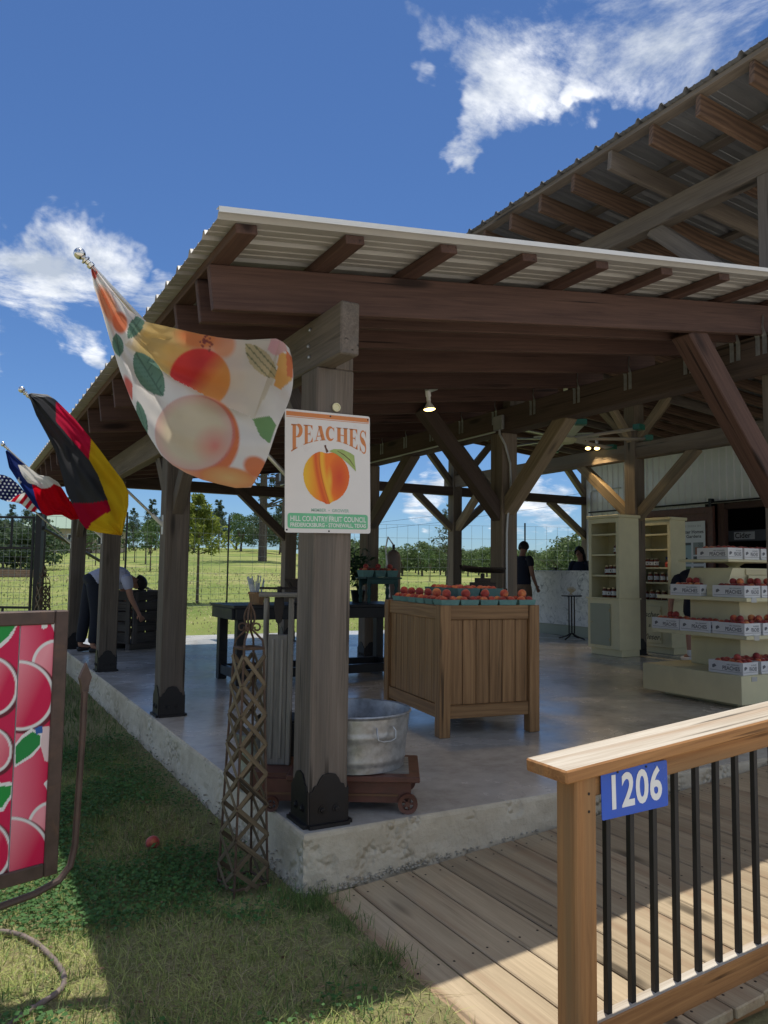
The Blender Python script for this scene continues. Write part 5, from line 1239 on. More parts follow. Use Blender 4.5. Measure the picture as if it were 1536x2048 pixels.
# ------------------------------------------------------------------ stepped cream display stand
def display():
    x0, y0 = 4.44, 1.15; t = thing('tiered_display_stand', 'cream painted stepped display stand holding peach cartons', 'display stand', (x0, y0, 0)); m = MT['cream_paint']
    W_, D = 1.35, 1.06
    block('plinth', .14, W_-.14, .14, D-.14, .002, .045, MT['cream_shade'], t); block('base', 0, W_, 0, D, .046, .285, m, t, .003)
    MB().box(.13, .20, -.004, .003, .235, .272).build('price_holder', MT['conduit'], t)
    sx = .19
    block('shelf', sx, W_-.1, .08, D+.04, .572, .606, m, t, .003); block('shelf', sx+.04, W_-.2, .10, D+.02, .898, .932, m, t, .003)
    block('column', .46, .95, .34, .88, .2855, .571, MT['cream_paint'], t, .003); block('column', .46, .95, .34, .88, .607, .897, MT['cream_paint'], t, .003)
    cab = MB(); prof = [(.34, .933), (.34, 1.02), (.43, 1.195), (.95, 1.195), (.95, .933)]
    cab.prism(prof, .46, Matrix.Translation((0, .84, 0)) @ Matrix.Rotation(math.pi/2, 4, 'X')); cab.build('header', m, t)
    bd = ob('name_board', cbox(.62, .012, .17, .002, m), None, t, (.92, .352, 1.045)); 
    tm = text_mesh('Roz', .15, .001, .003, .0, 'LEFT'); ob('lettering', tm, MT['print_black'], bd, M=frame((-.26, -.0085, -.015), (1, 0, 0), (0, -1, 0)))
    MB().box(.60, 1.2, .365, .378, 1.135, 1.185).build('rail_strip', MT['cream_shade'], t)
    MB().lathe([(.06, 1.196), (.045, 1.215), (.10, 1.248)], 20, c=(.75, .60, 0)).build('tray_foot', MT['cream_shade'], t)
    block('top_tray', .32, 1.2, .34, .9, 1.249, 1.275, m, t, .006)
    for k, (xx, zz) in enumerate(((.30, .898), (.30, .572))): MB().box(sx+.10+k*.0, sx+.17, .0975 if k == 0 else .0775, .0985 if k == 0 else .0785, zz-.006, zz+.038).build('price_holder', MT['conduit'], t)
    w1, w2, w3, w4 = 'the upper shelf of the cream stand', 'the middle shelf of the cream stand', 'the base of the cream stand', 'the top tray of the cream stand'
    for i, (x, y) in enumerate(((.36, .30), (.345, .76), (.59, .29), (.82, .285), (1.05, .29))): carton(x0+x, y0+y, .932, w1, 10, R(random.uniform(-3, 3)))
    for i, (x, y) in enumerate(((.31, .27), (.30, .62), (.31, .96), (.545, .26), (.775, .26), (1.0, .26))): carton(x0+x, y0+y, .606, w2, 10 if i != 1 else 7, R(random.uniform(-3, 3)))
    for x, y in ((.15, .19), (.42, .20), (.70, .20)): carton(x0+x, y0+y, .285, w3, 9, R(random.uniform(-3, 3)))
    for x, y in ((.46, .54), (.70, .54), (.94, .54)): carton(x0+x, y0+y, 1.275, w4, 8, R(random.uniform(-3, 3)))
display()
# ------------------------------------------------------------------ cabinets with jars
def jar_proto(nm, lab):
    t = thing(nm, lab, 'jar')
    MB().lathe([(0, .002), (.034, .002), (.037, .008), (.037, .095), (.034, .106), (.028, .112), (.028, .118), (0, .118)], 16).build('jar_body', MT['jar_red'], t, smooth=True)
    MB().lathe([(.0, .133), (.030, .133), (.0305, .118), (.029, .117)], 16).build('lid', MT['lid_gold'], t, smooth=True)
    mb = MB(); mb.lathe([(.0378, .03), (.0382, .03), (.0382, .082), (.0378, .082), (.0378, .03)], 18); l = mb.build('jar_label', MT['paper'], t)
    mb = MB(); mb.add([(-.0390, -.008, .05), (-.0392, .0, .043), (-.0390, .008, .05), (-.0390, .006, .066), (-.0390, -.006, .066)], [(0, 1, 2, 3, 4)]); mb.build('label_mark', MT['print_black'], l)
    return t
_jar = [None]
def jars(xs, lab, grp):
    for p in xs:
        if _jar[0] is None: t = _jar[0] = jar_proto('preserve_jar', lab); tag(t, lab, 'jar', grp)
        else: t = copy_tree(_jar[0], None, label=lab, group=grp)
        t.location = p; t.rotation_euler = (0, 0, R(random.uniform(-30, 30))); s = random.uniform(.96, 1.05); t.scale = (s*.98, s*.98, s)
def cabinet(x, y, W_, D, Hh, name_label, shelves, low=.80, up_in=.03, door_text=None, open_mid=False):
    """front faces -x; spans y..y+W_, x..x+D"""
    t = thing('shelf_cabinet', name_label, 'cabinet', (x, y, 0)); m = MT['cream_paint']; s = .022
    block('plinth', .05, D-.01, .01, W_-.01, .002, .095, m, t); block('lower_case', 0, D, 0, W_, .096, low-.022, m, t, .003)
    d = ob('door', cbox(.018, W_*.62, low-.23, .003, MT['sage_paint'] if not door_text else m), None, t, (-.0095, W_*.58, low*.5+.03))
    MB().lathe([(0, .022), (.012, .018), (.008, .0)], 10, ax=Matrix.Rotation(-math.pi/2, 4, 'Y')).build('knob', MT['cream_shade'], d, loc=(-.009, W_*.26, .03))
    for q in (-.2, .2): MB().box(-.013, -.009, -W_*.31-.002, -W_*.31+.012, q-.02, q+.02).build('hinge', MT['lid_gold'], d)
    if door_text:
        for i, (s_, zz) in enumerate(door_text):
            tm = text_mesh(s_, .115 if len(s_) > 2 else .06, .0006, .0, .35); L = max(v.co.x for v in tm.vertices)-min(v.co.x for v in tm.vertices); k = min(1, W_*.56/L)
            tm.transform(Matrix.Diagonal((k, 1, 1, 1))); ob('lettering', tm, MT['print_black'], d, M=frame((-.0100, 0, zz), (0, -1, 0), (-1, 0, 0)))
    ob('counter_board', cbox(D+.03, W_+.03, .022, .004, m), None, t, (D/2-.006, W_/2, low-.010))
    ux = up_in
    for yy in (0.012, W_-.012-s): block('side', ux, D-.002, yy, yy+s, low+.002, Hh-.045, m, t, .002)
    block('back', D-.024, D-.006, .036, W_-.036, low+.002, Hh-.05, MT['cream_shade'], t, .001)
    for z in shelves: block('shelf', ux+.004, D-.026, .0345, W_-.0345, z-.024, z, m, t, .002)
    for yy in (.0115, W_-.0115-.055): block('face_frame', ux-.018, ux-.001, yy, yy+.055, low+.002, Hh-.046, m, t, .002)
    block('head_rail', ux-.018, ux-.001, .067, W_-.067, Hh-.11, Hh-.046, m, t, .002)
    ob('crown', cbox(D-ux+.05, W_+.035, .042, .008, m), None, t, ((D+ux)/2-.012, W_/2, Hh-.023))
    return t
X1c, Y1c = 6.56, 4.55
cabinet(X1c, Y1c, .60, .40, 1.95, 'cream shelf cabinet of jam jars standing before the marble counter', (1.115, 1.405, 1.69))
g1 = 'jars in the cream cabinets'
jars([(X1c+.13, Y1c+.13+.088*k, .803) for k in range(4)], 'jam jar on the bottom shelf of the cabinet before the counter', g1)
jars([(X1c+.13, Y1c+.11+.078*k, 1.116) for k in range(4)], 'jam jar on the second shelf of the cabinet before the counter', g1)
jars([(X1c+.12, Y1c+.16, 1.406)], 'single dark jar on the third shelf of the cabinet before the counter', g1)
X2c, Y2c = 7.52, 4.50
cabinet(X2c, Y2c, .66, .33, 1.955, 'cream shelf cabinet with script lettering on its open door', (1.02, 1.235, 1.50, 1.72), .76, .03, (('Fischer', .14), ('&', -.02), ('Wieser', -.18)))
jars([(X2c+.12+.06*(k % 2), Y2c+.11+.056*k, .762) for k in range(9)], 'preserve jar on the bottom shelf of the cabinet beside the poster', g1)
jars([(X2c+.12+.06*(k % 2), Y2c+.13+.058*k, 1.021) for k in range(8)], 'preserve jar on the second shelf of the cabinet beside the poster', g1)
jars([(X2c+.12, Y2c+.36+.08*k, 1.236) for k in range(3)], 'preserve jar on the third shelf of the cabinet beside the poster', g1)
def gift():
    t = thing('gift_bag', 'small red and blue cellophane gift bundle on the cabinet shelf', 'gift bag', (X2c+.14, Y2c+.15, 1.237))
    MB().lathe([(0, 0), (.05, .0), (.06, .05), (.035, .09), (.0, .10)], 12).build('bundle', plain('gift_red', (.5, .04, .03), .4), t, smooth=True); MB().lathe([(.02, .085), (.05, .14), (.045, .145), (.015, .09)], 9).build('bow', plain('gift_blue', (.03, .06, .25), .4), t)
gift()
# ------------------------------------------------------------------ marble counter
def counter():
    t = thing('marble_counter', 'long white marble clad counter with a sage green base', 'counter', (8.40, 5.2, 0)); L = 3.4
    block('base', .01, .60, .01, L-.01, .002, .195, MT['sage_paint'], t)
    for k in range(2): ob('marble_panel', cbox(.02, L/2-.002, .96, .002, MT['marble']), None, t, (.0, L/4+k*L/2, .676))
    block('carcass', .0105, .60, .012, L-.012, .196, 1.155, MT['sage_paint'], t); ob('counter_top', cbox(.68, L+.02, .028, .004, MT['marble']), None, t, (.295, L/2, 1.170))
    b = thing('wicker_basket', 'dark wicker basket with a hooped handle on the marble counter', 'basket', (8.62, 7.10, 1.186))
    pr = [(0, .002), (.11, .0)]+[(.11+.035*z/.16+.003*math.sin(z*300), z) for z in np.linspace(.005, .16, 20)]+[(.142, .168), (.136, .16), (.108, .01), (0, .01)]
    MB().lathe(pr, 24).build('bowl', MT['dark_wood'], b, smooth=True); MB().tube([(0, .14*math.cos(a), .15+.10*math.sin(a)) for a in np.linspace(0, math.pi, 14)], .010, 8).build('handle', MT['dark_wood'], b, smooth=True)
    c = thing('card_reader', 'small black card reader standing on the marble counter', 'card reader', (8.55, 8.10, 1.185))
    MB().box(-.05, .05, -.07, .07, 0, .012).box(-.045, .05, -.065, .065, .03, .055).box(-.01, .03, -.02, .02, .012, .03).build('reader', MT['screen_dark'], c)
    p = thing('pedestal_table', 'small round black pedestal table in front of the marble counter', 'table', (7.98, 7.02, 0))
    MB().lathe([(0, .735), (.17, .735), (.175, .745), (.175, .755), (0, .755)], 28).build('top', MT['black_paint'], p)
    for a in range(4): q = R(45+90*a); MB().tube([(.045*math.cos(q), .045*math.sin(q), .735), (.045*math.cos(q), .045*math.sin(q), .10)], .011, 8).build('pillar_rod', MT['black_iron'], p)
    for a in range(4): q = R(90*a+20); MB().tube([(.02*math.cos(q), .02*math.sin(q), .10), (.10*math.cos(q), .10*math.sin(q), .055), (.24*math.cos(q), .24*math.sin(q), .012)], .013, 8).build('foot', MT['black_iron'], p)
    f = thing('straw_fan', 'spread of dried straw fronds lying on the pedestal table', 'dried fronds', (7.96, 7.02, .7565))
    for k in range(11):
        a = R(35+11*k); d = Vector((.02, .20*math.cos(a), .03+.13*math.sin(a)*.9)); beam('frond', (0, .01*(k-5), .008), d+Vector((0, .01*(k-5), 0)), .012, .003, MT['straw'], f, (1, 0, 0), .0005)
    MB().box(-.12, .10, -.10, .10, .0, .007).build('paper', MT['paper'], f)
counter()
# ------------------------------------------------------------------ produce scale behind the bin
def produce_scale():
    c = Vector((2.78, 2.62, .002)); t = thing('crate_stack', 'slatted wooden crate stand beside the inner post', 'crate', c, R(6))
    for k in range(8): beam('slat', (-.2, -.145, .06+k*.115), (.2, -.145, .06+k*.115), .014, .095, MT['crate_wood'], t); beam('slat', (-.2, .145, .06+k*.115), (.2, .145, .06+k*.115), .014, .095, MT['crate_wood'], t)
    for sx in (-1, 1):
        for sy in (-1, 1): block('corner_post', sx*.19-.018, sx*.19+.018, sy*.12-.017, sy*.12+.017, .002, .96, MT['crate_wood'], t)
    ob('lid', cbox(.46, .34, .018, .003, MT['dark_wood']), None, t, (0, 0, .972))
    s = thing('produce_scale', 'black produce scale with a wide scoop pan near the inner post', 'scale', (2.84, 2.60, .984), R(-20))
    MB().box(-.10, .10, -.08, .08, 0, .05).box(-.06, .06, -.05, .05, .05, .09).tube([(0, 0, .09), (0, 0, .13)], .02, 8).build('body', MT['black_iron'], s)
    mb = MB(); n, m = 16, 9; vs = []
    for i in range(n):
        a = -1+2*i/(n-1)
        for j in range(m): b = -1+2*j/(m-1); w = .11*(1-.35*max(0, a)**2-.55*max(0, -a-.2)**1.2); vs.append((a*.20, b*w, .135+.05*b*b+.02*max(0, -a)**2))
    mb.add(vs, [(i*m+j, (i+1)*m+j, (i+1)*m+j+1, i*m+j+1) for i in range(n-1) for j in range(m-1)]); o = mb.build('pan', MT['black_iron'], s, smooth=True); sd = o.modifiers.new('th', 'SOLIDIFY'); sd.thickness = .004
    k = thing('tin_cans', 'two small dark canisters among the fruit behind the bin', 'canister', (2.30, 2.33, .90))
produce_scale(); bpy.data.objects.remove(bpy.data.objects['tin_cans'])
# ------------------------------------------------------------------ poster, stock room sign, ceiling things
def poster():
    x = sx_(9.452); x = X4-.160; y0, y1, z0, z1 = sy_(5.46), sy_(5.99), sz_(.95), sz_(2.03); t = thing('magazine_poster', 'white magazine poster with pictures hanging on the brown sliding door', 'poster', (x, (y0+y1)/2, (z0+z1)/2))
    t.matrix_world = frame((x, (y0+y1)/2, (z0+z1)/2), (0, -1, 0), (-1, 0, 0)); w, h = y1-y0, z1-z0
    ob('sheet', cbox(w, h, .006, .001, MT['paper']), None, t)
    def tx(s, v, size, m, wd, u=.5):
        me = text_mesh(s, size, 0, .0012); L = max(q.co.x for q in me.vertices)-min(q.co.x for q in me.vertices); me.transform(Matrix.Diagonal((w*wd/L, 1, 1, 1))); ob('lettering', me, MT[m], t, ((u-.5)*w, (.5-v)*h, .0042))
    plain('print_pale', (.55, .55, .55), .7); tx('AS SEEN IN', .075, .05, 'print_pale', .72); tx('Better Homes', .165, .085, 'print_black', .88); tx('& Gardens', .235, .08, 'print_black', .72)
    def pic(u0, u1, v0, v1, fn):
        nx, ny = 30, 30; us = np.linspace(u0, u1, nx); vs = np.linspace(v0, v1, ny); U_, V_ = np.meshgrid(us, vs, indexing='ij')
        P = np.stack([(U_-.5)*w, (.5-V_)*h, np.full(U_.shape, .0040)], -1); a = (U_-u0)/(u1-u0); b = (V_-v0)/(v1-v0); ob('picture', gridmesh('picture', P, fn(a, b), MT['poster'], False), None, t)
    def p1(a, b): C = np.ones(a.shape+(3,))*np.array(srgb(168, 190, 190)); C = put(C, a < .28, srgb(60, 66, 60)); C = put(C, (b < .12), srgb(90, 96, 92)); m, *_ = ell(a, b, .55, .75, .12, .05); return put(C, m, srgb(40, 44, 50))
    def p2(a, b): C = np.ones(a.shape+(3,))*np.array(srgb(150, 156, 150)); C = put(C, inpoly([(.2, .4), (.5, .4), (.5, 1), (.2, 1)], a, b), srgb(170, 110, 80)); return put(C, ((a*7+b*5) % 1 < .3) & (a > .5), srgb(60, 70, 70))
    def p3(a, b): C = np.ones(a.shape+(3,))*np.array(srgb(70, 78, 78)); return put(C, ((a*5) % 1 > .4) & ((b*3) % 1 > .4), srgb(120, 128, 126))
    def p4(a, b): return lin(srgb(130, 150, 120), srgb(50, 100, 56), np.clip(b+.2*np.sin(a*12), 0, 1))
    def p5(a, b): C = np.ones(a.shape+(3,))*np.array(srgb(120, 112, 100)); m, *_ = ell(a, b, .5, .55, .36, .4); return put(C, m, srgb(140, 50, 44))
    pic(.06, .47, .33, .66, p1); pic(.55, .93, .33, .52, p2); pic(.55, .93, .545, .655, p3); pic(.08, .46, .70, .90, p4); pic(.55, .93, .70, .90, p5)
    c = thing('cider_sign', 'dark sign with pale lettering inside the stock room doorway', 'sign', (10.3, 5.65, 1.75)); c.matrix_world = frame((11.2, 5.75, 1.86), (0, -1, 0), (-1, 0, 0))
    ob('board', cbox(1.3, .20, .02, .002, MT['print_grey']), None, c); ob('oval', cbox(.42, .14, .004, .001, MT['paper']), None, c, (-.23, 0, .0125)); ob('lettering', text_mesh('Cider', .14, .0, .002), MT['print_black'], c, (-.26, 0, .0152))
    for nm, x, y, z, sz in (('wall_shelf', 13.6, 4.9, 1.2, (.4, 2.6, .04)), ('wall_shelf', 13.6, 4.9, 1.6, (.4, 2.6, .04))):
        s = ob(nm, cbox(*sz, .003, MT['dark_wood']), None, None, (x+.16, y, z)); tag(s, 'dark wall shelf at the back of the stock room, '+('lower one' if z < 1.4 else 'upper one'), 'shelf')
    fr = thing('white_fridge', 'white drinks fridge inside the stock room doorway', 'fridge', (11.9, 4.75, .002)); ob('case', cbox(.6, .62, 1.95, .012, MT['plastic_white']), None, fr, (.3, .3, .98)); ob('door', cbox(.04, .60, 1.85, .01, MT['plastic_white']), None, fr, (-.022, .3, 1.0)); MB().tube([(-.06, .05, .9), (-.06, .05, 1.3)], .012, 8).build('handle', MT['black_steel'], fr)
poster()
def fan():
    c = Vector((5.62, 4.55, 2.90)); t = thing('ceiling_fan', 'large grey ceiling fan with green blade tips under the roof', 'ceiling fan', c)
    MB().lathe([(0, -.06), (.10, -.06), (.14, -.02), (.14, .06), (.08, .12), (.03, .14), (.03, .70)], 20).build('motor', MT['fan_yellow'], t, smooth=True)
    for k in range(8):
        a = R(12+45*k); d = Vector((math.cos(a), math.sin(a), 0)); b = MB()
        poly = [(-.055, -.004), (-.03, .010), (.02, .016), (.055, .006), (.06, 0), (.02, -.006), (-.03, -.010)]
        M = Matrix.Rotation(a, 4, 'Z') @ Matrix.Translation((.16, 0, 0)) @ Matrix.Rotation(math.pi/2, 4, 'Z') @ Matrix.Rotation(math.pi/2, 4, 'X') @ Matrix.Rotation(R(-10), 4, 'Z')
        b.prism(poly, .86, M); o = b.build('blade', MT['fan_grey'], t); 
        w = MB(); w.box(1.02, 1.11, -.065, .065, -.02, .045, Matrix.Rotation(a, 4, 'Z')); w.build('blade_tip', MT['fan_green'], o)
        MB().tube([d*.1+Vector((0, 0, .05)), d*.42+Vector((0, 0, .02))], .012, 6).build('strut', MT['fan_yellow'], t)
fan()
def lamp(name, label, P, aim, e, r=.032):
    t = thing(name, label, 'lamp', P); M = Vector(aim).normalized().to_track_quat('Z', 'Y').to_matrix().to_4x4()
    MB().lathe([(.012, -.15), (.02, -.15), (.022, -.10), (.016, -.085), (.017, -.06)], 14, ax=M).build('socket', MT['plastic_white'], t, smooth=True)
    MB().lathe([(.015, -.07), (.016, -.045), (r*.85, -.008), (r, .008)], 18, ax=M).build('bulb_shell', MT['white_enamel'], t, smooth=True)
    MB().lathe([(r*.98, .009), (r*.8, .014), (r*.4, .018), (0, .019)], 18, ax=M).build('bulb_face', MT['bulb_glow'], t, smooth=True)
    L = bpy.data.lights.new('lamp_light', 'SPOT'); L.energy = e; L.color = (1, .72, .38); L.spot_size = R(100); L.shadow_soft_size = r
    lo = bpy.data.objects.new('lamp_light', L); link(lo, t); lo.matrix_local = (-Vector(aim)).to_track_quat('Z', 'Y').to_matrix().to_4x4(); lo.location = Vector(aim).normalized()*.03
    return t
l = lamp('flood_lamp', 'lit yellow flood lamp hanging under the lean-to rafters', (1.80, 1.88, zb(1.8)-.135), (.05, -.1, -1), 10, .046)
MB().tube([(0, 0, .13), (0, 0, .18)], .01, 8).box(-.03, .03, -.07, .02, .135, .165).build('mount', MT['conduit'], l)
for k, (px_, lb) in enumerate(((1176, 'left'), (1194, 'right'))):
    p = atx(px_, 896, X3-.06); l = lamp('flood_lamp', 'lit flood lamp, %s one of the pair on the tie beam' % ('nearer the fan' if k == 0 else 'nearer the cabinets'), p, (-.35, -.4, -1), 16, .042)
    MB().tube([(.0, 0, .1), (.06, .03, .2)], .010, 8).build('mount', MT['conduit'], l)
# ------------------------------------------------------------------ slatted fruit bin at the back left, hose
def slat_bin():
    t = thing('slatted_fruit_bin', 'big dark slatted fruit bin at the far end of the slab', 'fruit bin', (.80, 7.86, .002), R(33)); A, B, H = .98, .74, .80; m = MT['crate_wood']
    def wall(p, q, off):
        p = Vector(p); q = Vector(q); o = Vector(off)
        for k in range(5): z = .17+k*.142; beam('slat', p+Vector((0, 0, z)), q+Vector((0, 0, z)), .022, .122, m, t)
        for f in (.03, .5, .97): c = p.lerp(q, f)+o*.028; beam('cleat', c+Vector((0, 0, .09)), c+Vector((0, 0, H)), .075, .03, m, t, o)
    wall((0, 0, 0), (A, 0, 0), (0, -1, 0)); wall((0, B, 0), (A, B, 0), (0, 1, 0)); wall((-.012, .013, 0), (-.012, B-.013, 0), (-1, 0, 0)); wall((A+.012, .013, 0), (A+.012, B-.013, 0), (1, 0, 0))
    ob('floor', cbox(A, B, .02, .002, m), None, t, (A/2, B/2, .095))
    for yy in (.03, B/2-.04, B-.11): block('skid', 0, A, yy, yy+.08, .001, .084, m, t)
slat_bin()
def hose():
    pts = [atz(x, y, G0+.012) for x, y in ((-160, 1850), (-60, 1856), (0, 1862), (40, 1870), (75, 1888), (103, 1914), (122, 1938), (129, 1958), (124, 1975), (108, 1990), (80, 2008), (45, 2030), (10, 2060))]
    P = []; n = len(pts)
    for i in range(n-1):
        p0, p1, p2, p3 = pts[max(i-1, 0)], pts[i], pts[i+1], pts[min(i+2, n-1)]
        for s in range(5):
            u = s/5; P.append(.5*((2*p1)+(-p0+p2)*u+(2*p0-5*p1+4*p2-p3)*u*u+(-p0+3*p1-3*p2+p3)*u**3))
    mb = MB(); mb.tube(P, [.0095+.001*math.sin(i*1.7) for i in range(len(P))], 10); o = mb.build('garden_hose', MT['hose'], smooth=True); tag(o, 'old brown hose curving through the sunlit grass', 'hose')
hose()
print('PEACHES', NP)
# ------------------------------------------------------------------ people
def skin_mesh(name, V, E, Rr, sub=2):
    me = bpy.data.meshes.new(name); me.from_pydata([tuple(v) for v in V], E, []); o = bpy.data.objects.new(name, me); COL.objects.link(o)
    m = o.modifiers.new('skin', 'SKIN'); m.use_smooth_shade = True; m.branch_smoothing = .6
    sv = me.skin_vertices
    if not sv:
        bpy.context.view_layer.objects.active = o; bpy.ops.mesh.customdata_skin_add(); sv = me.skin_vertices
    for i, r in enumerate(Rr):
        r = r if isinstance(r, tuple) else (r, r); sv[0].data[i].radius = r; sv[0].data[i].use_root = (i == 0)
    s = o.modifiers.new('sub', 'SUBSURF'); s.levels = sub; s.render_levels = sub
    bpy.context.view_layer.update(); out = bpy.data.meshes.new_from_object(o.evaluated_get(bpy.context.evaluated_depsgraph_get())); bpy.data.objects.remove(o)
    out.polygons.foreach_set('use_smooth', [True]*len(out.polygons)); out.materials.clear(); return out
class Fig:
    def __init__(s): s.V = []; s.E = []; s.R = []; s.n = {}
    def j(s, nm, p, r, par=None):
        s.n[nm] = len(s.V); s.V.append(Vector(p)); s.R.append(r)
        if par: s.E.append((s.n[par], s.n[nm]))
        return s
def hand(f, wr, nm, d, side, curl=.5):
    """palm and five fingers beyond the wrist; d = forearm direction, side = thumb direction"""
    d = Vector(d).normalized(); sd = Vector(side); sd = (sd-d*sd.dot(d)).normalized(); nrm = d.cross(sd); w = f.V[f.n[wr]]
    f.j(nm+'palm', w+d*.05, (.030, .018), wr)
    for k, (o, L) in enumerate(((.030, .062), (.011, .075), (-.009, .070), (-.028, .055))):
        b = w+d*.095+sd*o; f.j(nm+'k%d' % k, b, .0095, nm+'palm'); m = b+d*L*.55*(1-.3*curl)+nrm*L*.3*curl; f.j(nm+'m%d' % k, m, .0085, nm+'k%d' % k); f.j(nm+'t%d' % k, m+d*L*.4*(1-curl)+nrm*L*.4*curl, .007, nm+'m%d' % k)
    th = w+d*.04+sd*.040; f.j(nm+'th0', th, .011, nm+'palm'); f.j(nm+'th1', th+d*.035+sd*.016, .009, nm+'th0')
def person(label, loc, rz_, P, skin, shirt, pants, shoes, sleeve=.55, pant_len=1., hair='short', group=None, socks=None):
    """P: joint positions in local space, facing +x, left is +y"""
    t = thing('person', label, 'person', loc, rz_, group); g = lambda k: Vector(P[k])
    f = Fig(); f.j('pelvis', g('pelvis'), .10); f.j('spine', g('spine'), .095, 'pelvis'); f.j('chest', g('chest'), .098, 'spine'); f.j('neckb', g('neck'), .058, 'chest')
    h0 = g('head'); hd = (h0-g('neck')).normalized(); face = g('face'); face = (face-hd*face.dot(hd)).normalized()
    f.j('jaw', h0-hd*.055+face*.012, (.058, .062), 'neckb'); f.j('skull', h0+hd*.02, (.074, .088), 'jaw'); f.j('crown', h0+hd*.095, (.052, .060), 'skull')
    f.j('nose', h0+face*.104-hd*.012, .012, 'skull')
    for s, S_ in (('l', 1), ('r', -1)):
        f.j('ear'+s, h0+hd.cross(face)*(.082*S_), .013, 'skull')
        f.j('sh'+s, g('sh'+s), .058, 'chest'); f.j('el'+s, g('el'+s), .041, 'sh'+s); f.j('wr'+s, g('wr'+s), .027, 'el'+s)
        d = g('wr'+s)-g('el'+s); hand(f, 'wr'+s, 'h'+s, d, face+Vector((0, 0, .3)))
        f.j('hip'+s, g('hip'+s), .080, 'pelvis'); f.j('kn'+s, g('kn'+s), .058, 'hip'+s); f.j('cf'+s, g('kn'+s).lerp(g('an'+s), .35), .056, 'kn'+s); f.j('an'+s, g('an'+s), .038, 'cf'+s); f.j('toe'+s, g('toe'+s), .034, 'an'+s)
    ob('body', skin_mesh('body', f.V, f.E, f.R), MT[skin], t)
    def loft(mb, secs, n=20):
        """rings: (centre, half width along y, half depth, axis)"""
        vs = []
        for i, (c, hw_, hd_) in enumerate(secs):
            ax = (secs[min(i+1, len(secs)-1)][0]-secs[max(i-1, 0)][0]).normalized(); sd = Vector((0, 1, 0)); sd = (sd-ax*sd.dot(ax)).normalized(); fr = sd.cross(ax)
            for k in range(n):
                q = 2*math.pi*k/n; wr = 1+.03*mnoise.noise(Vector((i*1.1, k*.9, len(label)*.7))); vs.append(c+(sd*(hw_*math.cos(q))+fr*(hd_*math.sin(q)))*wr)
        m_ = len(secs); mb.add(vs, [(i*n+k, i*n+(k+1) % n, (i+1)*n+(k+1) % n, (i+1)*n+k) for i in range(m_-1) for k in range(n)]+[tuple(reversed(range(n))), tuple((m_-1)*n+k for k in range(n))])
    pv, sp, ch, nk = g('pelvis'), g('spine'), g('chest'), g('neck'); dn = (pv-sp).normalized()
    sh = MB(); loft(sh, [(pv+dn*.06, .178, .138), (pv, .178, .138), (pv.lerp(sp, .5), .168, .130), (sp, .165, .128), (sp.lerp(ch, .5), .176, .130), (ch, .188, .128), (ch.lerp(nk, .35), .170, .105), (ch.lerp(nk, .62), .115, .082), (ch.lerp(nk, .85), .072, .070)])
    for s in 'lr':
        a_, e_ = g('sh'+s), g('el'+s); i_ = a_.lerp(ch, .45); sh.tube([i_, a_+(a_-i_)*.15, a_.lerp(e_, sleeve*.5), a_.lerp(e_, sleeve)], [.07, .082, .072, .066], 14)
    o_ = sh.build('shirt', MT[shirt], t, smooth=True); m_ = o_.modifiers.new('sub', 'SUBSURF'); m_.levels = m_.render_levels = 1
    tr_ = MB(); loft(tr_, [(pv-dn*.05, .170, .130), (pv, .174, .134), (pv+dn*.06, .178, .138), (pv+dn*.12, .150, .125)])
    for s in 'lr':
        h_, k_, n_ = g('hip'+s), g('kn'+s), g('an'+s)+Vector((0, 0, .012))
        if pant_len >= 1: tr_.tube([h_.lerp(pv, .35), h_, h_.lerp(k_, .5), k_, k_.lerp(n_, .5), n_], [.10, .108, .096, .080, .076, .070], 14)
        else: tr_.tube([h_.lerp(pv, .35), h_, h_.lerp(k_, .4), h_.lerp(k_, pant_len+.25)], [.10, .110, .104, .100], 14)
    o_ = tr_.build('trousers', MT[pants], t, smooth=True); m_ = o_.modifiers.new('sub', 'SUBSURF'); m_.levels = m_.render_levels = 1
    for s in 'lr':
        a, b = g('an'+s), g('toe'+s); d = (b-a); d.z = 0; d.normalize(); c = Fig(); z = .034
        hp = Vector((a.x, a.y, z))-d*.045; c.j('heel', hp, (.040, .034)); c.j('mid', hp+d*.10, (.042, .036), 'heel'); c.j('ball', hp+d*.19, (.046, .032), 'mid'); c.j('tip', hp+d*.25, (.034, .026), 'ball')
        ob('shoe', skin_mesh('shoe', c.V, c.E, c.R), MT[shoes], t)
        if socks: c = Fig(); c.j('a', (a.x, a.y, .06), .044); c.j('b', a+(g('kn'+s)-a)*.12, .045, 'a'); c.j('c', a+(g('kn'+s)-a)*.22, .047, 'b'); ob('sock', skin_mesh('sock', c.V, c.E, c.R), MT[socks], t)
    # hair: cap around the back and top of the skull
    bk = -face; hm = MB(); n, m = 22, 12; vs = []; sd = hd.cross(face)
    for j in range(m+1):
        th = math.pi*.62*j/m
        for i in range(n):
            ph = 2*math.pi*i/n; fr = math.cos(ph); lim = 1.0 if fr < .2 else 1-.52*(fr-.2)/.8
            tt = th*lim; rr = 1+.035*mnoise.noise(Vector((i*1.3, j*1.7, len(label))))
            q = hd*(.125*math.cos(tt))+face*(.108*math.sin(tt)*math.cos(ph))+sd*(.094*math.sin(tt)*math.sin(ph)); vs.append(h0+hd*.012+q*rr)
    hm.add(vs, [(j*n+i, j*n+(i+1) % n, (j+1)*n+(i+1) % n, (j+1)*n+i) for j in range(m) for i in range(n)])
    o = hm.build('hair', MT['hair'], t, smooth=True); so_ = o.modifiers.new('th', 'SOLIDIFY'); so_.thickness = .012
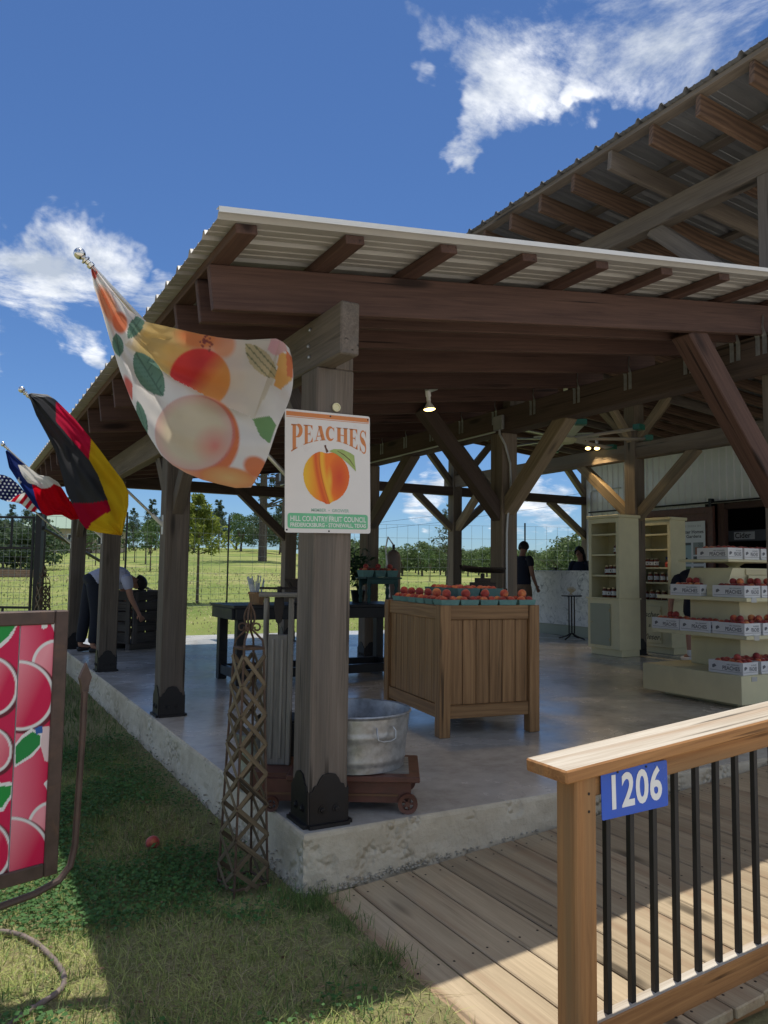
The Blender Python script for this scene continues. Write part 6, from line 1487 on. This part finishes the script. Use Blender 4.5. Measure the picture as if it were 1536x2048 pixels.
    if hair == 'long':
        c = Fig(); c.j('a', h0+bk*.06+hd*.03, (.085, .06)); c.j('b', h0+bk*.075-hd*.09, (.088, .05), 'a'); c.j('c', h0+bk*.085-hd*.24, (.075, .04), 'b'); c.j('d', h0+bk*.08-hd*.34, (.05, .03), 'c'); ob('hair_length', skin_mesh('hair_length', c.V, c.E, c.R), MT['hair'], t)
    for s in (-1, 1): MB().lathe([(.010*math.sin(a), .010*math.cos(a)) for a in np.linspace(0, math.pi, 7)], 10).build('eye', MT['screen_dark'], t, smooth=True, loc=h0+face*.088+sd*(.031*s)+hd*.022)
    return t
STAND = dict(pelvis=(0, 0, .93), spine=(.0, 0, 1.10), chest=(-.01, 0, 1.30), neck=(.0, 0, 1.47), head=(.02, 0, 1.60), face=(1, 0, -.05),
             shl=(0, .175, 1.40), shr=(0, -.175, 1.40), ell=(.0, .235, 1.12), elr=(.0, -.235, 1.12), wrl=(.14, .21, .90), wrr=(.14, -.21, .90),
             hipl=(0, .095, .88), hipr=(0, -.095, .88), knl=(.02, .105, .48), knr=(.02, -.105, .48), anl=(-.01, .11, .08), anr=(-.01, -.11, .08), toel=(.13, .13, .045), toer=(.13, -.13, .045))
def pose(**k): d = dict(STAND); d.update(k); return d
person('person in a dark shirt and khaki shorts standing at the marble counter', (7.80, 8.12, .002), R(8), pose(head=(.03, 0, 1.585), wrl=(.24, .17, 1.10), ell=(.02, .24, 1.12)), 'skin_dark', 'navy_cloth', 'khaki', 'shoe_dark', .6, .45)
person('person with long dark hair in a dark top behind the marble counter', (9.14, 8.02, .002), R(196), pose(neck=(.01, 0, 1.40), chest=(-.01, 0, 1.24), shl=(0, .16, 1.34), shr=(0, -.16, 1.34), head=(.04, 0, 1.52), face=(1, 0, -.35), wrl=(.26, .10, 1.12), wrr=(.26, -.10, 1.12), elr=(.03, -.22, 1.10), ell=(.03, .22, 1.10)), 'skin_dark', 'navy_cloth', 'denim', 'shoe_dark', .9, 1., 'long')
person('person in a pale shirt bending over the slatted fruit bin', (.27, 7.86, .002), R(4),
       dict(pelvis=(.02, 0, .94), spine=(.16, 0, 1.02), chest=(.36, 0, 1.02), neck=(.50, 0, .985), head=(.60, 0, .93), face=(.3, 0, -1), shl=(.40, .17, .98), shr=(.40, -.17, .98), ell=(.48, .20, .72), elr=(.46, -.19, .72), wrl=(.58, .18, .50), wrr=(.58, -.16, .52),
            hipl=(0, .095, .90), hipr=(0, -.095, .90), knl=(-.05, .12, .48), knr=(.05, -.11, .48), anl=(-.10, .13, .08), anr=(.0, -.12, .08), toel=(.04, .15, .045), toer=(.14, -.14, .045)), 'skin', 'shirt_grey', 'denim', 'shoe_dark', .6)
person('person in dark shirt and shorts with white socks stooping behind the cream stand', (7.22, 3.78, .002), R(62),
       dict(pelvis=(.0, 0, .90), spine=(.10, 0, 1.02), chest=(.24, 0, 1.10), neck=(.38, -.02, 1.10), head=(.48, -.03, 1.06), face=(.4, 0, -1), shl=(.26, .18, 1.08), shr=(.26, -.18, 1.08), ell=(.28, .27, .80), elr=(.22, -.40, .98), wrl=(.30, .28, .55), wrr=(.12, -.62, .98),
            hipl=(0, .10, .86), hipr=(0, -.10, .86), knl=(.02, .13, .48), knr=(.02, -.15, .48), anl=(-.02, .15, .08), anr=(-.02, -.18, .08), toel=(.11, .17, .045), toer=(.11, -.20, .045)), 'skin', 'navy_cloth', 'navy_cloth', 'sock_white', .7, .55, 'short', None, 'sock_white')
# ------------------------------------------------------------------ trees, fields, fence
def leafcloud(pts, size, rr, asp=.55, droop=0.):
    """one mesh of leaf-sized faces at the given points"""
    n = len(pts); P = np.asarray(pts, float); d = rr.normal(size=(n, 3)); d[:, 2] -= droop; d /= np.linalg.norm(d, axis=1)[:, None]
    o = np.cross(d, rr.normal(size=(n, 3))); o /= np.linalg.norm(o, axis=1)[:, None]; s = size*rr.uniform(.6, 1.35, (n, 1))
    V = np.stack([P-d*s*.5, P+o*s*asp*.5, P+d*s*.5, P-o*s*asp*.5], 1).reshape(-1, 3); F = np.arange(4*n).reshape(n, 4); return V, F
def crown_mesh(name, V, F, mat):
    me = bpy.data.meshes.new(name); me.from_pydata(V.tolist(), [], F.tolist()); me.materials.append(mat); me.update(); return me
def tree_mesh(seed, H, rad, trunk_h, n, size, mat, kind='round', tr=.12):
    """returns trunk mesh, crown mesh (origin at the base)"""
    rr = np.random.RandomState(seed); r2 = random.Random(seed); t = MB(); clumps = []
    lean = Vector((r2.uniform(-.04, .04)*H, r2.uniform(-.04, .04)*H, 0))
    if kind == 'pine':
        t.tube([Vector((0, 0, -.1)), Vector((0, 0, H*.45))+lean*.5, Vector((0, 0, H*.96))+lean], [tr, tr*.7, tr*.12], 8)
        z = trunk_h
        while z < H*.97:
            f = (z-trunk_h)/(H-trunk_h); L = rad*(1-f)**.75*r2.uniform(.65, 1.15)+.05*rad
            for k in range(r2.randint(3, 5)):
                a = r2.uniform(0, 6.28); c = Vector((0, 0, z))+lean*(z/H); e = c+Vector((math.cos(a)*L, math.sin(a)*L, L*r2.uniform(.15, .5))); t.tube([c, c.lerp(e, .5)+Vector((0, 0, -.03*L)), e], [tr*.22, tr*.15, tr*.05], 5)
                for q in range(3): clumps.append((c.lerp(e, r2.uniform(.45, 1.05))+Vector((0, 0, .02*H*r2.random())), L*.30+.04*rad))
            z += H*.055*r2.uniform(.7, 1.3)
    else:
        nb = 6 if kind == 'round' else 5; top = Vector((0, 0, trunk_h))+lean*.3
        t.tube([Vector((0, 0, -.1)), Vector((0, 0, trunk_h*.5)), top], [tr*1.25, tr, tr*.85], 8)
        for k in range(nb):
            a = 2*math.pi*k/nb+r2.uniform(-.4, .4); el = r2.uniform(.5, 1.3); L = (H-trunk_h)*r2.uniform(.5, .85); d = Vector((math.cos(a)*math.cos(el)*rad/(H-trunk_h)*1.6, math.sin(a)*math.cos(el)*rad/(H-trunk_h)*1.6, math.sin(el)))
            e = top+d*L; t.tube([top, top.lerp(e, .5)+Vector((r2.uniform(-.1, .1), r2.uniform(-.1, .1), .05))*L*.4, e], [tr*.6, tr*.35, tr*.1], 6)
        for k in range(30 if kind == 'round' else 22):
            u = r2.random(); a = r2.uniform(0, 6.28); z = trunk_h+(H-trunk_h)*(.06+.88*u); env = math.sin(math.pi*min(.98, .18+.80*u))**.7; q = rad*env*math.sqrt(r2.uniform(.15, 1)); clumps.append((Vector((q*math.cos(a), q*math.sin(a), z))+lean*(z/H), rad*r2.uniform(.20, .40)))
    pts = []; per = max(4, n//len(clumps))
    for c, r in clumps:
        g = rr.normal(size=(per, 3)); g /= np.linalg.norm(g, axis=1)[:, None]; g *= (rr.uniform(.25, 1, (per, 1))**.5)*r; g[:, 2] *= .75; pts.append(g+np.array(c))
    V, F = leafcloud(np.concatenate(pts), size, rr, .55 if kind != 'pine' else .32, 0 if kind != 'pine' else -.2)
    return t.mesh('trunk', True, [MT['bark']]), crown_mesh('crown', V, F, MT[mat])
PROTO = {}
def plant_tree(key, name, label, x, y, s=1., rot=0, group=None, cat='tree', z=None):
    tm, cm = PROTO[key]; t = thing(name, label, cat, (x, y, float(gz(x, y)) if z is None else z), rot, group); t.scale = (s, s, s); ob('trunk', tm, None, t); ob('crown', cm, None, t); return t
def at_sd(px_, s): P = atd(px_, 1150, s); return P.x, P.y
for k in range(4): PROTO['oak%d' % k] = tree_mesh(20+k, 9.5, 4.4, 1.8, 3600, .42, 'foliage_dark' if k % 2 else 'foliage_mid', 'round', .28)
for k in range(3): PROTO['pinefar%d' % k] = tree_mesh(40+k, 13., 3.0, 3.5, 3200, .46, 'foliage_dark', 'pine', .22)
PROTO['bigpine'] = tree_mesh(51, 17., 5.2, 4.2, 6500, .46, 'foliage_grey', 'pine', .36)
PROTO['youngpine'] = tree_mesh(61, 3.0, .78, 1.35, 3000, .15, 'foliage_pine', 'pine', .045)
PROTO['wisp'] = tree_mesh(66, 3.1, .55, 1.5, 700, .12, 'foliage_grey', 'pine', .05)
for k in range(4): PROTO['orch%d' % k] = tree_mesh(70+k, 3.3, 1.9, .6, 1500, .26, 'foliage_orchard', 'round', .10)
for k in range(2): PROTO['sap%d' % k] = tree_mesh(80+k, 2.6, .55, .8, 420, .15, 'foliage_mid', 'round', .035)
PROTO['bush'] = tree_mesh(90, 2.3, 1.5, .2, 2200, .22, 'foliage_dark', 'round', .07)
rr0 = random.Random(11)
# tree line on the left
kinds = ['oak0', 'pinefar0', 'oak1', 'pinefar1', 'oak2', 'pinefar2', 'oak3']
lab = {'oak': 'rounded dark tree in the tree line beyond the field', 'pinefar': 'tall dark conifer in the tree line beyond the field'}
i = 0
for px_ in list(range(-120, 640, 42)):
    for row in range(2):
        k = kinds[(i*3+row) % 7]; s = 98+row*14+rr0.uniform(-4, 4); x, y = at_sd(px_+rr0.uniform(-14, 14), s)
        plant_tree(k, 'field_tree', lab[k.rstrip('0123')]+(', front rank' if row == 0 else ', rear rank'), x, y, rr0.uniform(.48, .74)*(1. if 330 < px_ < 600 else .8), rr0.uniform(0, 6.3), 'trees beyond the field'); i += 1
x, y = at_sd(524, 60); plant_tree('bigpine', 'pine_tree', 'big spreading pine with a thick grey trunk in the field', x, y, 1., 1.0)
x, y = at_sd(396, 21.6); plant_tree('youngpine', 'young_pine', 'bright yellow-green young pine just inside the wire fence', x, y, 1.02, .3)
x, y = at_sd(893, 24.5); plant_tree('wisp', 'young_pine', 'thin wispy grey-green young pine behind the back post', x, y, 1.0, 2.)
# orchard rows on the right
for row, s in enumerate((66, 75, 85, 96, 109, 124)):
    px_ = 690+rr0.uniform(0, 20)
    while px_ < 1560:
        x, y = at_sd(px_, s+rr0.uniform(-1, 1)); plant_tree('orch%d' % rr0.randint(0, 3), 'orchard_tree', 'low rounded peach tree in the %s orchard row beyond the fence' % ('nearest', 'second', 'third', 'fourth', 'fifth', 'farthest')[row], x, y, rr0.uniform(.62, .92), rr0.uniform(0, 6.3), 'orchard trees'); px_ += 44*62/s*rr0.uniform(.8, 1.25)
for px_, s, sc in ((1108, 46, .66), (1135, 43, .8), (1158, 42, .88), (1180, 44, .8)):
    x, y = at_sd(px_, s); plant_tree('orch%d' % rr0.randint(0, 3), 'orchard_tree', 'bigger leafy peach tree behind the marble counter', x, y, sc, rr0.uniform(0, 6.3), 'trees behind the counter')
for px_, s, sc, k in ((290, 52, 1.2, 0), (246, 58, 1.1, 1), (268, 55, .9, 1), (176, 60, 1., 0), (190, 48, .9, 1), (300, 40, 1.05, 1), (104, 46, .9, 0), (770, 40, .7, 0), (745, 34, .6, 1), (860, 48, .8, 0)):
    x, y = at_sd(px_, s); plant_tree('sap%d' % k, 'sapling', 'slender young sapling standing in the green field', x, y, sc, rr0.uniform(0, 6), 'saplings in the field')
for px_, s, sc in ((-40, 40, 1.), (5, 41, 1.05), (40, 39, .95), (68, 40, 1.1)):
    x, y = at_sd(px_, s); plant_tree('bush', 'leafy_bush', 'dense dark bush behind the low brick bed'+(', the one next to the gate post' if px_ == 68 else ''), x, y, sc, rr0.uniform(0, 6), 'bushes by the brick bed', 'bush')
x, y = at_sd(1155, 36); 
# house with a green roof
def house():
    x, y = at_sd(150, 84); z = float(gz(x, y))-.2; t = thing('field_house', 'tan house with a pale green metal roof across the field', 'house', (x, y, z), R(-18)); L, D, H = 9.5, 6., 2.7
    ob('wall', cbox(L, D, H, .01, MT['house_wall']), None, t, (0, 0, H/2))
    mb = MB(); o = .5; mb.add([(-L/2-o, -D/2-o, H-.05), (L/2+o, -D/2-o, H-.05), (L/2+o, D/2+o, H-.05), (-L/2-o, D/2+o, H-.05), (-L/2+2, 0, H+1.9), (L/2-2, 0, H+1.9)], [(0, 1, 5, 4), (2, 3, 4, 5), (1, 2, 5), (3, 0, 4), (0, 3, 2, 1)]); mb.build('roof', MT['house_roof'], t)
    for xx in (-3., 0.2, 3.2): w = ob('window', cbox(1.1, .06, 1.1, .01, MT['paper']), None, t, (xx, -D/2-.04, 1.55)); ob('pane', cbox(.95, .02, .95, .005, MT['screen_dark']), None, w, (0, -.03, 0))
    ob('door', cbox(1., .06, 2.05, .01, MT['dark_wood']), None, t, (1.7, -D/2-.04, 1.03))
house()
def brick_bed():
    x, y = at_sd(8, 33.5); t = thing('brick_bed', 'low brick raised bed in the grass beyond the gate', 'raised bed', (x, y, float(gz(x, y))-.05), -YAW)
    nb = 14; bm_ = cbox(.20, .10, .065, .004, MT['brick_bed'])
    for r in range(5):
        for k in range(nb): ob('brick', bm_, None, t, (-nb*.105+(k+.5*(r % 2))*.21, 0, .04+r*.075))
    ob('soil', cbox(nb*.21-.1, .9, .3, .01, MT['bark']), None, t, (0, .52, .17))
brick_bed()
# wire fence
def fence():
    t = thing('wire_fence', 'tall wire mesh deer fence on slim green posts', 'fence', (*at_sd(455, 21), 0)); o = t.location.copy()
    line = [at_sd(86, 15.3), at_sd(250, 18.2), at_sd(455, 21), at_sd(600, 21.6), at_sd(750, 22), at_sd(900, 22.3), at_sd(1050, 22.5), at_sd(1200, 23), at_sd(1400, 24)]
    dense = []
    for a, b in zip(line[:-1], line[1:]):
        n = max(1, int(math.dist(a, b)/.30))
        for k in range(n): f = k/n; dense.append((a[0]+(b[0]-a[0])*f, a[1]+(b[1]-a[1])*f))
    dense.append(line[-1])
    for i, (x, y) in enumerate(line): z = float(gz(x, y)); MB().tube([(0, 0, -.1), (0, 0, 2.42)], .024, 8).build('fence_post', MT['black_steel'], t, loc=(x-o.x, y-o.y, z))
    w = MB(); top = [Vector((x-o.x, y-o.y, float(gz(x, y))+.02)) for x, y in dense]
    for k in range(11): h = [.02, .16, .31, .48, .66, .86, 1.08, 1.32, 1.6, 1.92, 2.30][k]; w.tube([p+Vector((0, 0, h)) for p in top], .0045, 4, False)
    for p in top: w.tube([p, p+Vector((0, 0, 2.30))], .0038, 4, False)
    tag(w.build('wire_mesh', MT['fence_wire'], t), kind='stuff')
fence()
def gate():
    c = at_sd(75, 13); z = float(gz(*c)); t = thing('steel_gate', 'black steel framed mesh gate beside the slab', 'gate', (c[0], c[1], z), R(-29)); m = MT['black_steel']
    H = 2.30
    MB().box(-.05, .05, -.05, .05, -.1, H).build('gate_post', m, t)
    x1 = -.085; x0 = -1.75
    for z0 in (.10, .70, 1.70, 2.22): beam('rail', (x0, 0, z0), (x1, 0, z0), .035, .04, m, t)
    for xx in (x1-.02, x0+.02): beam('stile', (xx, .0, .121), (xx, .0, 2.199), .034, .04, m, t, (1, 0, 0))
    for xx in (-.47,): beam('mullion', (xx, 0, 1.721), (xx, 0, 2.199), .03, .035, m, t, (1, 0, 0))
    for xx in (-.56,): beam('mullion', (xx, 0, .121), (xx, 0, .679), .03, .035, m, t, (1, 0, 0))
    w = MB()
    for k in range(16): w.tube([(x0+.06+k*.1, .0, .1), (x0+.06+k*.1, 0, 2.2)], .0028, 4, False)
    for k in range(20): w.tube([(x0, .0, .15+k*.1), (x1, 0, .15+k*.1)], .0028, 4, False)
    tag(w.build('gate_mesh', MT['fence_wire'], t), kind='stuff')
    a = atd(86, 1056, 13.1); b = atd(304, 1182, 17.0); q = thing('brace_pipe', 'black diagonal brace pipe running down from the gate post', 'brace', a); MB().tube([(0, 0, 0), b-a], .030, 10).build('pipe', m, q); MB().lathe([(0, -.03), (.045, -.03), (.045, .03), (0, .03)], 10).build('collar', m, q)
gate()
# power lines far off
def wires():
    t = thing('power_line', 'thin power cables crossing the sky beyond the orchard', 'power line', (30, 95, 0)); o = Vector((30, 95, 0))
    for px0, y0, px1, y1 in ((700, 1058, 1250, 985), (700, 1050, 1250, 962)):
        a, b = atd(px0-400, y0+50, 130), atd(px1+400, y1-50, 95); MB().tube([a-o, (a+b)/2-o-Vector((0, 0, .8)), b-o], .022, 4).build('cable', MT['black_steel'], t)
    for px_ in (300, 1650):
        P = atd(px_, 1120, 130 if px_ < 700 else 95); MB().tube([(P.x-o.x, P.y-o.y, 0), (P.x-o.x, P.y-o.y, 12 if px_ < 700 else 16)], [.16, .11], 8).build('pole', MT['bark'], t)
wires()
# ------------------------------------------------------------------ grass
def blades(name, label, X, Y, Hs, Wd, mat, seed, lean=.55, cat='grass'):
    rr = np.random.RandomState(seed); n = len(X); Z = gz(X, Y); a = rr.uniform(0, 2*np.pi, n); b = rr.uniform(0, 2*np.pi, n); Hh = Hs*rr.uniform(.5, 1.3, n); W_ = Wd*rr.uniform(.7, 1.3, n); ln = np.abs(rr.normal(0, lean, n))
    bx, by = np.cos(a)*W_/2, np.sin(a)*W_/2; dx, dy = np.cos(b)*Hh*ln, np.sin(b)*Hh*ln; h = Hh/np.sqrt(1+ln**2)
    nz = np.array([mnoise.noise(Vector((x*1.7, y*1.7, 3.1))) for x, y in zip(X, Y)])*.014*((np.abs(X+.6) < 3) & (Y < 12)); Z = Z+nz-.004
    V = np.stack([np.stack([X-bx, Y-by, Z], -1), np.stack([X+bx, Y+by, Z], -1), np.stack([X+bx*.7+dx*.4, Y+by*.7+dy*.4, Z+h*.62], -1), np.stack([X-bx*.7+dx*.4, Y-by*.7+dy*.4, Z+h*.62], -1), np.stack([X+dx, Y+dy, Z+h], -1)], 1).reshape(-1, 3)
    k = np.arange(n)[:, None]*5; F4 = (k+np.array([[0, 1, 2, 3]])).tolist(); F3 = (k+np.array([[3, 2, 4]])).tolist()
    me = bpy.data.meshes.new(name); me.from_pydata(V.tolist(), [], F4+F3); me.materials.append(MT[mat]); me.update()
    return tag(ob(name, me), label, cat, kind='stuff')
def field(n, x0, x1, y0, y1, seed, dens=None, thr=0.):
    rr = np.random.RandomState(seed); X = rr.uniform(x0, x1, n); Y = rr.uniform(y0, y1, n)
    ok = ~((X > -.02) & (Y > -.03)) & ~((X > .09) & (Y > -1.7) & (Y < 0)) & (Y > -1.88)
    X, Y = X[ok], Y[ok]
    if dens: d = np.array([dens(x, y) for x, y in zip(X, Y)]); k = rr.uniform(0, 1, len(X)) < d; X, Y = X[k], Y[k]
    return X, Y
def nz_(x, y, s, o): return mnoise.noise(Vector((x*s, y*s, o)))
def bare(x, y):     # worn strip along the slab and the ramp
    d = min(abs(x) if y > 0 else 9, abs(x-.09) if y < 0 else 9); return min(1., max(.12, (d-.02)/.35))
bias = lambda x, y: .75*float(sst(-.05, .45, y))*float(sst(-1.5, -.7, x))
green = lambda x, y: max(0., min(1., (.42+bias(x, y)+1.5*nz_(x, y, 1.5, 7.)+.35*nz_(x, y, 5, 2.))))*bare(x, y)
dry = lambda x, y: max(.15, min(1., .8-.7*bias(x, y)-1.1*nz_(x, y, 1.5, 7.)))*max(.4, bare(x, y))
X, Y = field(52000, -2.2, .1, -1.2, 3.2, 1, green); blades('lawn_grass', 'short green grass on the lawn beside the slab', X, Y, .048, .0042, 'grass_green', 1, 1.3)
X, Y = field(70000, -2.2, .1, -1.2, 3.0, 2, dry); blades('lawn_grass', 'thin dry straw grass mixed into the lawn', X, Y, .050, .0032, 'grass_blade', 2, 2.2)
X, Y = field(26000, -2.2, .1, -1.2, 3.0, 3, lambda x, y: max(.2, dry(x, y))); blades('dead_grass', 'dead straw lying flat on the bare soil', X, Y, .06, .0026, 'grass_dry', 3, 3.5)
X, Y = field(30000, -4.2, .0, 3.0, 10.5, 4, lambda x, y: .5+.5*green(x, y)); blades('lawn_grass', 'grass strip along the far side of the slab', X, Y, .07, .006, 'grass_green', 4, .7)
# clover patches
def clover():
    X, Y = field(60000, -1.7, .0, -.9, 3.6, 9, lambda x, y: max(0., min(1., 2.2*(nz_(x, y, 1.5, 7.)+.45*nz_(x, y, 4., 1.)-.06+.42*bias(x, y))))*bare(x, y)); rr = np.random.RandomState(9); n = len(X); Z = gz(X, Y)+rr.uniform(.012, .05, n)
    V, F = leafcloud(np.stack([X, Y, Z], -1), .020, rr, .9); V[:, 2] = np.repeat(Z, 4)+(V[:, 2]-np.repeat(Z, 4))*.45
    tag(ob('clover', crown_mesh('clover', V, F, MT['clover'])), 'dark clover leaves creeping in the shaded lawn', 'clover', kind='stuff')
clover()
# dead leaves and twigs on the lawn
def litter():
    rr = np.random.RandomState(77); X, Y = field(420, -1.8, .08, -1.1, 3., 77); n = len(X); Z = gz(X, Y)+rr.uniform(.008, .03, n); V, F = leafcloud(np.stack([X, Y, Z], -1), .030, rr, .5); V[:, 2] = np.repeat(Z, 4)+(V[:, 2]-np.repeat(Z, 4))*.35
    leafmat('dead_leaf', (.10, .055, .03), (.30, .20, .12), .15, .3); tag(ob('leaf_litter', crown_mesh('leaf_litter', V, F, MT['dead_leaf'])), 'scattered brown dead leaves on the lawn', 'leaves', kind='stuff')
litter()
# stones showing at the foot of the slab
def stones():
    rr = np.random.RandomState(31); mb = MB()
    for k in range(420):
        on_front = rr.rand() < .5; t_ = abs(rr.normal(0, .5)) if on_front else abs(rr.normal(0, 1.6)); z = G0+.0+abs(rr.normal(0, .035)); 
        if on_front and t_ > .12: z = rz(min(t_, 3))+abs(rr.normal(.004, .02))*math.exp(-t_)
        r = rr.uniform(.003, .010); c = Vector((t_, -.002, z)) if on_front else Vector((-.002, t_, z)); n_ = 6; vs = []
        for th, rad_ in ((.0, 0), (.8, .8), (1.6, 1.), (2.4, .7)):
            for i in range(n_): a = 2*math.pi*i/n_+k; j = 1+.35*rr.uniform(-1, 1); vs.append(c+Vector((math.cos(a)*rad_*r*j, math.sin(a)*rad_*r*j, math.cos(th)*r*.7)))
        mb.add(vs, [(q*n_+i, q*n_+(i+1) % n_, (q+1)*n_+(i+1) % n_, (q+1)*n_+i) for q in range(3) for i in range(n_)])
    tag(mb.build('aggregate_stones', plain('stone', (.42, .38, .30), .9, var=.3, scale=60), smooth=True), 'pale loose stones and aggregate along the foot of the slab', 'stones', kind='stuff')
stones()
# weeds at the slab corner
def tuft(x, y, n, h, seed):
    rr = np.random.RandomState(seed); blades('weed_tuft', 'tuft of taller green weeds against the slab corner' if seed < 60 else 'tuft of green weeds along the edge of the ramp', x+rr.normal(0, .05, n), y+rr.normal(0, .06, n), h, .0032, 'grass_green', seed, .8, 'weeds')
tuft(.02, -.07, 260, .08, 50); tuft(-.05, .04, 160, .06, 51); tuft(.06, -.30, 200, .055, 61); tuft(.04, -.62, 240, .055, 62)
# meadow beyond the slab
leafmat('meadow_blade', (.13, .19, .045), (.34, .36, .12), .2, .75)
def meadow():
    rr = np.random.RandomState(21); n = 52000; s = rr.uniform(0, 1, n)**1.6*34+12.2; u = rr.uniform(-.62, .56, n); X = CAMPOS.x+fw.x*s+rt.x*u*s; Y = CAMPOS.y+fw.y*s+rt.y*u*s
    ok = ~((X > -.1) & (Y < SY1+.1)); X, Y, s = X[ok], Y[ok], s[ok]
    k = rr.uniform(0, 1, len(X)) < .55+.45*np.sin(X*.6)*np.sin(Y*.45); X, Y, s = X[k], Y[k], s[k]
    q = np.array([mnoise.noise(Vector((x*.11, y*.32, 4.)))+.5*mnoise.noise(Vector((x*.5, y*.5, 8.))) for x, y in zip(X, Y)])+rr.normal(0, .12, len(X)); dr = q > .16
    blades('dry_meadow_grass', 'straw coloured dry patches in the field behind the barn', X[dr], Y[dr], .04+.05*sst(14, 30, s[dr]), .014+.0006*s[dr], 'grass_dry', 23, 1.6)
    X, Y, s = X[~dr], Y[~dr], s[~dr]
    blades('meadow_grass', 'sunlit meadow grass in the field behind the barn', X, Y, .035+.05*sst(14, 30, s), .014+.0006*s, 'meadow_blade', 22, 1.4)
meadow()
